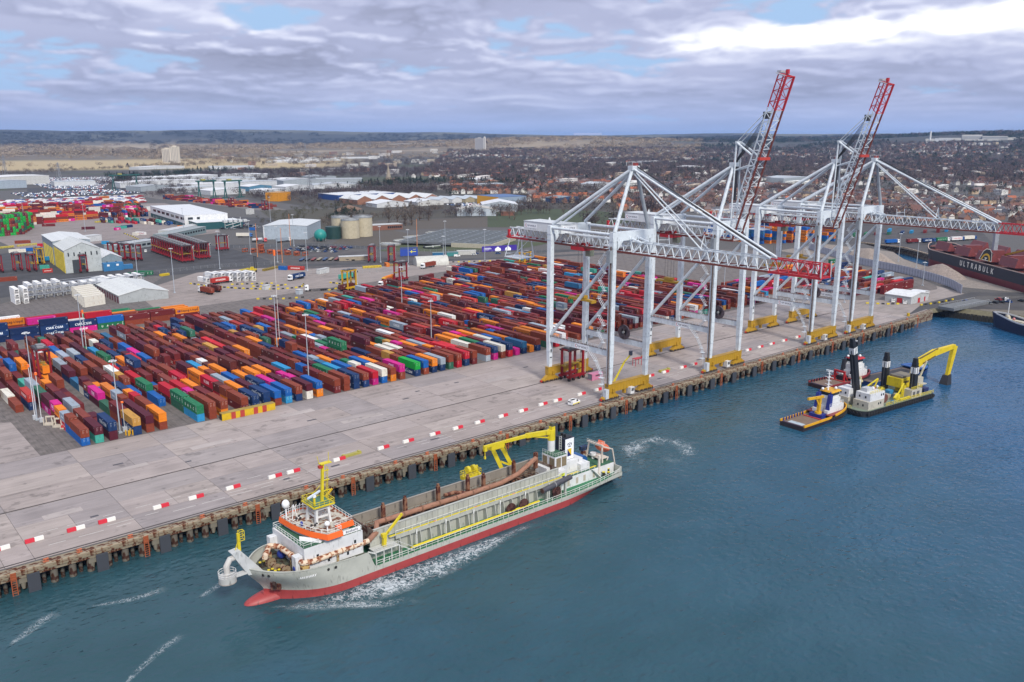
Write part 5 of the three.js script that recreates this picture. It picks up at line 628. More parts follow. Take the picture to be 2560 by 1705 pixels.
// ================================================================ OTHER VESSELS
function hullLoft(b, L, B, y0, y1, o = {}) {                 // x from stern (-L/2) to bow (+L/2)
  const n = 40, rows = 5, half = (x, y) => { const t = (x + L / 2) / L, bow = o.bow ?? 0.72, st = o.stern ?? 0.0; let w = B / 2; if (t > bow) w *= Math.pow(1 - ((t - bow) / (1 - bow)) ** (o.p ?? 2.2), 0.75); if (st && t < st) w *= 1 - (o.cut ?? 0.25) * (1 - t / st) ** 2; return w * (1 - (o.flare ?? 0.06) * (1 - (y - y0) / (y1(0) - y0))); };
  for (const s of [-1, 1]) b.grid((i, j) => { const x = mix(-L / 2, L / 2, i / n), y = mix(y0, y1(x), j / rows), xx = x + (o.rake ?? 0) * ((y - y0) / 3) * sm(0.3 * L, L / 2, x); return [xx, y, s * half(x, y)]; }, n, rows);
  b.quad([-L / 2, y0, -half(-L / 2, y0)], [-L / 2, y0, half(-L / 2, y0)], [-L / 2, y1(-L / 2), half(-L / 2, y1(-L / 2))], [-L / 2, y1(-L / 2), -half(-L / 2, y1(-L / 2))]);
  return { half, deck: (y, x0 = -L / 2, x1 = L / 2, k = 0.1) => { const q = []; for (let i = 0; i <= 24; i++) { const x = mix(x0, x1, i / 24); q.push([x, Math.max(0.02, half(x, y) - k)]); } for (let i = 24; i >= 0; i--) { const x = mix(x0, x1, i / 24); q.push([x, -Math.max(0.02, half(x, y) - k)]); } return q; } };
}
function tyres(b, half, x0, x1, y, s, step = 1.5) { for (let x = x0; x < x1; x += step) { const z = s * (half(x, y) + 0.2); b.tube([x, y, z - 0.18], [x, y, z + 0.18], 0.62, 9); } }
function tug(label, u, v, turn, c) {
  const o = thing('tug', label, 'tug', u, v, -5, turn), L = 31, y1 = (x) => 1.5 + 1.5 * sm(-2, 14, x), b = new MB(c.hull), H = hullLoft(b, L, 9.4, -1, y1, { bow: 0.66, rake: 0.8, p: 2.4 }); b.build('hull', M.paint, o);
  const bw = new MB(c.band); for (const s of [-1, 1]) for (let i = 0; i < 30; i++) { const x = mix(-15.3, 15.3, i / 30), x2 = mix(-15.3, 15.3, (i + 1) / 30); if (x < 3 && x > 0) continue; const P = (q) => [q, y1(q) + 0.25, s * (H.half(q, y1(q)) + 0.05)]; bw.bar(P(x), P(x2), 0.35, 0.75); } bw.build('bulwark', M.paint, o);
  new MB(c.deck).prism(H.deck(1.5, -15.3, 1), 1.1, 1.35).build('after_deck', M.matte, o); new MB(c.fore).prism(H.deck(2.4, 0, 14.6), 2.2, 2.5).build('fore_deck', M.matte, o);
  const t = new MB([0.02, 0.02, 0.022]); for (const s of [-1, 1]) tyres(t, H.half, 1, 15, 1.3, s, 1.35); t.build('tyre_fenders', M.matte, o).userData.kind = 'stuff';
  const w = new MB(WHT); w.boxb(6.4, 2.4, 0, 8.6, 2.5, 6.2).boxb(6.2, 4.9, 0, 6.2, 2.4, 5).build('deckhouse', M.paint, o); const g = new MB(WHT); g.boxb(6.4, 7.3, 0, 4.6, 0.9, 4.2).build('wheelhouse', M.paint, o); new MB().boxb(6.4, 8.2, 0, 4.7, 1.2, 4.3).build('wheelhouse_glass', M.glass, o); new MB(c.roof).hexa([[3.8, 9.4, 2.6], [9.6, 9.4, 2.6], [9.6, 9.4, -2.6], [3.8, 9.4, -2.6], [4.2, 9.9, 2.2], [9.2, 9.9, 2.2], [9.2, 9.9, -2.2], [4.2, 9.9, -2.2]]).build('wheelhouse_roof', M.paint, o);
  const rl = new MB([0.75, 0.76, 0.77]); railing(rl, [[2, 4.9, 3], [10.6, 4.9, 3], [10.6, 4.9, -3], [2, 4.9, -3]], 1, 1.4); rl.build('handrail', M.clean, o);
  for (const s of [-1, 1]) { const f = new MB(c.funnel); f.hexa([[1.4, 2.4, s * 2.3 + 0.7], [3.2, 2.4, s * 2.3 + 0.7], [3.2, 2.4, s * 2.3 - 0.7], [1.4, 2.4, s * 2.3 - 0.7], [2.4, 9, s * 2.3 + 0.6], [3.8, 9, s * 2.3 + 0.6], [3.8, 9, s * 2.3 - 0.6], [2.4, 9, s * 2.3 - 0.6]]); f.color(WHT).box(1.9, 3, s * 2.3, 1.9, 1.4, 1.5); f.color(c.funnel).tube([3.2, 9, s * 2.3], [3, 10, s * 2.3], 0.2, 7); f.build('funnel', M.paint, o); }
  const m = new MB(WHT); m.tube([5, 9.8, 0], [5, 17, 0], 0.26, 8, 0.16); for (const [y, q] of [[12, 1.4], [13.4, 1.0], [14.6, 1.7], [15.8, 0.8], [16.6, 1.3]]) m.bar([5, y, -q], [5, y, q], 0.16).bar([5 - q * 0.6, y, 0], [5 + q * 0.6, y, 0], 0.14); m.box(5, 17, 0, 0.3, 0.3, 2.6).ball([7.6, 10.5, 1.4], 0.55, 5, 10).ball([3.6, 10.4, -1.2], 0.5, 5, 10).box(5, 11, 0, 2, 0.2, 0.3); m.build('mast', M.clean, o);
  const k = new MB(c.crane); if (c.tall) { k.tube([-1, 1.4, 0.6], [-1, 3.4, 0.6], 1.2, 10).bar([-1, 3, 0.6], [-0.6, 8, 0.6], 1.0, 1.1).bar([1.2, 8.4, 0.8], [-7.2, 8.9, 0.2], 0.7, 0.8).bar([-0.8, 5, 0.7], [-2.6, 8, 0.6], 0.4); k.color(c.funnel).boxb(-0.8, 1.35, 0.4, 3.2, 1.3, 5); } else { k.boxb(-2.6, 1.35, -2.2, 0.6, 4, 0.6).boxb(-2.6, 1.35, 2.2, 0.6, 4, 0.6).box(-2.6, 5.2, 0, 0.7, 0.7, 5).bar([-2.6, 5, -2.2], [-0.4, 1.4, -2.2], 0.4).bar([-2.6, 5, 2.2], [-0.4, 1.4, 2.2], 0.4); k.color(c.funnel).boxb(-0.6, 1.4, 0, 2.4, 1.8, 3.4); } k.build('deck_crane', M.paint, o);
  if (c.tall) new MB([0.42, 0.5, 0.56]).box(-13, 1.38, 0, 2.8, 0.06, 5.6).build('deck_plate', M.matte, o); new MB([0.5, 0.06, 0.05]).box(-3.4, 1.5, 0, 0.5, 0.4, 7).build('towing_beam', M.matte, o); new MB([0.1, 0.07, 0.1]).box(-14.9, 1.45, 0, 0.6, 0.5, 8).build('stern_roller', M.matte, o); for (let x = -14; x < -2; x += 1.6) new MB(c.funnel).boxb(x, 1.4, -4.2, 0.4, 1.1, 0.25).build('bulwark_post', M.matte, o);
}
tug('blue and yellow tug with a yellow deck crane, in front of the dredging pontoon', 268.9, 151.4, -0.04, { hull: [0.035, 0.025, 0.03], band: [0.75, 0.38, 0.01], deck: [0.2, 0.14, 0.1], fore: [0.25, 0.06, 0.06], roof: [0.7, 0.36, 0.01], funnel: [0.015, 0.03, 0.24], crane: [0.7, 0.4, 0.01], tall: true });
tug('red and white tug lying behind the dredging pontoon', 319, 170, -0.13, { hull: [0.05, 0.02, 0.02], band: [0.25, 0.03, 0.035], deck: [0.19, 0.13, 0.1], fore: [0.25, 0.04, 0.04], roof: [0.5, 0.02, 0.03], funnel: [0.02, 0.02, 0.03], crane: [0.45, 0.015, 0.02], tall: false });
{ // backhoe dredging pontoon
  const o = thing('dredging_pontoon', 'dredging pontoon with three black spud legs and a big yellow excavator', 'dredger', 305.5, 146.2, -5, -0.107), L = 45, B = 14.6, CRM = [0.52, 0.49, 0.41], BK = [0.016, 0.018, 0.024];
  const h = new MB(BK); const out = []; for (let i = 0; i <= 8; i++) { const a = i / 8 * Math.PI / 2; out.push([-L / 2 + 4 - 4 * Math.sin(a + 0), B / 2 - 4 + 4 * Math.cos(a)]); } for (let i = 0; i <= 8; i++) { const a = i / 8 * Math.PI / 2; out.push([-L / 2 + 4 - 4 * Math.cos(a), -B / 2 + 4 - 4 * Math.sin(a)]); } out.push([L / 2 - 2, -B / 2], [L / 2, -B / 2 + 2], [L / 2, B / 2 - 2], [L / 2 - 2, B / 2]); h.prism(out, -1, 2); h.build('hull', M.paint, o);
  new MB([0.2, 0.25, 0.19]).prism(out.map(([x, z]) => [x * 0.985, z * 0.96]), 2, 2.12).build('deck', M.matte, o);
  const t = new MB([0.012, 0.012, 0.014]); for (let x = -20; x < 22; x += 1.5) t.tube([x, 1.1, B / 2 - 0.1], [x, 1.1, B / 2 + 0.3], 0.7, 9); for (let z = -5; z < 6; z += 1.5) t.tube([-L / 2 + 0.1, 1.1, z], [-L / 2 - 0.3, 1.1, z], 0.7, 9); t.build('tyre_fenders', M.matte, o).userData.kind = 'stuff';
  const c = new MB(CRM); c.boxb(-14.8, 2.1, 3.4, 9.4, 3.0, 6.2).boxb(-16.5, 2.1, -4.2, 6, 2.8, 5).build('lower_house', M.paint, o); const w = new MB(WHT); w.boxb(-14.3, 5.1, 3.5, 8.6, 2.8, 5.8).boxb(-16.3, 4.9, -4.3, 5.6, 3, 4.6).boxb(-11.5, 7.9, -4.6, 2.6, 1.8, 2.4); w.build('upper_house', M.paint, o);
  for (const [x, y, z, q] of [[-12, 6.8, 6.44, 0], [-10.8, 6.8, 6.44, 0], [-18.64, 6.5, 4.6, 1], [-18.64, 6.5, 2.2, 1], [-19.14, 6.3, -3.2, 1], [-19.14, 6.3, -5.2, 1], [-13.4, 3.8, 6.54, 0], [-12.2, 3.9, 6.54, 0], [-19.52, 3.6, 4.4, 1], [-19.52, 3.6, 2.4, 1]]) { const g = new MB(); g.box(x, y, z, q ? 0.06 : 0.55, 0.8, q ? 0.55 : 0.06); g.build('window', M.glass, o); }
  const tk = new MB([0.5, 0.52, 0.54]); tk.boxb(-15.4, 7.9, 2.6, 3.2, 1.3, 2.4); tk.color(WHT).ball([-12.6, 8.5, 3.2], 0.7, 5, 10); tk.color([0.02, 0.03, 0.15]).ball([-12.2, 8.4, 2.2], 0.6, 5, 9); tk.color([0.4, 0.02, 0.03]).boxb(-11.4, 7.9, 2.8, 0.8, 0.8, 0.8); tk.color(WHT).ball([-10.6, 9, 3.6], 0.45, 5, 9).tube([-10.6, 7.9, 3.6], [-10.6, 8.8, 3.6], 0.1, 6); tk.build('roof_tanks', M.paint, o);
  const r = new MB([0.7, 0.56, 0.04]); railing(r, [[-9.4, 2.1, 7], [21, 2.1, 7]], 1.15, 1.0, 0.1); railing(r, [[-18.8, 7.9, 6.3], [-10.2, 7.9, 6.3], [-10.2, 7.9, 0.8]], 1.0, 1.1, 0.09); railing(r, [[-22, 2.1, 1.4], [-22, 2.1, -3]], 1.1, 1, 0.1); railing(r, [[-8, 2.1, -6.8], [20, 2.1, -6.8]], 1.1, 1.2, 0.1); railing(r, [[6.2, 5.4, 6.8], [13.4, 5.4, 6.8], [13.4, 5.4, 2.4]], 1.1, 0.9, 0.1); r.build('handrail', M.clean, o);
  const spud = (x, z, tilt, top, y0) => { const b = new MB(BK), P = (y) => [x - tilt * (y - 2), y, z], a = P(y0), e = P(top); b.bar(a, P(top - 3.4), 2.0); b.bar(P(top - 3.4), P(top - 2.2), 1.7).bar(P(top - 2.2), P(top - 0.4), 1.5, 1.5, 1.3, 1.3); b.color([0.05, 0.04, 0.035]).bar(P(y0), P(y0 + 4), 2.04); b.color([0.1, 0.1, 0.11]).bar([a[0] - 1.04, a[1], a[2]], [P(top - 6)[0] - 1.04, top - 6, z], 0.2, 0.3); const m = b.build('spud_leg', M.paint, o), q = new MB([0.72, 0.73, 0.74]); q.bar(P(top - 6.2), P(top - 3.8), 2.08); q.color(BK).box(P(top - 5)[0], top - 5, z + 1.05, 0.3, 2.2, 0.06).box(P(top - 5)[0] - 1.05, top - 5, z, 0.06, 2.2, 0.3); q.build('white_band', M.paint, m); };
  spud(-14, -1.6, 0.26, 27.5, 2.2); spud(11.8, -7.6, 0.02, 16.6, -1); spud(9.6, 5.4, 0.02, 17.4, -1);
  const ph = new MB(CRM); ph.boxb(9.8, 2.1, 5.2, 6.6, 3.2, 3.4); ph.color([0.12, 0.12, 0.11]).box(8, 3.6, 6.93, 1.4, 2, 0.06).box(10.6, 3.6, 6.93, 1.6, 2, 0.06); ph.build('spud_house', M.paint, o);
  // the excavator
  const e = new MB([0.66, 0.5, 0.01]); e.tube([14.4, 2.1, -1], [14.4, 4.6, -1], 3.2, 20); e.boxb(12.4, 4.8, -1.2, 9.6, 3.4, 6); e.color([0.5, 0.47, 0.38]).boxb(18.6, 4.8, 1.6, 4, 2.6, 2.2).box(18.5, 4.7, 2, 7, 0.3, 3); e.color([0.2, 0.17, 0.12]).boxb(12, 8.2, -1.2, 7, 0.8, 5); e.color([0.12, 0.08, 0.02]).box(10.6, 6.8, 1.85, 3.4, 0.8, 0.06); e.build('excavator_house', M.paint, o);
  const bm = new MB([0.74, 0.55, 0.01]); bm.bar([19.4, 6.4, -1], [21.6, 12.4, -1], 1.8, 2.6).bar([20.8, 11.6, -1], [33, 14.6, -1], 1.7, 2.9, 1.6, 2.4).bar([32.6, 14.4, -1], [46.8, 15.2, -1], 1.6, 2.4, 1.3, 1.5); bm.color([0.16, 0.11, 0.02]).bar([22, 13.8, -0.4], [34, 16, -0.4], 0.4).bar([24, 11.6, -0.05], [32, 13.4, -0.05], 0.4); bm.color([0.6, 0.56, 0.4]).bar([22.4, 6.6, 0.2], [26, 12.4, 0.2], 0.5).bar([22.4, 6.6, -2.2], [26, 12.4, -2.2], 0.5); bm.build('boom', M.paint, o);
  const st = new MB([0.74, 0.55, 0.01]); st.bar([46.9, 15.4, -1], [44.2, 3.2, -1], 1.5, 2.6, 1.2, 1.7); st.color([0.5, 0.38, 0.02]).bar([48.2, 13, -1], [45.8, 4.4, -1], 0.5); st.build('stick', M.paint, o); const bk = new MB([0.03, 0.03, 0.035]); bk.hexa([[41.4, -0.8, 0.8], [45, -1, 0.8], [45, -1, -2.8], [41.4, -0.8, -2.8], [42.8, 3.6, 0.2], [45, 4, 0.2], [45, 4, -2.2], [42.8, 3.6, -2.2]]); bk.build('bucket', M.paint, o);
  const k = new MB(YEL); k.tube([1.6, 2.1, 4.4], [1.6, 4, 4.4], 1.0, 10).bar([1.6, 4.2, 4.4], [-1.6, 3.2, 5.2], 0.8).bar([1.8, 4.2, 4.4], [5.6, 7.6, 4], 0.4); for (const x of [5.4, 6.3, 7.2]) k.bar([x, 2.1, 3.6], [x, 6.4, 3.6], 0.5); k.bar([1, 2.6, 6], [7.4, 2.8, 6.2], 0.6).bar([-3, 2.1, -6], [-2, 5.4, -5.8], 0.4).bar([-2, 5.4, -5.8], [4, 7.4, -5.6], 0.4).bar([4, 7.4, -5.6], [1.6, 3.6, -5.4], 0.4).bar([0, 2.1, -3], [4, 4.4, -3.4], 0.5); k.build('deck_cranes', M.paint, o);
  const wn = new MB([0.16, 0.06, 0.045]); wn.tube([-6, 3.8, 2.2], [-6, 3.8, 4.4], 1.6, 16); wn.color([0.03, 0.22, 0.42]).boxb(3, 2.1, 0, 2.4, 2.4, 2).boxb(-4, 2.1, 6, 1.2, 0.9, 0.8); wn.color([0.4, 0.36, 0.3]).boxb(0.4, 2.1, 0.6, 2.4, 1.4, 2.4).boxb(4, 2.1, 2.2, 1.8, 1.2, 1.6); wn.color([0.3, 0.3, 0.28]).boxb(-7, 2.1, -3, 3, 2, 3); wn.color([0.02, 0.03, 0.12]).boxb(19, 2.1, 4, 3, 1.8, 2.6); wn.build('deck_machinery', M.paint, o);
  const sg = new MB([0.62, 0.55, 0.32]); sg.tube([-6.4, 2.1, -6.2], [-6.4, 9.6, -6.2], 0.5, 8).box(-6.4, 8, -6.2, 1.8, 0.8, 1.2); sg.build('signal_post', M.paint, o);
}
{ // split hopper barge alongside
  const o = thing('hopper_barge', 'low blue hopper barge lying behind the dredging pontoon', 'barge', 343.5, 161.0, -5, -0.14), b = new MB([0.02, 0.06, 0.2]), H = hullLoft(b, 42, 9.6, -1, (x) => 1.6 + 1.4 * sm(13, 20, x), { bow: 0.8, p: 2.2 }); b.build('hull', M.paint, o);
  const d = new MB([0.14, 0.11, 0.1]); d.prism(H.deck(1.5, -20, 12, 0.3), 1.2, 1.5); d.color([0.05, 0.05, 0.06]).prism(H.deck(1.5, -17, 9, 1.7), 1.5, 1.56); d.build('hold', M.matte, o); const f = new MB([0.012, 0.1, 0.36]); f.prism(H.deck(2.6, 11, 20.4, 0.15), 2.3, 2.7); f.color([0.02, 0.2, 0.14]).box(19, 2.8, 0, 2.6, 0.4, 4); f.color([0.015, 0.14, 0.42]).box(-4, 2.0, 4.5, 14, 0.5, 0.8); f.build('bow_deck', M.paint, o); const w = new MB(WHT); w.boxb(14, 2.7, 1.4, 3, 2.2, 3.4); w.build('deckhouse', M.paint, o);
}
{ // the bulk carrier in the dock behind
  const o = thing('bulk_carrier', 'big black and red bulk carrier lying in the dock, pale lettering on its side', 'ship', 608, 216, -5, 0.89), L = 190, b = new MB([0.17, 0.025, 0.03]), top = () => 8.6, H = hullLoft(b, L, 31, -1, top, { bow: 0.86, p: 2.4, flare: 0.03 }); b.build('hull_bottom', M.paint, o);
  const n = new MB([0.014, 0.017, 0.03]), t2 = (x) => 15.6 + 3.4 * sm(78, 93, x); for (const s of [-1, 1]) n.grid((i, j) => { const x = mix(-L / 2, L / 2, i / 60), y = mix(8.6, t2(x), j / 4); return [x + 3.5 * ((y - 8.6) / 9) * sm(70, 95, x), y, s * (H.half(x, 8.6) + 0.9 * ((y - 8.6) / 9) * sm(62, 86, x))]; }, 60, 4); n.build('hull', M.paint, o);
  new MB([0.2, 0.055, 0.045]).prism(H.deck(4.5, -L / 2, 84), 15, 15.3).build('deck', M.rusty, o); new MB([0.15, 0.05, 0.045]).prism(H.deck(4.5, 82, 94.5, 0.2), 16.8, 17.2).build('forecastle_deck', M.rusty, o);
  const bw = new MB([0.55, 0.42, 0.36]); for (const s of [-1, 1]) for (let i = 0; i < 50; i++) { const x = mix(-60, 92, i / 50), x2 = mix(-60, 92, (i + 1) / 50), P = (q) => [q + 2.4 * sm(70, 95, q), t2(q) + 0.1, s * (H.half(q, 8.6) + 0.5 * sm(62, 86, q))]; bw.bar(P(x), P(x2), 0.5, 0.5); } bw.build('bulwark_cap', M.matte, o);
  for (let k = 0; k < 5; k++) { const x = 62 - k * 27, c = new MB([0.23, 0.045, 0.045]); c.boxb(x, 15.3, 0, 18, 2, 17); c.color([0.2, 0.04, 0.04]).hexa([[x - 9, 17.3, 15], [x + 9, 17.3, 15], [x + 9, 17.3, 8.6], [x - 9, 17.3, 8.6], [x - 9, 23.4, 13.4], [x + 9, 23.4, 13.4], [x + 9, 23.4, 12.7], [x - 9, 23.4, 12.7]]); c.hexa([[x - 9, 17.3, -8.6], [x + 9, 17.3, -8.6], [x + 9, 17.3, -15], [x - 9, 17.3, -15], [x - 9, 23, -12.7], [x + 9, 23, -12.7], [x + 9, 23, -13.4], [x - 9, 23, -13.4]]); c.build('hatch_cover', M.paint, o); const e = new MB([0.17, 0.035, 0.035]); e.boxb(x - 13.5, 15.3, 0, 4, 7, 12); e.build('mast_house', M.paint, o); if (k % 2) { const g = new MB([0.3, 0.33, 0.37]); g.boxb(x - 13.5, 22, 0, 2.6, 12, 2.6).bar([x - 13.5, 32, 0], [x + 8, 40, 0], 1.4); g.build('deck_crane', M.paint, o); } }
  const let1 = decal(1024, 160, (c, w, h) => { c.fillStyle = '#dcdad2'; c.font = 'bold 120px sans-serif'; c.textBaseline = 'middle'; [...'ULTRABULK'].forEach((q, i) => c.fillText(q, 14 + i * 113, 84)); });
  panel('ship_lettering', let1, o, [13, 12.2, -H.half(4, 8.6) - 0.35], 43, 6.6, Math.PI);
  panel('emblem', decal(256, 160, (c, w, h) => { c.fillStyle = '#d8d4c4'; c.beginPath(); c.moveTo(0, 150); c.lineTo(40, 40); c.lineTo(90, 4); c.lineTo(166, 4); c.lineTo(216, 40); c.lineTo(256, 150); c.fill(); c.fillStyle = '#23201d'; c.beginPath(); c.moveTo(14, 142); c.lineTo(50, 46); c.lineTo(94, 14); c.lineTo(162, 14); c.lineTo(206, 46); c.lineTo(242, 142); c.fill(); c.strokeStyle = '#c99c1c'; c.lineWidth = 24; c.beginPath(); c.arc(128, 150, 76, Math.PI, 0); c.stroke(); c.fillStyle = '#d8d4c4'; c.fillRect(104, 112, 48, 14); c.fillRect(121, 112, 14, 34); }), o, [4, 21.4, -14.9], 15, 8.5, Math.PI, -0.2);
  const an = new MB([0.45, 0.28, 0.03]); an.bar([30, 16, 6], [-14, 30, 12], 1.2); an.build('loading_arm', M.paint, o);
}
{ // old navy hulled vessel, only its bow in view
  const o = thing('coaster', 'bow of a navy blue ship with white rail at the right edge', 'ship', 469, 151.5, -5, 1.14), b = new MB([0.012, 0.02, 0.06]), top = (x) => 5.4 + 1.8 * sm(4, 24, x), H = hullLoft(b, 52, 10, -1, top, { bow: 0.62, p: 2, rake: 0.8 }); b.build('hull', M.paint, o);
  const w = new MB([0.66, 0.68, 0.7]); for (const s of [-1, 1]) for (let i = 0; i < 40; i++) { const x = mix(-25, 25.6, i / 40), x2 = mix(-25, 25.6, (i + 1) / 40), P = (q) => [q + 1.4 * sm(15, 26, q), top(q) + 0.05, s * H.half(q, top(q))]; w.bar(P(x), P(x2), 0.25, 0.7); } w.build('rail', M.paint, o);
  new MB([0.42, 0.38, 0.3]).prism(H.deck(5.6, -25, 25.2, 0.2), 4.7, 5).build('deck', M.matte, o); const g = new MB([0.6, 0.55, 0.42]); g.boxb(0, 5, 0, 44, 0.5, 2); for (let i = 0; i < 12; i++) g.boxb(rr(-20, 20), 5.4, rr(-1, 1), rr(0.6, 2), rr(0.6, 1.8), rr(0.6, 1.6)); g.color([0.6, 0.2, 0.2]).ball([14, 6, 0], 0.7, 5, 9); g.color(WHT).boxb(-14, 5, 0, 14, 5, 6); g.tube([18, 5, 0], [18, 15, 0], 0.2, 7); g.build('deck_gear', M.paint, o);
}

// ================================================================ YARD EQUIPMENT, VEHICLES, MASTS
{ // red and white barriers standing along the apron
  const half = (c) => { const b = new MB(c); b.hexa([[0, 0, 0.42], [1.95, 0, 0.42], [1.95, 0, -0.42], [0, 0, -0.42], [0, 0.85, 0.3], [1.95, 0.85, 0.3], [1.95, 0.85, -0.3], [0, 0.85, -0.3]]); return b.geo(); }, gr = half([0.55, 0.02, 0.04]), gw = half([0.72, 0.7, 0.66]);
  const AT = [28, 35, 44, 51, 64, 73, 83, 95, 100.5, 115, 130, 139, 149, 158, 167, 177, 186, 196, 203, 215, 223.6, 243, 253, 262, 273, 280, 291, 318, 327, 336, 346, 357];
  AT.forEach((u, i) => { const o = thing('traffic_barrier', `red and white barrier block on the quay, ${ord(i)} from the left`, 'barrier', u, 213.6 + (u > 190 ? 1 : 0), 0, 0.03, 'barrier blocks along the quay'), f = u < 60; mesh('red_half', gr, M.clean, o).position.x = f ? -1.97 : 0.02; mesh('white_half', gw, M.clean, o).position.x = f ? 0.02 : -1.97; });
}
// straddle carriers
function straddle(c) {                                       // length along x
  const o = new THREE.Group(), D = [0.045, 0.045, 0.055], k2 = c[1] > 0.2 ? c : [0.07, 0.03, 0.035], b = (n, f, k = c, m = M.paint) => { const q = new MB(k); f(q); q.build(n, m, o); };
  for (const s of [-1, 1]) { b('side_beam', (q) => { q.box(0, 1.9, s * 2.15, 10.4, 0.9, 0.75).box(0, 1.5, s * 2.15, 8, 0.5, 0.6); for (const x of [-3.9, -1.5, 1.5, 3.9]) q.box(x, 1.2, s * 2.15, 0.4, 1, 0.9); }); for (const x of [-4.1, -1.6, 1.6, 4.1]) b('wheel', (q) => q.tube([x, 0.72, s * 2.15 - 0.28], [x, 0.72, s * 2.15 + 0.28], 0.72, 12), [0.02, 0.02, 0.022], M.matte); for (const x of [-3.7, 3.7]) b('leg', (q) => { q.box(x, 7.1, s * 2.1, 0.85, 9.8, 0.7); q.color([0.5, 0.45, 0.45]).box(x + 0.43, 8, s * 2.1, 0.04, 5, 0.3); }); b('top_beam', (q) => q.box(0, 12.1, s * 2.1, 9.6, 0.6, 0.7), k2); }
  for (const x of [-3.7, 3.7]) b('cross_member', (q) => q.box(x, 12.1, 0, 0.8, 0.7, 4.2));
  b('machine_deck', (q) => { q.box(0.2, 12.55, 0, 8.4, 0.3, 4.4); q.color([0.24, 0.24, 0.25]).box(1.6, 12.95, 0.3, 3.4, 0.6, 2.6).box(-2.4, 12.9, -0.4, 2.2, 0.5, 2.2); q.color([0.3, 0.3, 0.31]).box(-2, 13.2, 1, 0.8, 0.3, 0.8); }, D);
  b('driver_cab', (q) => { q.box(4.6, 11, 1.6, 1.8, 2.0, 1.5); }, [0.5, 0.5, 0.52]); b('cab_glass', (q) => q.box(5.2, 10.8, 1.6, 0.8, 1.3, 1.56), D, M.glass);
  b('spreader', (q) => { q.box(0, 6.3, 0, 1.6, 0.6, 2.4).box(0, 6.1, 0, 9.6, 0.45, 0.7); for (const x of [-4.8, 4.8]) q.box(x, 6, 0, 0.5, 0.6, 2.4); q.color(D); for (const x of [-3.2, 3.2]) for (const z of [-1.2, 1.2]) q.bar([x, 6.4, z], [x, 12, z], 0.09); }, [0.35, 0.22, 0.02]);
  b('access_ladder', (q) => { for (const e of [-0.25, 0.25]) q.bar([4.6 + e, 2, 2.62], [4.6 + e, 11, 2.62], 0.07); for (let y = 2.4; y < 11; y += 0.55) q.bar([4.35, y, 2.62], [4.85, y, 2.62], 0.05); }, [0.5, 0.5, 0.5], M.clean);
  return o;
}
const SRED = straddle([0.27, 0.009, 0.017]), SYEL = straddle([0.62, 0.36, 0.01]);
function put(proto, name, label, category, u, v, turn, group, h = 0) { const c = proto.clone(); c.name = numbered(name); c.position.copy(V(u, v, h)); c.rotation.y = turn; scene.add(c); return tag(c, label, category, group); }
const H2 = Math.PI / 2, SG = 'straddle carriers in the yard';
put(SRED, 'straddle_carrier', 'red straddle carrier under the nearest gantry crane', 'straddle carrier', 227.6, 232.4, 0.06, SG);
put(SRED, 'straddle_carrier', 'red straddle carrier over the left container rows, holding an orange container', 'straddle carrier', 70.8, 366, H2, SG);
for (let r = 0; r < 2; r++) for (let k = 0; k < 13; k++) put(SRED, 'straddle_carrier', `parked red straddle carrier, ${ord(k)} from the front of the ${r ? 'rear' : 'front'} line on the asphalt`, 'straddle carrier', 230.5 + r * 16 + k * (r ? 0.4 : 0.3), 648.5 + r * 9 + k * 6.1, 0.0, SG);
put(SRED, 'straddle_carrier', 'red straddle carrier standing alone right of the parked lines', 'straddle carrier', 277.6, 697, 0.1, SG);
[['nearest', 204, 680], ['middle', 199, 690], ['farthest', 194, 701]].forEach(([w, u, v]) => put(SRED, 'straddle_carrier', `${w} of three red straddle carriers beside the yellow striped workshop`, 'straddle carrier', u, v, H2 + 0.2, SG));
put(SRED, 'straddle_carrier', 'red straddle carrier half inside the front door of the workshop', 'straddle carrier', 157.5, 646, H2, SG);
[['left', 124.5, 682], ['right', 131.5, 673]].forEach(([w, u, v]) => put(SRED, 'straddle_carrier', `${w} of two red straddle carriers in front of the workshop side`, 'straddle carrier', u, v, H2, SG));
put(SYEL, 'straddle_carrier', 'old yellow straddle carrier by the side doors of the workshop', 'straddle carrier', 143.5, 705, H2, SG);
put(SRED, 'straddle_carrier', 'red straddle carrier at the left edge of the picture', 'straddle carrier', 112.5, 682, H2, SG);
put(SRED, 'straddle_carrier', 'red straddle carrier far back on the left yard concrete', 'straddle carrier', 262.7, 1122, H2, SG);
put(SRED, 'straddle_carrier', 'red straddle carrier farthest back among the left container blocks', 'straddle carrier', 236, 1165, H2, SG);
put(SYEL, 'straddle_carrier', 'yellow straddle carrier lifting a box off a lorry behind the rows', 'straddle carrier', 262.5, 464, 0.3, SG);
put(SRED, 'straddle_carrier', 'red straddle carrier working at the back edge of the container rows', 'straddle carrier', 304.9, 472, 0.3, SG);
put(SYEL, 'straddle_carrier', 'yellow straddle carrier seen under the inland end of the nearest crane', 'straddle carrier', 400, 458, 0.3, SG);
[['left', 337, 560], ['right', 348.5, 551]].forEach(([w, u, v]) => put(SRED, 'straddle_carrier', `${w} of two red straddle carriers beside the blue sign`, 'straddle carrier', u, v, 0.9, SG));
[['nearest', 476, 1046], ['farther', 463, 1120]].forEach(([w, u, v]) => put(SRED, 'straddle_carrier', `${w} red straddle carrier by the line of railway containers`, 'straddle carrier', u, v, H2, SG));
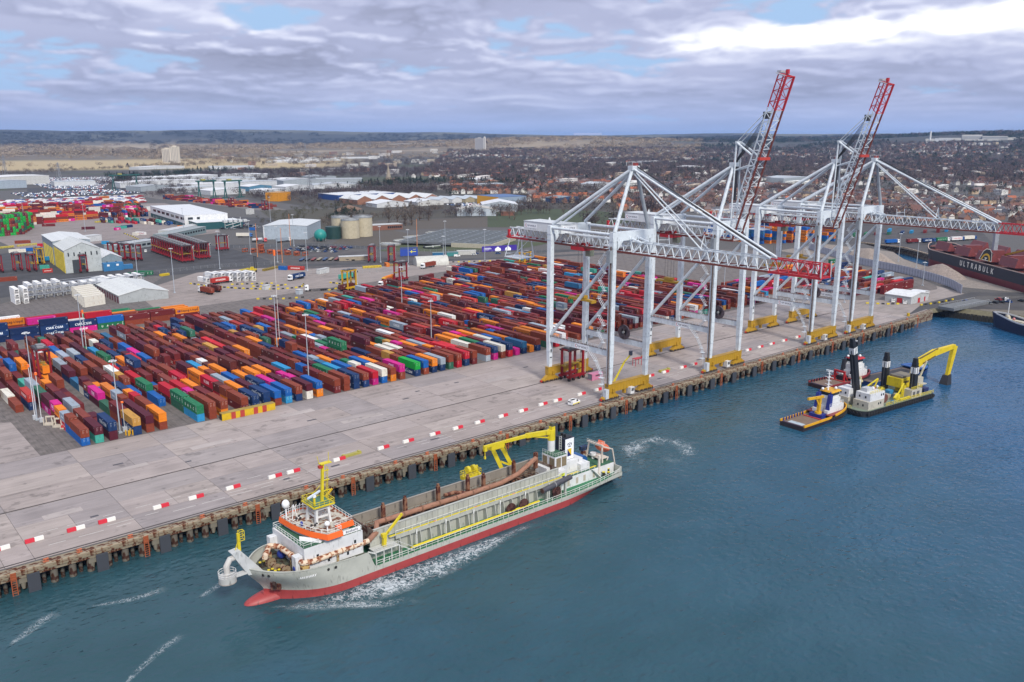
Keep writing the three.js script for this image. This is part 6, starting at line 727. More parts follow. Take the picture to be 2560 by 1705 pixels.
for (const [u, v, h, t, k, where] of [[70.8, 366, 3.2, H2, 'o', 'held under the straddle carrier in the left rows'], [234, 226.2, 0, 0, 'p', 'standing beside the straddle carrier under the nearest crane']]) {
  const pk = k === 'p', o = thing('shipping_container', pk ? 'pink open box ' + where : 'orange container ' + where, 'container', u, v, h, pk ? 0.0 : t - H2); if (!pk) { mesh('body', containerGeo(k, 12.19, 2.9, 'front'), CM, o); continue; }
  const P = [0.62, 0.22, 0.36], b = new MB(P); b.box(0, 1.3, 1.15, 6, 2.5, 0.12).box(0, 2.5, 0, 6, 0.12, 2.4).box(2.95, 1.3, 0, 0.12, 2.5, 2.4).box(0, 0.1, 0, 6, 0.2, 2.4); b.color([0.2, 0.22, 0.25]).box(-2.7, 1.3, -0.2, 0.4, 2.3, 2); b.color([0.12, 0.06, 0.08]).box(0.4, 1.7, 1.22, 3, 0.6, 0.03); b.build('body', M.paint, o);
}
// lamp masts
{
  const mk = (h, c) => { const o = new THREE.Group(), m = new MB(c); m.tube([0, 0, 0], [0, h, 0], 0.24, 10, 0.12); m.boxb(0, 0, 0, 1.1, 0.5, 1.1); m.build('mast', M.clean, o); const a = new MB([0.45, 0.48, 0.5]); a.tube([0, h - 0.4, 0], [0, h, 0], 0.6, 10); a.build('head_frame', M.clean, o); for (let i = 0; i < 6; i++) { const l = new MB([0.6, 0.62, 0.64]), g = i * 1.047; l.box(0.95 * Math.cos(g), h - 0.35, 0.95 * Math.sin(g), 0.55, 0.25, 0.45, -g); l.build('floodlight', M.clean, o); } return o; };
  const LG = 'tall floodlight masts', grey = [0.36, 0.4, 0.45];
  const MS = [[73.7, 279.7, 25, 'between the third and fourth front stacks'], [56.6, 311, 29.5, 'on the paving by the leftmost rows, two thin poles beside it'], [92.4, 392.5, 28, 'behind the second group of container rows'], [154.6, 336.7, 26, 'in the middle of the container rows, in front of the blue lorry'], [146.2, 292.4, 26, 'at the front of the rows, between brown and blue boxes'], [216.2, 311, 22, 'right of the middle of the yard, before the nearest crane'], [176.8, 522.6, 27, 'by the white roofed shed'], [172.8, 577, 28, 'behind the white reefer racks'], [235.8, 599, 28, 'on the asphalt in front of the parked carriers'], [251, 388, 24, 'far back in the rows, left of the nearest crane'], [285.2, 659, 26.5, 'at the edge of the orange frames'], [281.6, 603, 26, 'at the corner of the asphalt lot'], [335.2, 684, 26, 'in the staff car park'], [278.5, 550, 26, 'behind the parked lorries'], [340, 553, 26, 'beside the two red carriers'], [343.6, 521, 27, 'by the semicircular tank'], [401, 555, 27, 'near the grass of the water works'], [369.6, 514, 22, 'on the lane behind the rows'], [386, 486, 26, 'in front of the purple hoarding'], [430, 310, 24, 'between the second and third cranes'], [455, 246, 15, 'by the small shed with red doors'], [546, 244, 14, 'at the right end of the rows'], [618, 282, 22, 'among the gravel heaps'], [640, 306, 20, 'beside the dock basin'], [541, 182, 26, 'at the right edge among the parked cars'], [300, 845, 24, 'in front of the white and green building'], [196, 1010, 30, 'on the left yard behind the workshop'], [232, 925, 28, 'beside the green container block'], [415, 900, 28, 'behind the white and green building']];
  const by = {}; MS.forEach(([u, v, h, w], i) => { const k = Math.round(h / 3) * 3; const p = by[k] ??= mk(k, grey); put(p, 'floodlight_mast', `grey floodlight mast ${w}`, 'light mast', u, v, 0, LG); });
  for (const [u, v, h, w] of [[282.5, 640, 26, 'beside the orange frames'], [335, 690, 27, 'in the car park behind the frames'], [283, 598, 26, 'at the corner of the asphalt'], [398, 590, 26, 'by the yellow gantry beam']]) { const b = new MB([0.55, 0.22, 0.09]); b.tube([0, 0, 0], [0, h, 0], 0.32, 8, 0.2); const m = b.build('orange_mast', M.clean, scene); m.position.copy(V(u, v)); tag(m, `thin orange mast ${w}`, 'mast'); }
  for (const [u, v, h, w, c] of [[56.3, 312.4, 19, 'left of the leftmost light mast', [0.66, 0.68, 0.7]], [57.3, 307.9, 17, 'right of the leftmost light mast', [0.66, 0.68, 0.7]], [93.8, 393.4, 20, 'beside the mast behind the second group of rows', [0.7, 0.7, 0.7]], [156.3, 337.6, 46, 'in the middle of the rows', [0.62, 0.6, 0.58]], [75.4, 280.6, 10, 'by the mast between the front stacks', [0.5, 0.52, 0.55]]]) { const o = thing('pole', `thin pale pole ${w}`, 'pole', u, v), b = new MB(c); b.tube([0, 0, 0], [0, h, 0], 0.13, 7, 0.09); b.build('shaft', M.clean, o); const f = new MB([0.85, 0.16, 0.02]); f.box(0, h * 0.97, 0, 0.7, h * 0.05, 0.7); f.build('orange_cap', M.clean, o); const e = new MB([0.42, 0.44, 0.47]); e.boxb(0, 0, 0, 1.3, 1.4, 1.2); e.build('cabinet', M.clean, o); }
}
{ // small things on the apron and at the rows' ends
  for (const [u, v, t, i] of [[58.6, 303.4, -0.6, 0], [60.4, 299.2, -0.6, 1], [61.8, 296, -0.6, 2]]) { const o = thing('stacking_frame', `cream steel frame on the paving by the leftmost rows, ${ord(i)} from the left`, 'frame', u, v, 0, t), b = new MB([0.62, 0.56, 0.46]); for (const x of [-1.3, 1.3]) for (const z of [-1, 1]) b.bar([x, 0, z], [x, i === 2 ? 1.4 : 2.6, z], 0.28); b.boxb(0, 0, 0, 3, 0.5, 2.2); if (i < 2) b.box(0, 2.4, -1, 2.8, 0.5, 0.3); b.build('frame', M.paint, o); if (i === 2) { const q = new MB([0.5, 0.03, 0.03]); q.box(-0.6, 0.9, 1.1, 1, 0.8, 0.06).box(0.7, 0.9, 1.1, 1, 0.8, 0.06); q.build('red_panel', M.clean, o); } }
  [[74.4, 276.2], [75.8, 276.6], [75, 275.2], [76.2, 275.2], [220.6, 287], [221.6, 286.4]].forEach(([u, v], i) => { const b = new MB('#d2a012'); b.tube([0, 0, 0], [0, 1.7, 0], 0.22, 9); const m = b.build('guard_post', M.clean, scene); m.position.copy(V(u, v)); tag(m, `yellow guard post round the ${i < 4 ? 'front lamp mast' : 'mast before the cranes'}, ${ord(i)}`, 'post', 'yellow guard posts'); });
  for (const [u, v, w] of [[119.6, 214.6, 'behind the bow mast of the dredger'], [263.5, 216.4, 'between the first and second cranes']]) { const o = thing('spreader_beam', `faded yellow beam lying on the quay ${w}`, 'beam', u, v, 0, 0.04), b = new MB([0.42, 0.38, 0.08]); b.boxb(0, 0, 0, 6.4, 0.7, 1.1).boxb(-2.6, 0.7, 0, 0.7, 0.25, 1).boxb(2.6, 0.7, 0, 0.7, 0.25, 1); b.build('beam', M.paint, o); }
  { const o = thing('boom_lift', 'yellow boom lift raised beside the nearest crane leg', 'boom lift', 230.8, 213.5), b = new MB(YEL); b.bar([0, 2, 0], [5.6, 9, 0], 0.5).bar([5.6, 9, 0], [8.6, 11, 0], 0.4); b.build('arm', M.paint, o); new MB([0.7, 0.5, 0.02]).boxb(-0.4, 0.6, 0, 3, 1.5, 2).build('chassis', M.paint, o); const w = new MB([0.02, 0.02, 0.02]); for (const x of [-1.4, 0.7]) for (const z of [-1, 1]) w.tube([x, 0.5, z - 0.2], [x, 0.5, z + 0.2], 0.5, 10); w.build('wheels', M.matte, o); new MB([0.08, 0.1, 0.14]).boxb(9, 11, 0, 1, 1.7, 1).build('basket', M.paint, o); }
  { const o = thing('work_platform', 'small red steel frame by the inland leg of the second crane', 'platform', 262, 229.6), b = new MB([0.42, 0.03, 0.04]); b.box(0, 3, 0, 4, 0.25, 1.8); for (const x of [-1.8, 1.8]) for (const z of [-0.8, 0.8]) b.bar([x, 0, z], [x, 3, z], 0.16); b.build('frame', M.clean, o); }
}
// vehicles
function vehicle(paint, k = 'car') {
  const o = new THREE.Group(), B = (n, c, m, f) => { const b = new MB(c); f(b); b.build(n, m, o); }, van = k === 'van', L = van ? 4.9 : 4.3, h = van ? 1.15 : 0.72;
  B('body', paint, M.clean, (b) => { b.hexa([[-L / 2, 0.3, 0.88], [L / 2, 0.3, 0.88], [L / 2, 0.3, -0.88], [-L / 2, 0.3, -0.88], [-L / 2, h, 0.9], [L / 2, h - 0.05, 0.86], [L / 2, h - 0.05, -0.86], [-L / 2, h, -0.9]]); const x1 = van ? 1.5 : 1.2, x0 = -L / 2 + (van ? 0.05 : 0.3), t = van ? 1.95 : 1.45; b.hexa([[x0 + 0.2, t - 0.06, 0.7], [x1 - 0.75, t - 0.06, 0.7], [x1 - 0.75, t - 0.06, -0.7], [x0 + 0.2, t - 0.06, -0.7], [x0 + 0.25, t, 0.66], [x1 - 0.8, t, 0.66], [x1 - 0.8, t, -0.66], [x0 + 0.25, t, -0.66]]); if (van) b.boxb(-1, h, 0, 2.6, 0.8, 1.74); });
  B('windows', [0.02, 0.02, 0.03], M.glass, (b) => { const x1 = van ? 1.5 : 1.2, x0 = -L / 2 + (van ? 0.05 : 0.3), t = van ? 1.9 : 1.4; b.hexa([[x0, h, 0.82], [x1, h, 0.82], [x1, h, -0.82], [x0, h, -0.82], [x0 + 0.2, t, 0.7], [x1 - 0.7, t, 0.7], [x1 - 0.7, t, -0.7], [x0 + 0.2, t, -0.7]]); });
  for (const x of [-L * 0.3, L * 0.31]) for (const z of [-0.8, 0.8]) B('wheel', [0.015, 0.015, 0.016], M.matte, (b) => b.tube([x, 0.32, z - 0.1], [x, 0.32, z + 0.1], 0.32, 9));
  return o;
}
const CARS = { white: vehicle([0.75, 0.76, 0.77]), grey: vehicle([0.17, 0.18, 0.19]), black: vehicle([0.02, 0.02, 0.025]), blue: vehicle([0.02, 0.07, 0.25]), red: vehicle([0.35, 0.02, 0.03]), silver: vehicle([0.45, 0.47, 0.49]), van: vehicle([0.78, 0.78, 0.78], 'van') }, CK = ['white', 'grey', 'black', 'blue', 'red', 'silver', 'black', 'grey', 'blue'];
{ const v = put(CARS.van, 'van', 'white van with a yellow chequered side on the quay edge, left of the nearest crane', 'van', 205, 208.2, 0.15); const b = new MB([0.72, 0.6, 0.05]); b.box(0, 0.55, 0.9, 4.4, 0.3, 0.04); b.build('stripe', M.clean, v); const p = new MB(WHT); p.boxb(-2.5, 0.5, 0.95, 0.06, 1.3, 0.9); p.build('rear_door', M.clean, v); }
put(CARS.grey, 'car', 'brown grey pickup car beside the bogies of the third crane', 'car', 376, 207.5, 0);
const lot = (name, O, a, nr, nc, dr, dc, keep, turn) => { for (let r = 0; r < nr; r++) for (let c = 0; c < nc; c++) if (rnd() < keep) { const k = pick(CK), u = O[0] + a[0] * c * dc - a[1] * r * dr, v = O[1] + a[1] * c * dc + a[0] * r * dr; put(CARS[k], 'car', `${k} car, ${ord(c)} in ${ord(r)} row, ${name}`, 'car', u, v, turn + rr(-0.06, 0.06), 'parked cars'); } };
lot('car park behind the orange frames', [316, 660], [0.62, -0.78], 4, 17, 9, 2.9, 0.66, 0.6);
lot('car park beside the white and green building', [378, 850], [0.1, 1], 5, 17, 8.5, 2.9, 0.66, 0.1);
lot('car park by the dock', [506, 196], [0.9, -0.42], 2, 8, 7, 4.6, 0.6, 1.1);
[[478.6, 229.5, 'left'], [478.2, 222.6, 'right']].forEach(([u, v, w]) => put(CARS.van, 'van', `${w} white van parked before the red doors of the small shed`, 'van', u, v, 0.5));
put(CARS.van, 'van', 'white van parked among cars by the dock', 'van', 531, 189, 0.4);
[[424, 545, 'blue', 'behind the purple hoarding'], [418, 540, 'white', 'left of the purple hoarding'], [395, 560, 'black', 'on the road left of the hoarding'], [437, 533, 'blue', 'right of the road cabins']].forEach(([u, v, k, w]) => put(CARS[k], 'car', `${k} car ${w}`, 'car', u, v, -0.6));
put(CARS.van, 'van', 'white minibus by the blue cabins on the road', 'van', 402, 541, -0.5);
function truck(cab, box, label, u, v, turn, kind = 'c') {     // front at +x
  const o = thing('lorry', label, 'lorry', u, v, 0, turn, 'lorries'), b = new MB(cab); b.boxb(6.4, 0.9, 0, 2.2, 2.5, 2.4).hexa([[5.3, 3.4, 1.15], [7.2, 3.4, 1.15], [7.2, 3.4, -1.15], [5.3, 3.4, -1.15], [5.3, 3.9, 1.1], [6.4, 3.9, 1.1], [6.4, 3.9, -1.1], [5.3, 3.9, -1.1]]); b.build('cab', M.clean, o); new MB().box(7.45, 2.6, 0, 0.12, 1, 2.2).box(6.8, 2.6, 0, 0.9, 0.8, 2.44).build('windscreen', M.glass, o);
  new MB([0.06, 0.06, 0.065]).box(0, 1.05, 0, 13, 0.35, 1.6).build('chassis', M.matte, o); for (const x of [-5, -3.7, -2.4, 4.4, 6.6]) for (const z of [-1.05, 1.05]) { const w = new MB([0.015, 0.015, 0.016]); w.tube([x, 0.52, z - 0.2], [x, 0.52, z + 0.2], 0.52, 10); w.build('wheel', M.matte, o); }
  if (box) { const c = mesh('box', containerGeo(box, 12.19, 2.75, 'all'), CM, o); c.position.set(-1.2, 1.25, 0); c.rotation.y = -H2; }
}
truck(WHT, 'n', 'lorry with a navy blue container, nearest the lamp mast behind the rows', 256, 521, -2.75); truck([0.1, 0.02, 0.03], 't', 'lorry with a teal container and a dark cab', 281.5, 500, 0.35); truck(WHT, 'B', 'white lorry with a rust brown container beside the tank', 352, 508, -2.85);
truck(WHT, 'x', 'white lorry with a brown container behind the rows, left of the red carrier', 287, 462, -2.6); truck([0.6, 0.3, 0.02], 'o', 'lorry with an orange container and a yellow cab', 297, 474, -2.6); truck(WHT, 'm', 'white lorry with a maroon container right of the red carrier', 318, 461, -2.7); truck(WHT, 'D', 'lorry with a dark brown container under the yellow carrier', 261.5, 464, 0.3); truck(WHT, 'B', 'left lorry with a brown container waiting at the checking lane', 190.5, 508, H2 + 0.15); truck(WHT, 'D', 'right lorry with a dark brown container waiting at the checking lane', 197, 513, H2 + 0.15); truck(WHT, 'h', 'lorry with a red container by the reefer stacks', 212, 538, 0.2); truck(WHT, 0, 'empty lorry trailer with a white cab behind the rows', 246, 474, 2.8); truck(WHT, 'l', 'lorry with a sky blue container near the workshop', 150, 716, 0.3); truck(WHT, 'm', 'lorry with a maroon container behind the rows, left of the tank', 366, 487, -2.7); truck(WHT, 'w', 'lorry with a wine red container behind the rows, right of the tank', 377, 482, -2.7);
[['m', 760, 352], ['n', 774, 345], ['U', 790, 340], ['Y', 806, 334], ['u', 742, 362], ['W', 822, 330]].forEach(([k, u, v], i) => truck(i % 2 ? [0.02, 0.08, 0.25] : WHT, k, `lorry with a ${LIV[k][0]} load in the lorry park beyond the dock, ${ord(i)} of six`, u, v, -0.35));

// ================================================================ BUILDINGS AND WORKS BEHIND THE YARD
// a hall: W along local x, L along local z, gable ends at +-z (front at +z, towards the water)
function hall(name, label, u, v, turn, W, L, h, rise, wall, roof, o = {}) {
  const g = thing(name, label, o.cat ?? 'building', u, v, o.h ?? 0, turn, o.group), w = W / 2, l = L / 2, b = new MB(wall);
  b.quad([-w, 0, l], [w, 0, l], [w, h, l], [-w, h, l]).quad([w, 0, -l], [-w, 0, -l], [-w, h, -l], [w, h, -l]).quad([-w, 0, -l], [-w, 0, l], [-w, h, l], [-w, h, -l]).quad([w, 0, l], [w, 0, -l], [w, h, -l], [w, h, l]);
  if (rise) b.tri([-w, h, l], [w, h, l], [0, h + rise, l]).tri([w, h, -l], [-w, h, -l], [0, h + rise, -l]);
  b.build('wall', M.paint, g);
  const r = new MB(roof), e = 0.4; if (rise) for (const s of [-1, 1]) r.hexa([[Math.min(0, s * (w + e)), s < 0 ? h - 0.15 : h + rise, l + e], [Math.max(0, s * (w + e)), s < 0 ? h + rise : h - 0.15, l + e], [Math.max(0, s * (w + e)), s < 0 ? h + rise : h - 0.15, -l - e], [Math.min(0, s * (w + e)), s < 0 ? h - 0.15 : h + rise, -l - e], [Math.min(0, s * (w + e)), s < 0 ? h + 0.15 : h + rise + 0.3, l + e], [Math.max(0, s * (w + e)), s < 0 ? h + rise + 0.3 : h + 0.15, l + e], [Math.max(0, s * (w + e)), s < 0 ? h + rise + 0.3 : h + 0.15, -l - e], [Math.min(0, s * (w + e)), s < 0 ? h + 0.15 : h + rise + 0.3, -l - e]]); else r.box(0, h + 0.15, 0, W + e, 0.3, L + e);
  r.build('roof', M.paint, g);
  const dk = [0.03, 0.035, 0.045];
  for (const [kind, side, at, y, ww, hh, c] of o.open ?? []) { const q = new MB(c ?? dk), dp = kind === 'door_post' ? 0.7 : 0.14; if (side === 'f') q.box(at, y + hh / 2, l + 0.04, ww, hh, 0.14); else q.box(side === 'l' ? -w - 0.04 : w + 0.04, y + hh / 2, at, dp, hh, ww); q.build(kind, kind === 'window' ? M.glass : M.paint, g); }
  return g;
}
const every = (n, f) => Array.from({ length: n }, (_, i) => f(i)), PALE = [0.62, 0.64, 0.66], WROOF = [0.72, 0.74, 0.76], GREY2 = [0.36, 0.4, 0.43], BRICK = [0.24, 0.1, 0.065];
hall('workshop', 'tall pale grey workshop with yellow striped side doors, its front end', 160.5, 668, -0.09, 23, 46, 15.5, 5, [0.5, 0.54, 0.54], [0.6, 0.62, 0.6], { open: [['door', 'f', -3, 0, 8, 9, [0.05, 0.06, 0.07]], ...every(6, (i) => ['window', 'f', -9 + i * 3.6, 11.5, 0.8, 2.6, [0.4, 0.36, 0.26]]), ...every(8, (i) => ['door_post', 'l', 20 - i * 5.6, 0, 2.3, 14, [0.74, 0.58, 0.05]]), ...every(7, (i) => ['door', 'l', 17.2 - i * 5.6, 0, 3.1, 13, [0.05, 0.055, 0.05]])] });
hall('workshop', 'rear part of the workshop, taller blue grey box with white roof', 165.5, 718, -0.09, 25, 54, 17.5, 1.6, [0.27, 0.32, 0.37], [0.68, 0.7, 0.7], { open: every(6, (i) => ['door_post', 'l', 22 - i * 8, 0, 3, 12.5, [0.74, 0.58, 0.05]]) });
hall('shed', 'low blue grey shed with white roof against the workshop', 179.5, 668, -0.09, 14, 36, 7.6, 3.2, [0.25, 0.31, 0.35], WROOF, { open: [['window', 'f', -3, 4, 1, 1.2], ['window', 'f', 3, 4, 1, 1.2]] });
{ const o = thing('site_cabin', 'bright blue double cabin with two white windows before the workshop', 'cabin', 176, 641, 0, -0.05), b = new MB([0.03, 0.18, 0.4]); b.boxb(0, 0, 0, 13, 5.6, 5).boxb(10, 0, -3, 7, 3, 4); b.build('wall', M.paint, o); for (const x of [-3.4, 2.6]) { const q = new MB(WHT); q.box(x, 4, 2.52, 1.6, 1.3, 0.1); q.build('window', M.clean, o); } }
hall('shed', 'low shed with broad pale roof and dark red doors, beside the white containers', 155, 532, -0.03, 27, 50, 4.6, 2.8, [0.42, 0.45, 0.46], [0.66, 0.68, 0.66], { open: every(9, (i) => ['door', 'l', 22 - i * 5.4, 0, 3.2, 3.6, [0.16, 0.03, 0.05]]) });
hall('shed', 'narrow pale roofed annex behind the shed with red doors', 150, 570, -0.03, 20, 22, 4, 1.6, [0.42, 0.45, 0.46], [0.66, 0.68, 0.68]);
hall('office_building', 'white hall with long white roof above a dark green ground floor', 349, 968, -0.1, 44, 150, 12.5, 0, [0.74, 0.75, 0.76], WROOF, { open: [...every(7, (i) => ['window', 'l', 66 - i * 20, 7.6, 13, 2.6]), ['window', 'f', -16, 8, 5, 2.4], ['window', 'f', -8, 8, 3, 2.4], ['cladding', 'l', 0, 0, 149, 4.6, [0.02, 0.09, 0.1]], ...every(20, (i) => ['door', 'l', 71 - i * 7, 0.2, 3, 2.6, [0.5, 0.52, 0.5]])] });
hall('annex', 'dark green annex with a white roof in front of the white hall', 345, 878, -0.1, 46, 30, 7.2, 0, [0.012, 0.085, 0.095], [0.74, 0.76, 0.77]);
{ const o = thing('fire_stair', 'grey zigzag fire stairs on the green annex', 'stairs', 356, 861, 0, -0.1), b = new MB([0.55, 0.57, 0.58]); for (let i = 0; i < 3; i++) { b.bar([-7, i * 3, 0], [7, i * 3 + 3, 0], 0.5).box(i % 2 ? -7 : 7, i * 3 + 3, 0, 2.6, 0.25, 1.6); } for (const x of [-8, 0, 8]) b.bar([x, 0, 0], [x, 11, 0], 0.4); b.build('flight', M.clean, o); const p = new MB([0.6, 0.62, 0.63]); for (let i = 0; i < 5; i++) p.boxb(-12 + i * 5, 7.6, 14, 3.4, 2.2, 5); p.build('roof_plant', M.paint, o); }
hall('office_building', 'long low office with teal roof edge and a row of windows, behind the parked carriers', 287, 817, 0.72 + Math.PI / 2, 13, 72, 6, 0, [0.2, 0.27, 0.28], [0.3, 0.34, 0.34], { open: every(14, (i) => ['window', 'r', -32 + i * 4.9, 2.6, 3.2, 1.6]).concat(every(14, (i) => ['window', 'l', -32 + i * 4.9, 2.6, 3.2, 1.6])) });
hall('office_building', 'long low office with pale roof and window band, farther behind', 302, 856, 0.72 + Math.PI / 2, 11, 66, 5, 0, [0.5, 0.52, 0.5], [0.55, 0.56, 0.56], { open: every(12, (i) => ['window', 'l', -30 + i * 5, 2, 3.6, 1.4]) });
hall('shed', 'low brick and glass building left of the offices', 225, 760, 0.5, 46, 12, 5, 0, [0.32, 0.36, 0.38], [0.42, 0.45, 0.47], { open: every(8, (i) => ['window', 'f', -20 + i * 5.6, 1.6, 4, 1.8]) });
hall('plant_building', 'windowless pale blue grey plant building with ribbed walls and white roof', 371, 757, -0.7, 40, 58, 12.2, 1.2, [0.42, 0.49, 0.56], [0.63, 0.66, 0.67], { open: [['drain_pipe', 'f', -19.4, 0, 1, 12, [0.7, 0.72, 0.74]], ['door', 'l', 8, 0, 4, 4.4, [0.2, 0.3, 0.34]]] });
{ const b = new MB([0.015, 0.27, 0.24]); b.ball([0, 5.4, 0], 5.5, 14, 24); b.color([0.3, 0.32, 0.3]); for (let i = 0; i < 8; i++) { const g = i * 0.785; b.bar([4.6 * Math.cos(g), 0, 4.6 * Math.sin(g)], [4.9 * Math.cos(g), 4, 4.9 * Math.sin(g)], 0.3); } const m = b.build('gas_sphere', M.paint, scene); m.position.copy(V(370, 702)); tag(m, 'teal green spherical gas tank beside the beige silos', 'tank'); }
[[404, 708, 8.4, 16.5, 'front'], [421, 714, 9, 17.6, 'right'], [405, 727, 8.6, 17.4, 'rear']].forEach(([u, v, r, h, w]) => { const o = thing('silo', `${w} beige concrete silo of the group of three`, 'silo', u, v, 0, 0, 'beige silos'), b = new MB([0.52, 0.46, 0.33]); b.tube([0, 0, 0], [0, h, 0], r, 28); b.build('drum', M.matte, o); const t = new MB([0.45, 0.48, 0.5]); t.tube([0, h, 0], [0, h + 0.8, 0], r + 0.3, 28, r - 1).tube([0, h + 0.8, 0], [0, h + 1.7, 0], r - 1, 28, 1); t.build('lid', M.paint, o); const k = new MB([0.5, 0.52, 0.54]); railing(k, every(15, (i) => [(r + 0.2) * Math.cos(i / 14 * 6.283), h + 0.4, (r + 0.2) * Math.sin(i / 14 * 6.283)]), 1.1, 3, 0.14); k.build('rail', M.clean, o); });
{ const b = new MB([0.012, 0.05, 0.045]); b.tube([0, 0, 0], [0, 11, 0], 7, 22); const m = b.build('storage_tank', M.paint, scene); m.position.copy(V(389, 713)); tag(m, 'dark green round tank left of the beige silos', 'tank'); }
hall('office_building', 'flat brick office with a strip of windows right of the silos', 468, 752, -0.2, 34, 14, 5, 0, BRICK, [0.5, 0.51, 0.5], { open: every(7, (i) => ['window', 'f', 2 + i * 2.2, 1.4, 1.7, 2.2, [0.1, 0.3, 0.34]]) });
hall('shed', 'grey shed behind the silos', 455, 790, -0.4, 24, 16, 5, 1, GREY2, [0.4, 0.43, 0.46]);
{ const o = thing('tank_shelter', 'white half round shelter behind the red lorry', 'shelter', 362, 519, 0, -0.35), b = new MB([0.56, 0.56, 0.52]); b.grid((i, j) => { const g = j / 12 * Math.PI; return [-12 + 24 * i / 8, 6.6 * Math.sin(g), 5.6 * Math.cos(g)]; }, 8, 12); for (const x of [-12, 12]) for (let j = 0; j < 12; j++) b.tri([x, 0, 0], [x, 6.6 * Math.sin(j / 12 * Math.PI), 5.6 * Math.cos(j / 12 * Math.PI)], [x, 6.6 * Math.sin((j + 1) / 12 * Math.PI), 5.6 * Math.cos((j + 1) / 12 * Math.PI)]); b.build('shell', M.paint, o); }
[[392, 552, 'left'], [402, 547, 'right']].forEach(([u, v, w]) => hall('site_cabin', `${w} blue green cabin by the access road`, u, v, -0.5, 9, 3, 3, 0, w === 'left' ? [0.02, 0.14, 0.3] : [0.05, 0.25, 0.25], [0.2, 0.3, 0.33], { cat: 'cabin' })); hall('site_cabin', 'long pale cabin beside the blue cabins', 415, 546, -0.5, 15, 3, 3.2, 0, [0.55, 0.55, 0.52], [0.62, 0.62, 0.6], { cat: 'cabin' });
{ // hoardings
  const o = thing('hoarding', 'purple hoarding with white cloud shapes along the road', 'hoarding', 449, 546, 0, -0.28), m = decal(1024, 128, (c, w, h) => { c.fillStyle = '#3a2391'; c.fillRect(0, 0, w, h); c.fillStyle = '#eef0fa'; for (const x of [420, 720]) { c.beginPath(); c.arc(x, 92, 40, 0, 7); c.arc(x + 46, 70, 46, 0, 7); c.arc(x + 96, 92, 38, 0, 7); c.fill(); c.fillRect(x - 30, 90, 160, 40); } c.fillRect(60, 40, 190, 10); c.fillRect(60, 60, 220, 10); c.fillRect(60, 84, 150, 8); }); panel('board', m, o, [0, 2.3, 0.2], 31, 4.4); const b = new MB([0.12, 0.1, 0.3]); b.box(0, 2.3, 0, 31, 4.4, 0.25); b.build('backing', M.paint, o);
  const s = thing('hoarding', 'tilted blue hoarding with yellow marks beside the two red carriers', 'hoarding', 374, 566, 0, -0.35), q = decal(256, 160, (c, w, h) => { c.fillStyle = '#1b3f9a'; c.fillRect(0, 0, w, h); c.fillStyle = '#d5cf3a'; c.fillRect(140, 80, 90, 12); c.fillRect(160, 60, 12, 50); c.fillRect(190, 30, 40, 16); }); panel('board', q, s, [0, 4, 0.2], 14, 6.6, 0, -0.06); const e = new MB([0.05, 0.08, 0.25]); e.box(0, 4, 0, 14, 6.6, 0.2); for (const x of [-6, 6]) e.bar([x, 0, 0], [x, 4, 0], 0.4); e.build('backing', M.paint, s);
}
hall('shed', 'small grey shed with red doors near the end of the quay', 488.5, 226.5, 0.0, 21, 15, 4.2, 1.4, [0.5, 0.52, 0.53], [0.72, 0.73, 0.74], { open: [['door', 'f', -1, 0, 2.6, 2.7, [0.5, 0.02, 0.03]], ['door', 'f', 6, 0, 1.4, 2.6, [0.5, 0.02, 0.03]], ['door', 'l', 1, 0, 3, 2.8, [0.5, 0.02, 0.03]]] });
hall('site_cabin', 'white cabin at the right end of the shed with red doors', 505, 227, 0, 9, 7, 3.4, 0.4, [0.68, 0.7, 0.72], WROOF, { cat: 'cabin' });
{ const o = thing('barrier_fence', 'curved wall of tall pale grey panels between the yard and the gravel heaps', 'fence', 0, 0), g0 = (() => { const b = new MB([0.46, 0.48, 0.56]); b.boxb(0, 0, 0, 2.86, 5.2, 0.2); b.color([0.3, 0.32, 0.38]).boxb(1.47, 0, 0.1, 0.16, 5.35, 0.36); return b.geo(); })(); const c = new THREE.CatmullRomCurve3([[655, 390], [622, 345], [603, 317], [590, 285], [575, 258], [556, 233], [535, 215.5]].map(([u, v]) => V(u, v))), n = Math.round(c.getLength() / 3), P = c.getSpacedPoints(n); for (let i = 0; i < n; i++) { const a = P[i], d = P[i + 1], m = mesh('panel', g0, M.paint, o); m.position.set((a.x + d.x) / 2, 0, (a.z + d.z) / 2); m.rotation.y = -Math.atan2(d.z - a.z, d.x - a.x); } }
const heap = (name, label, u, v, a, b2, h, turn, c) => { const b = new MB(c); b.grid((i, j) => { const g = -j / 40 * 6.2832, r = i / 12, n = 1 + 0.22 * (fbm(Math.cos(g) * 2 + u, Math.sin(g) * 2, 3) - 0.5); return [a * n * r * Math.cos(g), h * (1 - r ** 1.25) * (1 + 0.25 * (fbm(r * Math.cos(g) * 3 + u, r * Math.sin(g) * 3, 4) - 0.5)) - 0.05, b2 * n * r * Math.sin(g)]; }, 12, 40); if (b.n[1] < 0) console.log(name, 'faces down'); const m = b.build(name, M.ground, scene); m.position.copy(V(u, v)); m.rotation.y = turn; tag(m, label, 'gravel heap'); };
heap('gravel_heap', 'long flat topped gravel heap left of the dock basin', 626, 322, 33, 13, 10, 1.0, [0.4, 0.33, 0.28]); heap('gravel_heap', 'pointed gravel heap right of the dock basin, before the bulk carrier', 599, 256, 21, 12, 7.5, 1.0, [0.38, 0.31, 0.27]); heap('earth_heap', 'brown earth heap among the scrub beyond the staff car park', 560, 985, 34, 16, 6, 0.8, [0.28, 0.17, 0.11]); heap('gravel_heap', 'small grey stone heap by the traffic islands', 232, 524, 4.5, 4, 1.8, 0, [0.36, 0.32, 0.29]);
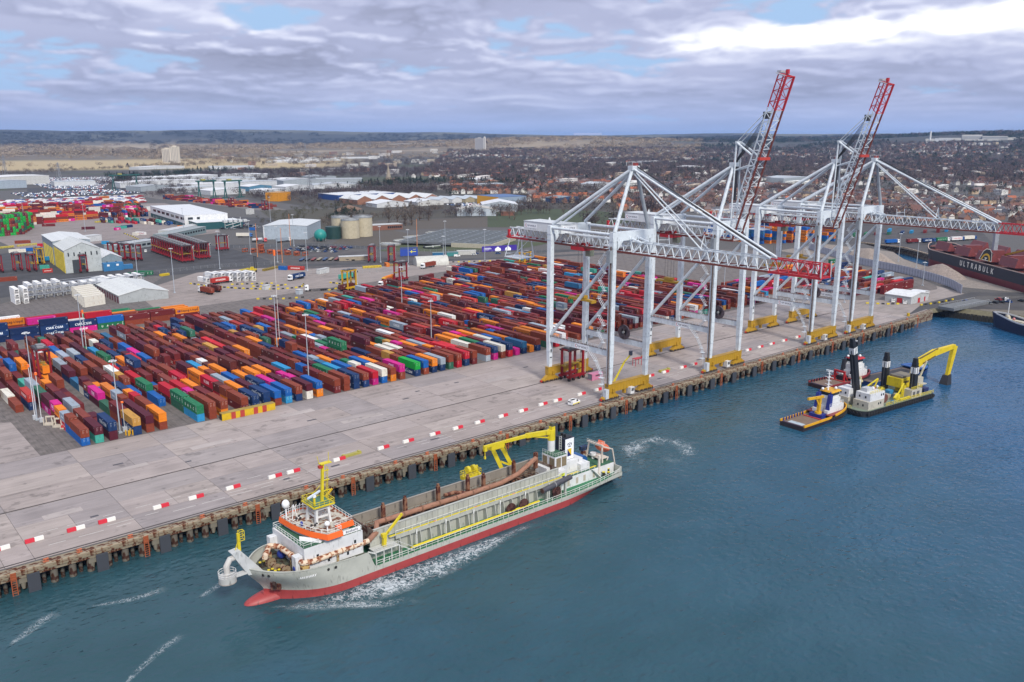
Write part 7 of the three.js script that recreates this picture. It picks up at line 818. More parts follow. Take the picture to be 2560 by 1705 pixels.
// orange stacking frames, kerb blocks, reefers in their racks
every(14, (i) => { const t = i / 13, o = thing('stacking_frame', `rusty orange steel frame beside the asphalt, ${ord(i)} along the line`, 'frame', mix(288, 312, t) + (i % 2) * 3, mix(676, 624, t), 0, 0.5, 'orange frames'), b = new MB([0.36, 0.09, 0.03]); const h = i === 3 ? 6.5 : 2.6; for (const x of [-2, 2]) for (const z of [-1, 1]) b.bar([x, 0, z], [x, h, z], 0.4); b.box(0, h, 0, 4.6, 0.5, 2.5).box(0, 0.4, 0, 4.6, 0.5, 2.5); if (i === 3) b.box(0, 3.2, 0, 4, 5, 2); b.build('frame', M.rusty, o); });
{ const k = [new MB([0.6, 0.45, 0.02]), new MB([0.03, 0.03, 0.03])].map((b) => (b.boxb(0, 0, 0, 1.5, 0.8, 0.7), b.geo())), line = (where, pts, n) => { const c = new THREE.CatmullRomCurve3(pts.map(([u, v]) => V(u, v))); every(n, (i) => { const p = c.getPointAt(i / Math.max(1, n - 1)), q = c.getTangentAt(i / Math.max(1, n - 1)), m = mesh('kerb_block', k[i % 2], M.clean); m.position.copy(p); m.rotation.y = -Math.atan2(q.z, q.x); tag(m, `${i % 2 ? 'black' : 'yellow'} kerb block, ${ord(i)} in the ${where}`, 'kerb block', i % 2 ? 'black kerb blocks' : 'yellow kerb blocks'); }); };
  line('front curve of the traffic island', [[203, 528], [212, 512], [222, 500], [234, 492], [244, 492], [250, 500]], 26); line('line left of the traffic island', [[196, 548], [199, 538], [198, 526], [192, 518]], 10); line('rear line of the traffic island', [[215, 528], [226, 522], [236, 516]], 9); line('middle line of the traffic island', [[222, 512], [231, 506], [240, 505]], 9); line('curve right of the traffic island', [[252, 470], [262, 474], [268, 484], [266, 494]], 13); line('line behind the container rows', [[206, 470], [216, 462], [228, 458]], 8); line('long line before the offices', [[238, 770], [246, 800], [252, 840], [255, 880]], 26); line('short line before the offices', [[278, 770], [276, 810], [279, 850]], 16); line('line before the red doored shed', [[480, 214], [494, 211], [510, 210]], 9); line('line left of the red doored shed', [[462, 236], [468, 228], [473, 224]], 7); line('line beside the tank shelter', [[378, 520], [392, 512], [406, 505]], 9); }
{ // reefer stacks
  const RG = 'white refrigerated containers', add = (u, v, n, turn, label, k = 'R') => { let h = 0; for (let i = 0; i < n; i++) { const o = thing('refrigerated_container', `white refrigerated container, ${['bottom', 'middle', 'top'][i]} of ${label}`, 'container', u, v, h, turn, RG), g = new THREE.Mesh(containerGeo(k, 12.19, 2.9, 'front'), CM); g.name = 'body'; o.add(g); const q = new MB([0.1, 0.1, 0.11]); q.box(0, 1.9, 6.12, 1.5, 0.7, 0.1); q.color([0.3, 0.3, 0.3]).box(0, 0.8, 6.1, 1.9, 0.9, 0.06); q.build('cooling_unit', M.matte, o); h += 2.92; } };
  every(8, (i) => add(106.5 + i * 5.1, 562 + i * 0.7, i < 4 ? 3 : 2, 0, `the ${ord(i)} stack from the left in the rack`)); every(5, (i) => add(152.5 + i * 4.9, 577, 2, 0, `the ${ord(i)} stack right of the gap in the rack`)); every(2, (i) => add(97 + i * 4.4, 549, 3, 0, `the ${ord(i)} stack of the left pair by the rack`)); every(7, (i) => add(206 + i * 4.3, 552 - i * 2, i < 1 ? 1 : 2, 0.1, `the ${ord(i)} stack beside the road behind the yard`));
  every(7, (i) => add(128.5 + i * 0.7, 511.5 + i * 6.4, 2, 0.95 + Math.PI / 2 - 0.65, `the ${ord(i)} slanting pair from the front`, 'W'));
  for (const [u, v, L, n, w] of [[124, 554.5, 42, 3, 'left'], [162, 569.5, 26, 2, 'right'], [219, 541, 32, 2, 'rear']]) { const o = thing('reefer_rack', `grey steel gantry along the ${w} refrigerated containers`, 'rack', u, v, 0, w === 'rear' ? -0.43 : 0.12), b = new MB([0.28, 0.3, 0.34]); for (let x = -L / 2; x <= L / 2; x += 5) for (const z of [-0.8, 0.8]) b.bar([x, 0, z], [x, n * 2.9, z], 0.22); for (let k = 1; k <= n; k++) { b.box(0, k * 2.9 - 0.2, 0, L, 0.2, 1.8); for (const z of [-0.8, 0.8]) b.bar([-L / 2, k * 2.9 + 0.9, z], [L / 2, k * 2.9 + 0.9, z], 0.1); } b.build('gallery', M.clean, o); }
}
// water works: basins, round clarifiers
{ const o = thing('settling_tank', 'long pale concrete tank wall in front of the grid of water basins', 'water tank', 478, 598, 0, 0.55), b = new MB([0.45, 0.42, 0.33]); b.boxb(-8, 0, 18, 66, 3.6, 1.2).boxb(-40, 0, 0, 1.2, 3.6, 36).boxb(24, 0, 12, 1.2, 3, 12); b.build('wall', M.matte, o); const g = new MB([0.17, 0.19, 0.205]); for (let i = 0; i < 12; i++) g.boxb(-36 + i * 9, 2.8, -26, 2.2, 0.7, 84); for (let j = 0; j < 8; j++) g.boxb(13, 3, -66 + j * 11.5, 102, 0.6, 1.2); g.color([0.12, 0.125, 0.12]).box(13, 1.6, -26, 104, 0.2, 86); g.build('walkway_grid', M.paint, o); }
[[420, 599, 8, 'front left'], [443, 606, 8.5, 'front right'], [404, 640, 9, 'at the edge of the tank yard'], [428, 652, 11, 'in the middle of the tank yard'], [450, 668, 12, 'behind the middle of the tank yard'], [486, 684, 12, 'in the rear of the tank yard'], [512, 672, 12, 'farthest in the rear of the tank yard']].forEach(([u, v, r, w], i) => { const o = thing('round_basin', `round water basin ${w}`, 'basin', u, v, 0, i, 'round water basins'), b = new MB(i < 2 ? [0.03, 0.035, 0.035] : [0.34, 0.34, 0.32]); const n = 30; for (let k = 0; k < n; k++) { const a = k / n * 6.2832, c = (k + 1) / n * 6.2832; b.bar([r * Math.cos(a), 0.6, r * Math.sin(a)], [r * Math.cos(c), 0.6, r * Math.sin(c)], 0.7, 1.2); } b.build('rim', M.matte, o); const w2 = new MB(i < 2 ? [0.07, 0.1, 0.04] : [0.32, 0.34, 0.36]); w2.tube([0, 0.1, 0], [0, 0.5, 0], r - 0.3, 30); w2.build('basin_floor', M.matte, o); const d = new MB([0.5, 0.52, 0.5]); d.bar([-r, 1.4, 0], [r, 1.4, 0], 0.5).tube([0, 0, 0], [0, 1.8, 0], 0.7, 8); d.build('scraper', M.clean, o); });
// works estates farther back
hall('warehouse', 'low blue building with a flat white roof behind the gabled works', 676, 1160, 0, 98, 60, 8, 0, [0.015, 0.07, 0.28], WROOF);
every(5, (i) => hall('factory_hall', `brick hall with white gabled roof, ${ord(i)} from the left`, 622 + i * 24, 1072 - i * 6, 0, 23, 50, 6.5, 5, [0.32, 0.15, 0.09], [0.7, 0.71, 0.71], { group: 'gabled brick halls' }));
hall('factory_hall', 'white roofed hall with low gable in front of the brick halls', 628, 1000, -0.1, 46, 34, 5, 3.4, PALE, WROOF); hall('factory_hall', 'wide white roofed hall right of the low gable', 682, 992, -0.1, 40, 40, 5, 3, [0.6, 0.6, 0.58], WROOF); every(4, (i) => hall('workshop_unit', `white workshop unit by the yard of vans, ${ord(i)} from the left`, 716 + i * 19, 1012 - i * 5, 0.1, 18, 36, 5, 3, i < 2 ? [0.66, 0.67, 0.68] : [0.4, 0.34, 0.22], [0.48, 0.53, 0.58], { group: 'white workshop units' }));
{ const o = hall('warehouse', 'warehouse with an orange end wall and blue grey side', 765, 925, -0.1, 46, 52, 12, 0, [0.3, 0.38, 0.48], [0.06, 0.14, 0.32]), b = new MB([0.75, 0.36, 0.01]); b.box(-23.1, 6, 0, 0.3, 12, 52.2); b.build('orange_wall', M.clean, o); }
hall('warehouse', 'pale blue hall with ribbed roof before the orange warehouse', 640, 822, -0.62, 46, 34, 7, 4, [0.5, 0.56, 0.62], [0.52, 0.5, 0.44], { open: [['door', 'f', 8, 0, 6, 5, [0.25, 0.3, 0.38]]] }); hall('warehouse', 'large white roofed hall behind the pale blue hall', 700, 852, -0.62, 44, 46, 9, 4, [0.42, 0.47, 0.52], WROOF); hall('shed', 'small flat brick shed beside the playing field', 664, 792, -0.6, 16, 10, 5, 0, BRICK, [0.3, 0.24, 0.2]);
hall('clubhouse', 'blue walled hall at the far side of the playing field', 860, 905, 0.1, 42, 26, 7, 1.6, [0.03, 0.1, 0.26], [0.22, 0.28, 0.32]);
hall('warehouse', 'bright orange box building among the far sheds', 563, 1190, 0.5, 30, 22, 12, 0, [0.72, 0.3, 0.01], [0.5, 0.24, 0.03]);
const FW = [[748, 1500, 62, 40, 12, 'grey'], [690, 1400, 60, 36, 8, 'white'], [620, 1340, 50, 40, 7, 'white'], [560, 1390, 60, 44, 7, 'white'], [640, 1440, 46, 30, 8, 'blue'], [780, 1420, 80, 40, 7, 'pale'], [870, 1560, 90, 44, 9, 'grey'], [540, 1480, 80, 30, 8, 'pale'], [600, 1560, 90, 40, 9, 'white'], [690, 1580, 110, 40, 8, 'pale'], [500, 1560, 60, 40, 8, 'grey'], [560, 1690, 150, 50, 9, 'white'], [440, 1800, 70, 40, 9, 'pale'], [640, 1820, 160, 60, 12, 'white'], [720, 1720, 80, 50, 9, 'pale'], [800, 1640, 70, 40, 8, 'white'], [900, 1700, 60, 40, 8, 'grey'], [820, 1900, 100, 40, 8, 'white'], [1000, 2400, 120, 50, 9, 'pale'], [830, 2500, 150, 40, 9, 'white'], [1500, 2900, 220, 60, 11, 'white'], [1560, 3150, 200, 60, 11, 'pale'], [1380, 2760, 150, 60, 10, 'white'], [1750, 3000, 160, 60, 11, 'white'], [1150, 2050, 90, 40, 8, 'white'], [1000, 1250, 60, 36, 7, 'grey'], [1080, 1380, 70, 30, 8, 'white'], [1150, 1120, 66, 30, 8, 'pale'], [1500, 950, 100, 34, 14, 'grey'], [1580, 1010, 80, 30, 11, 'pale'], [1900, 1500, 90, 40, 12, 'white'], [2200, 1900, 90, 36, 12, 'white'], [2350, 2250, 110, 34, 14, 'blue']];
FW.forEach(([u, v, W, L, h, c], i) => hall('warehouse', `${c} industrial hall in the far estates, ${ord(FW.slice(0, i).filter((q) => q[5] === c).length)} ${c} one by distance`, u, v, rr(-0.5, 0.4), W, L, h, pick([0, 1.6, 2.4]), c === 'grey' ? GREY2 : c === 'blue' ? [0.1, 0.25, 0.38] : PALE, c === 'grey' ? [0.4, 0.43, 0.45] : c === 'pale' ? [0.5, 0.54, 0.57] : [0.76, 0.77, 0.78], { group: 'far industrial halls' }));
hall('warehouse', 'big white hall with a curved glass front at the left edge', 372, 1930, 0.2, 90, 70, 16, 1, [0.6, 0.6, 0.57], [0.78, 0.78, 0.77]); hall('warehouse', 'grey lattice fronted building below the white hall at the left edge', 325, 1800, 0.2, 60, 40, 13, 1, [0.38, 0.45, 0.52], [0.42, 0.46, 0.5]);
// towers, church, hospital, chimney
{ const tower = (label, u, v, turn, slabs) => { const o = thing('tower_block', label, 'tower block', u, v, height(u, v) - 1, turn); for (const [x, z, w, d, h, c] of slabs) { const b = new MB(c); b.boxb(x, 0, z, w, h, d); b.boxb(x, h, z, w * 0.4, 3, d * 0.5); const m = b.build('slab', M.clean, o); for (let f = 3; f < h - 2; f += 3) for (let k = 0; k < w / 5 - 1; k++) if ((f / 3 + k) % 2 < 1.2) { const q = new MB([0.12, 0.12, 0.15]); q.box(x - w / 2 + 4 + k * 5, f + 1.2, z + d / 2 + 0.06, 3, 1.7, 0.12); q.build('window', M.matte, m); } } };
  tower('pale pair of tower block slabs on the left skyline', 1045, 3010, -0.75, [[-9, 0, 30, 16, 47, [0.55, 0.5, 0.42]], [20, 6, 26, 16, 54, [0.62, 0.57, 0.48]]]); tower('grey chequered tower block in the middle of the skyline', 2480, 3155, -0.66, [[0, 0, 40, 22, 64, [0.36, 0.35, 0.35]], [24, -4, 10, 18, 68, [0.55, 0.53, 0.5]]]);
  const o = thing('church', 'stone church with a tall pointed spire among the houses', 'church', 900, 1425, 0, 0.6), b = new MB([0.42, 0.35, 0.26]); b.boxb(0, 0, 0, 8, 15, 8); b.build('tower', M.matte, o); const s = new MB([0.42, 0.36, 0.28]); s.tube([0, 15, 0], [0, 40, 0], 5.2, 8, 0.1); s.build('spire', M.matte, o); const n = new MB([0.36, 0.28, 0.2]); n.boxb(22, 0, 0, 36, 7, 13); n.build('nave', M.matte, o); const r = new MB([0.16, 0.085, 0.07]); for (const e of [-1, 1]) r.hexa([[4, 7, e < 0 ? 0 : 7], [40, 7, e < 0 ? 0 : 7], [40, 7, e < 0 ? -7 : 0], [4, 7, e < 0 ? -7 : 0], [4, e < 0 ? 13 : 7.2, e < 0 ? 0 : 7], [40, e < 0 ? 13 : 7.2, e < 0 ? 0 : 7], [40, e < 0 ? 7.2 : 13, e < 0 ? -7 : 0], [4, e < 0 ? 7.2 : 13, e < 0 ? -7 : 0]]); r.build('roof', M.matte, o);
  const h0 = height(4000, 1750), H = thing('hospital', 'large pale hospital complex on the right skyline', 'hospital', 4180, 1720, h0, -1.1), q = new MB([0.5, 0.49, 0.46]); for (const [x, z, w, d, h] of [[-90, 0, 90, 30, 18], [0, -20, 80, 40, 32], [90, 0, 100, 30, 26], [170, -30, 70, 30, 20], [40, 30, 140, 16, 12], [-170, 10, 40, 30, 14]]) q.boxb(x, 0, z, w, h, d); q.build('block', M.clean, H); const g = new MB([0.2, 0.22, 0.26]); for (let f = 4; f < 28; f += 4) g.box(0, f, 0.2, 80, 1.6, 0.3).box(90, Math.min(f, 22), 15.2, 100, 1.6, 0.3); g.build('window_band', M.matte, H); const ch = new MB([0.66, 0.66, 0.65]); ch.tube([0, 0, 0], [0, 47, 0], 4, 12, 3.2); const cm = ch.build('chimney', M.clean, scene); cm.position.copy(V(4010, 1830, height(4010, 1830))); tag(cm, 'tall white chimney on the right skyline', 'chimney'); hall('plant_building', 'low white plant building at the foot of the white chimney', 4030, 1780, -1.1, 70, 30, 14, 0, PALE, WROOF, { h: height(4030, 1780) }); }
// railway gantries
[[474, 1600, 0.1, 'farthest'], [505, 1311, 0.1, 'middle'], [536, 1288, 0.1, 'right hand']].forEach(([u, v, t, w], i) => { const o = thing('rail_gantry', `${w} dark green railway gantry crane`, 'crane', u, v, 0, t, 'railway gantry cranes'), b = new MB([0.015, 0.1, 0.085]), s = i ? 12 : 20; for (const x of [-s, s]) { b.bar([x - 5, 0, 5], [x, 25, 2], 1.2).bar([x + 5, 0, -5], [x, 25, -2], 1.2).box(x, 0.8, 0, 14, 1.4, 1.2); } b.box(0, 25.6, 2, s * 2.6, 1.8, 1.2).box(0, 25.6, -2, s * 2.6, 1.8, 1.2); b.build('frame', M.paint, o); const c = new MB([0.4, 0.36, 0.05]); c.boxb(-s * 0.4, 26.4, 0, 6, 2, 5); c.build('trolley', M.paint, o); });
[[440, 1900, 40], [420, 2300, 46], [640, 1240, 34], [1650, 3600, 44], [2050, 4000, 44], [2600, 4300, 44]].forEach(([u, v, h], i) => { const o = thing('pylon', `lattice power pylon, ${ord(i)} by distance`, 'pylon', u, v, height(u, v), 0.4), b = new MB([0.24, 0.25, 0.27]); for (const x of [-1, 1]) for (const z of [-1, 1]) b.bar([x * 4, 0, z * 4], [x * 0.6, h, z * 0.6], 0.5); for (const [y, w] of [[h * 0.68, 8], [h * 0.8, 6], [h * 0.92, 5]]) b.bar([-w, y, 0], [w, y, 0], 0.6); for (let k = 0; k < 6; k++) { const y = h * k / 8, q = 4 - 3.4 * k / 8, y2 = h * (k + 1) / 8, q2 = 4 - 3.4 * (k + 1) / 8; b.bar([-q, y, q], [q2, y2, q2], 0.3).bar([q, y, q], [-q2, y2, q2], 0.3); } b.build('frame', M.clean, o); });
{ // single boxes, beams, cabins and machines standing about the yards
  const lone = (k, u, v, t, L, where) => { const o = thing('shipping_container', `${L < 8 ? 'short ' : ''}${LIV[k][0]} container standing alone ${where}`, 'container', u, v, 0, t); mesh('body', containerGeo(k, L, 2.59, 'all'), CM, o); };
  [['m', 217, 1004, 1.2, 12.19, 'right of the green block'], ['w', 240, 945, 1.2, 12.19, 'on the wide concrete before the workshop'], ['D', 298, 1006, 1.4, 12.19, 'in front of the rear left stacks'], ['m', 316, 990, 1.4, 12.19, 'left of the white hall'], ['W', 316, 962, 1.4, 12.19, 'beside the loading doors of the white hall'], ['B', 163, 857, 1.3, 12.19, 'behind the workshop roof'], ['r', 170, 821, 1.2, 6.06, 'close behind the workshop roof'], ['W', 146, 792, 1.4, 12.19, 'left of the workshop, white one'], ['u', 155, 796, 1.4, 12.19, 'left of the workshop, blue one'], ['t', 141, 680, 1.45, 6.06, 'by the side doors of the workshop'], ['h', 138.5, 660, 1.45, 6.06, 'in front of the side doors of the workshop'], ['B', 109, 637, 1.45, 12.19, 'at the left edge behind the reefers'], ['g', 180, 603, 0.9, 12.19, 'behind the reefer rack, left one'], ['U', 186, 607, 0.9, 12.19, 'behind the reefer rack, right one'], ['O', 316, 898, 1.0, 6.06, 'at the corner of the green annex'], ['p', 260, 918, 1.9, 6.06, 'on the concrete left of the white hall'], ['t', 267, 930, 1.9, 12.19, 'behind the magenta box near the white hall'], ['N', 275, 937, 1.9, 12.19, 'beside the white hall'], ['W', 259, 858, 0.4, 6.06, 'beside the offices, nearer white one'], ['Y', 265, 862, 0.4, 12.19, 'beside the offices, farther white one'], ['g', 368, 893, 1.2, 6.06, 'in the car park of the white hall'], ['u', 363, 830, 1.0, 6.06, 'by the pale plant building'], ['W', 361, 869, 0.9, 6.06, 'in front of the green annex stairs'], ['Y', 336, 785, 1.0, 6.06, 'left of the pale plant building'], ['O', 333, 533, -0.3, 6.06, 'behind the container rows, by the red carriers'], ['l', 217, 805, 1.2, 6.06, 'among the low buildings'], ['u', 268, 566, 0.6, 6.06, 'among the scrap by the asphalt'], ['h', 275, 560, 0.6, 12.19, 'behind the scrap by the asphalt']].forEach((a) => lone(...a));
  const beam = (u, v, t, L, c, label) => { const o = thing('spreader_beam', label, 'beam', u, v, 0, t), b = new MB(c); for (const z of [-0.9, 0.9]) b.box(0, 1.2, z, L, 0.5, 0.5).box(0, 0.3, z, L, 0.4, 0.5); for (let i = 0; i <= 6; i++) b.box(-L / 2 + i * L / 6, 0.8, 0, 0.4, 1.5, 2.2); b.build('frame', M.paint, o); };
  beam(144, 830, 0.3, 14, [0.6, 0.5, 0.08], 'yellow spreader beam at the left edge behind the workshop'); beam(162, 836, 0.3, 16, [0.6, 0.5, 0.12], 'yellow spreader beam behind the workshop'); beam(273, 1015, 0.2, 16, [0.62, 0.52, 0.05], 'yellow spreader beam by the rear left stacks'); beam(195, 593, 0.3, 6, [0.7, 0.52, 0.02], 'short yellow beam by the end of the reefer rack'); beam(243, 577, 0.5, 13, [0.6, 0.48, 0.03], 'yellow pipe frame on the edge of the asphalt'); beam(262, 573, 0.5, 16, [0.3, 0.22, 0.04], 'brown lattice beam on the edge of the asphalt'); beam(321, 534, -0.3, 13, [0.68, 0.5, 0.02], 'yellow beam behind the rows, left of the red carriers'); beam(337.5, 532, -0.3, 7, [0.35, 0.26, 0.1], 'tan frames behind the rows, by the red carriers');
  const cabin = (u, v, t, L, W, h, c, label) => hall('site_cabin', label, u, v, t, L, W, h, 0, c, [0.55, 0.56, 0.56], { cat: 'cabin' });
  cabin(331, 577, -0.4, 22, 6, 3, [0.36, 0.3, 0.22], 'tan open shelter left of the two red carriers'); cabin(213, 836, 0.4, 16, 10, 5, [0.6, 0.62, 0.63], 'white gabled store left of the offices'); cabin(282, 534, 0.4, 10, 3, 3, [0.6, 0.62, 0.62], 'white checking cabins beside the access road'); cabin(232, 470, 0.3, 3, 3, 2.6, [0.5, 0.55, 0.6], 'small booth on the traffic island, nearer one'); cabin(224, 498, 0.3, 4, 3, 2.6, [0.6, 0.62, 0.62], 'small booth on the traffic island, farther one'); cabin(438, 1005, 0.5, 8, 6, 6, [0.62, 0.62, 0.6], 'white works cabin in the scrub'); cabin(364, 1138, 0.2, 12, 6, 5, [0.7, 0.7, 0.68], 'white half tank behind the white hall');
  put(CARS.van, 'van', 'white coach shaped van beside the parked carriers', 'van', 226, 727, 1.2); put(CARS.white, 'car', 'white car between the offices and the parked carriers', 'car', 245, 790, 0.4); put(CARS.grey, 'car', 'grey car on the road before the plant building', 'car', 318, 712, -0.7);
  truck([0.6, 0.1, 0.1], 0, 'red and white mixer lorry on the road before the plant building', 324.5, 731, -0.7); { const o = scene.children[scene.children.length - 1], b = new MB([0.6, 0.6, 0.62]); b.tube([-5, 2.2, 0], [3.6, 2.9, 0], 1.2, 12, 1.2); b.color([0.5, 0.03, 0.04]).tube([-1.6, 2.5, 0], [0, 2.62, 0], 1.24, 12); b.build('drum', M.paint, o); }
  truck(WHT, 'y', 'lorry with a grey load below the plant building', 342, 718, 0.2); truck([0.05, 0.15, 0.4], 'W', 'lorry with a white box by the offices', 331, 776, -0.7);
  { const o = thing('forklift', 'black masted yellow forklift at the edge of the asphalt', 'forklift', 246.5, 568, 0, 0.5), b = new MB([0.66, 0.5, 0.02]); b.boxb(0, 0.8, 0, 6, 1.6, 2.6).boxb(-0.6, 2.4, 0, 1.8, 1.6, 1.8); b.build('chassis', M.paint, o); const m = new MB([0.05, 0.05, 0.055]); for (const z of [-0.8, 0.8]) m.boxb(3.2, 0.2, z, 0.5, 11, 0.4); m.boxb(3.2, 10.4, 0, 0.5, 0.5, 2); m.build('lift_mast', M.paint, o); const w = new MB([0.02, 0.02, 0.02]); for (const x of [-2, 2]) w.tube([x, 0.8, -1.5], [x, 0.8, 1.5], 0.8, 10); w.build('axle', M.matte, o); }
  for (let i = 0; i < 10; i++) { const o = thing('trailer', `empty flat trailer in the line behind the asphalt lot, ${ord(i)} from the left`, 'trailer', 300 + i * 3.6, 600 - i * 2.4, 0, 0.9, 'empty trailers'), b = new MB(pick([[0.03, 0.08, 0.2], [0.25, 0.05, 0.04], [0.05, 0.05, 0.06], [0.35, 0.3, 0.2]])); b.box(0, 1.2, 0, 12.4, 0.4, 2.2); b.build('bed', M.paint, o); for (const x of [-5, -3.6, 3]) { const w = new MB([0.02, 0.02, 0.02]); w.tube([x, 0.5, -1.1], [x, 0.5, 1.1], 0.5, 9); w.build('axle', M.matte, o); } }
  // wire fences and gantry signs along the access road
  for (const [pts, label] of [[[[262, 545], [300, 520], [340, 505], [400, 482], [440, 470]], 'wire fence along the lane behind the container rows'], [[[290, 704], [352, 664], [390, 590], [470, 510]], 'wire fence along the access road past the round basins'], [[[176, 602], [230, 606], [282, 592]], 'wire fence along the front of the asphalt lot']]) { const o = thing('wire_fence', label, 'fence', 0, 0), c = new THREE.CatmullRomCurve3(pts.map(([u, v]) => V(u, v))), n = Math.round(c.getLength() / 5), b = new MB([0.3, 0.32, 0.33]); for (let i = 0; i < n; i++) { const p = c.getPointAt(i / n), q = c.getPointAt((i + 1) / n); b.bar([p.x, 0, p.z], [p.x, 2.4, p.z], 0.1); for (const y of [0.6, 1.5, 2.35]) b.bar([p.x, y, p.z], [q.x, y, q.z], 0.05); } b.build('posts_and_wires', M.clean, o).userData.kind = 'stuff'; }
}

// ================================================================ THE TOWN AND ITS TREES
function instanced(name, geometry, material, list, parent) {  // list: [u, v, h, turn, sx, sy, sz, colour]
  const m = new THREE.InstancedMesh(geometry, material, list.length), T = new THREE.Matrix4(), q = new THREE.Quaternion(), up = new THREE.Vector3(0, 1, 0), s = new THREE.Vector3(), c = new THREE.Color();
  list.forEach(([u, v, h, t, a, b, d, k], i) => { q.setFromAxisAngle(up, t); m.setMatrixAt(i, T.compose(V(u, v, h), q, s.set(a, b, d))); m.setColorAt(i, c.setRGB(...k)); });
  m.name = name; m.castShadow = m.receiveShadow = true; parent.add(m); return m;
}
const jit = (c, j = 0.12) => { const g = rr(1 - j, 1 + j); return [c[0] * g, c[1] * g * rr(0.97, 1.03), c[2] * g]; };
const plain = new THREE.MeshStandardMaterial({ roughness: 0.9, side: THREE.DoubleSide });
// trees: a trunk with limbs, and a crown of many small twig or leaf faces in clumps
function crownGeo(n, size, kind, r = 1) {
  const b = new MB([1, 1, 1]), C = []; for (let i = 0; i < 9; i++) { const a = rnd() * 6.28, e = rr(-0.5, 0.9), q = rr(0.35, 0.7); C.push([Math.cos(a) * q * Math.cos(e), 0.62 + 0.34 * Math.sin(e) + 0.1 * rnd(), Math.sin(a) * q * Math.cos(e), rr(0.28, 0.5)]); }
  for (let i = 0; i < n; i++) {
    let x, y, z;
    if (kind === 'fir') { const t = Math.pow(rnd(), 0.7), a = rnd() * 6.28, q = (1 - t) * 0.62 * (0.5 + 0.5 * rnd()); x = Math.cos(a) * q; z = Math.sin(a) * q; y = 0.12 + t * 0.88; }
    else if (kind === 'poplar') { const t = rnd(), a = rnd() * 6.28, q = 0.3 * Math.sin(Math.PI * (0.08 + 0.9 * t)) * Math.sqrt(rnd()); x = Math.cos(a) * q; z = Math.sin(a) * q; y = 0.08 + t * 0.92; }
    else { const k = C[i % 9], a = rnd() * 6.28, e = Math.asin(rr(-1, 1)), q = k[3] * Math.cbrt(rnd()); x = k[0] + q * Math.cos(a) * Math.cos(e); y = Math.max(0.22, k[1] + q * 0.8 * Math.sin(e)); z = k[2] + q * Math.sin(a) * Math.cos(e); }
    const s = size * rr(0.6, 1.3), d = () => rr(-s, s); b.color(jit([1, 1, 1], 0.35)); const p = [x * r, y, z * r]; b.facing([p[0] + d(), p[1] + d(), p[2] + d()], [p[0] + d(), p[1] + d(), p[2] + d()], [p[0] + d(), p[1] + d() + s * 0.4, p[2] + d()], unit([x + rr(-0.4, 0.4), y - 0.35, z + rr(-0.4, 0.4)]));
  }
  return b.geo();
}
const trunkGeo = (() => { const b = new MB([0.1, 0.075, 0.06]); b.tube([0, -0.02, 0], [0.01, 0.34, 0], 0.035, 6, 0.024); for (let i = 0; i < 6; i++) { const a = i * 1.05; b.tube([0.005, 0.24 + i * 0.02, 0], [0.34 * Math.cos(a), 0.62 + 0.04 * (i % 3), 0.34 * Math.sin(a)], 0.018, 4, 0.005, false); } b.tube([0.01, 0.34, 0], [0, 0.85, 0.02], 0.022, 5, 0.004); return b.geo(); })();
const twig = std({ roughness: 1 }), KIND = { bare: [crownGeo(190, 0.07, 'round'), crownGeo(190, 0.07, 'round'), crownGeo(150, 0.085, 'round')], ever: [crownGeo(190, 0.11, 'round'), crownGeo(170, 0.1, 'fir')], poplar: [crownGeo(260, 0.035, 'poplar')] };
const BARE = [0.085, 0.062, 0.064], BARE2 = [0.13, 0.1, 0.08], EVER = [0.018, 0.034, 0.02], OLIVE = [0.08, 0.075, 0.035], SUNLIT_TAN = [0.37, 0.285, 0.19];  // last colour is lightened: sun on the far woods painted in
const TREES = [], addTree = (u, v, h, w, kind, c, where) => TREES.push({ u, v, h, w, kind, c, where, d: Math.hypot(u, v) });
// houses
const HG = { wall: (() => { const b = new MB([1, 1, 1]); b.boxb(0, 0, 0, 9, 5.4, 7.6); for (const s of [-1, 1]) b.tri([s * 4.5, 5.4, -3.8], [s * 4.5, 5.4, 3.8], [s * 4.5, 8.2, 0]); return b.geo(); })(), roof: (() => { const b = new MB([1, 1, 1]); for (const s of [-1, 1]) b.quad([-4.9, 5.1, s * 4.2], [4.9, 5.1, s * 4.2], [4.9, 8.4, 0], [-4.9, 8.4, 0]); return b.geo(); })(), stack: (() => { const b = new MB([1, 1, 1]); b.boxb(-3.4, 7, 0, 0.9, 2.3, 0.8); return b.geo(); })(), hip: (() => { const b = new MB([1, 1, 1]); for (const s of [-1, 1]) { b.quad([-4.9, 5.1, s * 4.2], [4.9, 5.1, s * 4.2], [2, 8.2, 0], [-2, 8.2, 0]); b.tri([s * 4.9, 5.1, -4.2], [s * 4.9, 5.1, 4.2], [s * 2, 8.2, 0]); } return b.geo(); })() };
const ROOFS = [[[0.3, 0.095, 0.045], 'orange'], [[0.13, 0.062, 0.05], 'brown'], [[0.09, 0.055, 0.052], 'dark brown'], [[0.085, 0.085, 0.1], 'slate grey'], [[0.15, 0.11, 0.105], 'grey brown']], WALLS = [[[0.23, 0.115, 0.08], 'brick'], [[0.62, 0.6, 0.56], 'white'], [[0.4, 0.3, 0.2], 'buff'], [[0.3, 0.17, 0.12], 'red brick'], [[0.7, 0.69, 0.67], 'pale rendered']];
const HOUSES = [];
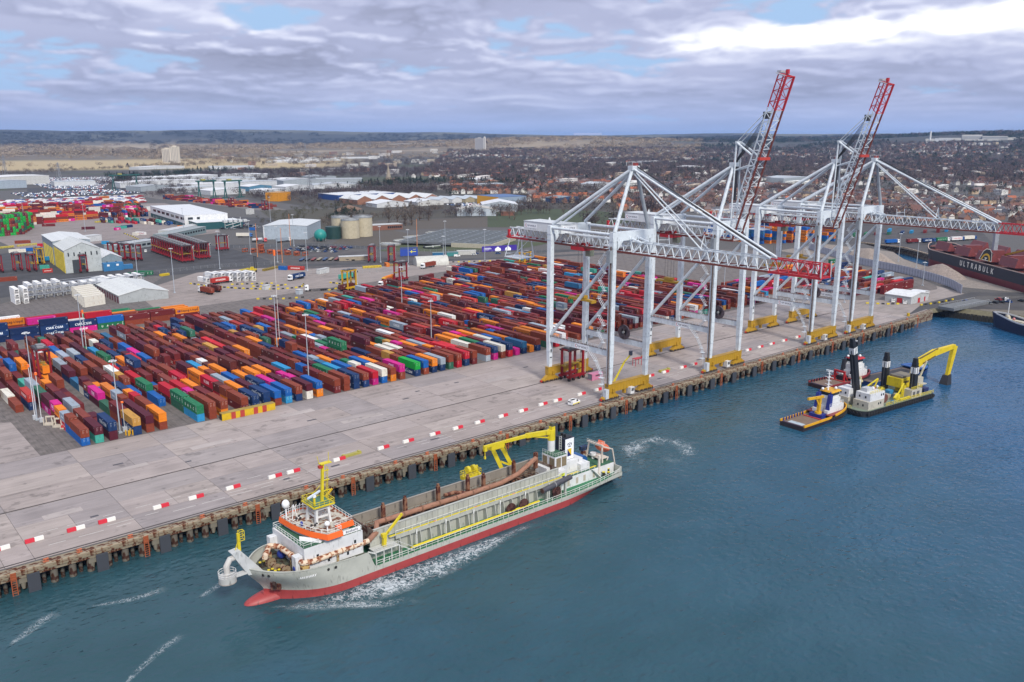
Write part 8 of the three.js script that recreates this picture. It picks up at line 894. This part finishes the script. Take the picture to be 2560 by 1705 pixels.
{
  const FWB = FW.map(([u, v, W, L]) => [u, v, Math.max(W, L) * 0.6]); const clear = (u, v) => FWB.every(([a, b, r]) => Math.abs(u - a) > r || Math.abs(v - b) > r);
  for (let s = 0; s < 190; s++) for (let k = 0; k < 330; k++) {
    const dist = Math.floor(s / 9), ang = 0.42 + 0.5 * (NZ[dist * 37] - 0.5), p = s * 27 + 250, q = (k - 20) * 12.4 + rr(-1.5, 1.5);
    const u = 240 + p * Math.cos(0.9) * 1.0 + q * Math.cos(-0.55), v = 160 + p * Math.sin(0.9) + q * Math.sin(-0.55) - 900 + 900, d = Math.hypot(u, v), a = AZ(u, v);
    if (a < -36 || a > 26 || d > 4300) continue;
    const dmin = a > 12 ? 2300 : a > 4 ? 1950 : a > -1 ? 1420 : a > -7 ? 1230 : a > -14 ? 1090 : a > -22 ? 1010 : 1060;
    const park = fbm(u / 210 + 3, v / 210 + 9, 3); if (d < dmin || u > 2600 && v < 500) continue;
    const fade = a > 12 ? 0.35 : 1, keep = (park > 0.6 ? 0.06 : park > 0.54 ? 0.4 : 0.86) * fade * (d > 3200 ? 0.5 : 1); if (rnd() > keep || !clear(u, v)) { if (rnd() < 0.3 && clear(u, v)) addTree(u, v, rr(8, 15), rr(0.8, 1.3), rnd() < 0.14 ? 'ever' : 'bare', null); continue; }
    const orange = sm(0.54, 0.66, fbm(u / 380 + 60, v / 380, 2)) * (d < 1700 ? 0.7 : 0.12) + (Math.abs(a + 1) < 7 && d < 1750 ? 0.5 : 0.03), r = rnd() < orange ? 0 : 1 + Math.floor(rnd() * 4), w = rnd() < 0.5 ? pick([1, 4]) : pick([0, 2, 3, 0]);
    HOUSES.push({ u, v, d, a, r, w, s, t: -(-0.55) * -1 + (rnd() < 0.3 ? Math.PI / 2 : 0) + rr(-0.08, 0.08), sx: rr(0.9, 1.5), sz: rr(0.85, 1.15), sy: rr(0.85, 1.12), hip: rnd() < 0.4 });
    const tn = (d > 1700 ? 1 : 0) + (rnd() < 0.75) + (d > 1900 && rnd() < 0.4); for (let i = 0; i < tn; i++) addTree(u + rr(-12, 12), v + rr(-14, 14), rr(7, 13) * (d > 1700 ? 1.12 : 0.85), rr(0.8, 1.35), rnd() < 0.13 ? 'ever' : 'bare', null);
  }
  HOUSES.sort((a, b) => a.d - b.d);
  const RM = ROOFS.map(([c]) => new THREE.MeshStandardMaterial({ color: new THREE.Color(...c), roughness: 0.9, side: THREE.DoubleSide })), WM = WALLS.map(([c]) => new THREE.MeshStandardMaterial({ color: new THREE.Color(...c), roughness: 0.85, side: THREE.DoubleSide })), st = {}, order = [];
  HOUSES.slice(0, 300).forEach((h) => { if (st[h.s] === undefined) { st[h.s] = []; order.push(h.s); } st[h.s].push(h); }); order.sort((a, b) => a - b);
  order.forEach((s, row) => { st[s].sort((a, b) => b.a - a.a); st[s].forEach((h, i) => {
    const o = thing('house', `${WALLS[h.w][1]} house, ${ROOFS[h.r][1]} roof, ${ord(i)} from left in ${ord(row)} street beyond the port`, 'house', h.u, h.v, height(h.u, h.v), h.t, 'houses of the town'); o.scale.set(h.sx, h.sy, h.sz);
    mesh('wall', HG.wall, WM[h.w], o); const r = mesh('roof', h.hip ? HG.hip : HG.roof, RM[h.r], o); mesh('chimney', HG.stack, WM[0], r);
  }); });
  const town = setting('town_houses'); Object.assign(town.userData, { kind: 'stuff', label: 'brick and white houses of the town spreading to the hills', category: 'houses' });
  const far = HOUSES.slice(300), row = (h, c) => [h.u, h.v, height(h.u, h.v), h.t, h.sx, h.sy, h.sz, jit(c, 0.2)];
  instanced('house_walls', HG.wall, plain, far.map((h) => row(h, WALLS[h.w][0])), town); instanced('house_roofs', HG.roof, plain, far.filter((h) => !h.hip).map((h) => row(h, ROOFS[h.r][0])), town); instanced('house_roofs', HG.hip, plain, far.filter((h) => h.hip).map((h) => row(h, ROOFS[h.r][0])), town);
  // longer blocks of flats and terraces between the houses
  const bl = new MB([1, 1, 1]); bl.boxb(0, 0, 0, 44, 8.4, 10); const wb = new MB([1, 1, 1]); for (const y of [1.2, 4, 6.6]) for (let i = -5; i < 6; i++) for (const s of [-1, 1]) wb.box(i * 3.9, y + 0.6, s * 5.03, 2, 1.3, 0.1); const L = [], Wn = []; for (let i = 0; i < 230; i++) { const d = rr(1500, 4200), a = (49.73 + rr(-33, 19)) * R, u = d * Math.cos(a), v = d * Math.sin(a); if (AZ(u, v) > 6 && d < 2100) continue; const q = [u, v, height(u, v), rr(0.1, 0.8), rr(0.5, 1.3), rr(0.7, 1.6), 1], c = pick([[0.62, 0.6, 0.56], [0.7, 0.69, 0.66], [0.3, 0.18, 0.13], [0.48, 0.4, 0.3]]); L.push([...q, jit(c)]); Wn.push([...q, [0.1, 0.1, 0.12]]); }
  instanced('flat_blocks', bl.geo(), plain, L, town); instanced('flat_windows', wb.geo(), plain, Wn, town);
}
{ // trees: belts along roads, scrub, poplars, woods on the ridges
  const belt = (pts, n, spread, h, kind, c, where) => { const cv = new THREE.CatmullRomCurve3(pts.map(([u, v]) => V(u, v))); for (let i = 0; i < n; i++) { const p = cv.getPoint(rnd()); addTree(p.x + rr(-spread, spread), -p.z + rr(-spread, spread), rr(h * 0.6, h * 1.2), rr(0.8, 1.35), kind, c, where); } };
  [[497, 772], [503, 766], [507, 774], [512, 768], [519, 779], [492, 781], [548, 806], [556, 800], [615, 752], [632, 742], [698, 812], [704, 738], [726, 722], [748, 700], [716, 786], [640, 760]].forEach(([u, v], i) => addTree(u, v, i < 8 ? rr(22, 28) : rr(15, 24), i < 8 ? 1.1 : 1.0, i % 3 === 2 && i > 7 ? 'bare' : 'poplar', [0.15, 0.115, 0.09], 'p'));
  belt([[420, 800], [500, 850], [600, 880], [700, 880], [760, 860]], 120, 22, 8, 'bare', BARE2, 's'); belt([[400, 800], [430, 900], [500, 1000], [590, 1030]], 130, 26, 5, 'bare', OLIVE, 's'); belt([[560, 830], [640, 800], [700, 790], [780, 730]], 60, 12, 11, 'bare', BARE, 's'); belt([[760, 860], [840, 800], [900, 700], [940, 600], [930, 520], [1000, 430]], 170, 24, 12, 'bare', BARE, 's'); belt([[640, 640], [720, 620], [800, 650], [820, 720]], 60, 8, 13, 'bare', BARE, 's'); belt([[480, 860], [520, 920], [560, 980]], 40, 16, 7, 'ever', EVER, 's');
  belt([[560, 1230], [700, 1210], [840, 1190], [960, 1130], [1100, 1000], [1300, 820], [1500, 640]], 620, 46, 11, 'bare', BARE); belt([[820, 1380], [960, 1420], [1120, 1300]], 150, 36, 12, 'ever', EVER); belt([[980, 1330], [1080, 1240]], 50, 16, 12, 'ever', EVER); belt([[450, 1360], [520, 1440], [520, 1640], [480, 1850]], 200, 30, 9, 'bare', BARE); belt([[540, 1700], [700, 1900], [980, 2000], [1300, 2050]], 420, 90, 12, 'bare', BARE); belt([[560, 1760], [640, 2000], [900, 2150]], 110, 60, 14, 'ever', EVER); belt([[380, 2300], [520, 2420], [800, 2560], [1000, 2700]], 260, 60, 9, 'bare', BARE2);
  belt([[870, 1750], [1050, 1900], [1400, 1700], [1700, 1300]], 900, 190, 12, 'bare', BARE); belt([[1500, 2300], [2000, 2000], [2500, 1500], [2900, 1000]], 1500, 360, 12, 'bare', BARE);
  for (let i = 0; i < 15000; i++) { const d = 2700 + 5200 * Math.pow(rnd(), 0.8), az = rr(-35, 35), a = (49.73 + az) * R, u = d * Math.cos(a), v = d * Math.sin(a), n = fbm(u / 420 + 11, v / 420, 3), right = az < -12; if (az > 9 && d > 2450 && d < 3750 && n < 0.6) continue; if (n < 0.42) continue; const blue = d > 6300, tan = !right && d > 3500 && !blue; addTree(u, v, rr(10, 17) * (d > 4200 ? 1.35 : 1), rr(1.2, 2.1) * (d > 4200 ? 1.5 : 1), right && rnd() < 0.6 ? 'ever' : rnd() < 0.1 ? 'ever' : 'bare', blue ? [0.05, 0.06, 0.075] : right ? null : tan ? (rnd() < 0.85 ? SUNLIT_TAN : BARE2) : rnd() < 0.4 ? SUNLIT_TAN : BARE2); }  // farthest crowns blued to stand for haze, tan ones lightened as sunlit
  for (let i = 0; i < 900; i++) { const u = rr(420, 1150), v = rr(760, 1420); if (u + v < 1350 || v < 1500 - 0.95 * u || FW.some(([a, b, W, L]) => Math.abs(a - u) < W * 0.7 && Math.abs(b - v) < L * 0.9) || (u > 590 && u < 800 && v > 800 && v < 1190) || (u > 420 && u < 540 && v > 1020)) continue; addTree(u, v, rr(5, 13), rr(0.9, 1.5), rnd() < 0.12 ? 'ever' : 'bare', rnd() < 0.5 ? BARE2 : null, 's'); }
  TREES.sort((a, b) => a.d - b.d);
  const woods = setting('trees_and_woods'); Object.assign(woods.userData, { kind: 'stuff', label: 'bare brown trees and woods between the houses and on the hills', category: 'trees' });
  const MT = {}, lists = {}, cnt = {};
  TREES.forEach((t, i) => {
    const k = t.kind, c = t.c ?? (k === 'ever' ? EVER : rnd() < 0.5 ? BARE : [0.13, 0.095, 0.09]), g = Math.floor(rnd() * KIND[k].length), h = height(t.u, t.v) - 0.1, s = t.h, w = t.h * t.w * (k === 'poplar' ? 0.75 : 0.62), turn = rr(0, 6.28);
    if (i < 300) {
      const word = k === 'poplar' ? 'tall slim bare poplar' : k === 'ever' ? 'dark evergreen bush' : t.h < 6 ? 'low olive brown bush' : 'bare brown tree', left = t.u < 560 ? 'behind the beige silos' : t.u < 760 ? 'beside the playing field' : 'behind the playing field', id = word + left, n = cnt[id] = (cnt[id] ?? -1) + 1, o = thing('tree', `${word} ${left}, ${ord(n)} by distance`, 'tree', t.u, t.v, h, turn, 'trees behind the port'); o.scale.set(w, s, w);
      mesh('trunk', trunkGeo, twig, o); mesh('crown', KIND[k][g], MT[c.join()] ??= std({ roughness: 1, color: new THREE.Color(...c) }), o); return;
    }
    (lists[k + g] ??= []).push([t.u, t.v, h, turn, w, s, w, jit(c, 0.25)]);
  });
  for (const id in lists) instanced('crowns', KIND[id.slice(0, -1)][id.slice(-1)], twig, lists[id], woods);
}
{ // cars by the thousand in the export compound, far left, and other small far vehicles
  const b = new MB([1, 1, 1]); b.boxb(0, 0.3, 0, 4.4, 0.8, 1.8); b.hexa([[-1.9, 1.1, 0.8], [1.2, 1.1, 0.8], [1.2, 1.1, -0.8], [-1.9, 1.1, -0.8], [-1.5, 1.6, 0.7], [0.5, 1.6, 0.7], [0.5, 1.6, -0.7], [-1.5, 1.6, -0.7]]); const L = [], cc = () => { const r = rnd(); return r < 0.42 ? [0.75, 0.77, 0.8] : r < 0.6 ? [0.02, 0.03, 0.07] : r < 0.75 ? [0.1, 0.16, 0.3] : r < 0.9 ? [0.3, 0.32, 0.35] : [0.3, 0.03, 0.03]; };
  for (let r = 0; r < 30; r++) for (let k = 0; k < 66; k++) { const u = 378 + k * 2.9 + r * 1.2, v = 1690 + r * 17 - k * 1.2; if (u > 372 + (v - 1600) * 0.35 + 60 || rnd() < 0.1) continue; L.push([u, v, 0, 1.2, 1, 1, 1, cc()]); }
  for (let r = 0; r < 8; r++) for (let k = 0; k < 60; k++) if (rnd() < 0.7) L.push([300 + k * 2.8, 1500 + r * 16, 0, 1.2, 1, 1, 1, cc()]); for (let r = 0; r < 5; r++) for (let k = 0; k < 30; k++) if (rnd() < 0.6) L.push([700 + k * 3, 930 + r * 9, 0, 1.2, 1, 1, 1, cc()]);
  for (let r = 0; r < 12; r++) for (let k = 0; k < 50; k++) if (rnd() < 0.7) L.push([150 + k * 5 + r * 4, 1260 + r * 14, 0, 0.4, 2.4, 2, 1.4, pick([[0.6, 0.6, 0.6], [0.7, 0.7, 0.7], [0.3, 0.05, 0.05], [0.05, 0.1, 0.3]])]);
  const g = setting('distant_cars'); Object.assign(g.userData, { kind: 'stuff', label: 'hundreds of new cars parked in the compound at the far left', category: 'cars' }); instanced('cars', b.geo(), new THREE.MeshStandardMaterial({ roughness: 0.4, side: THREE.DoubleSide }), L, g);
  sheet('car_compound', [[300, 1480], [470, 1480], [620, 2240], [470, 2260], [340, 1700]], 0.03, AS, [0.09, 0.09, 0.1]); sheet('rail_yard', [[440, 1350], [470, 1040], [500, 1035], [530, 1300], [500, 1640], [450, 1640]], 0.03, M.ground, [0.22, 0.2, 0.19]);
}

scene.updateMatrixWorld(true);
renderer.render(scene, camera);
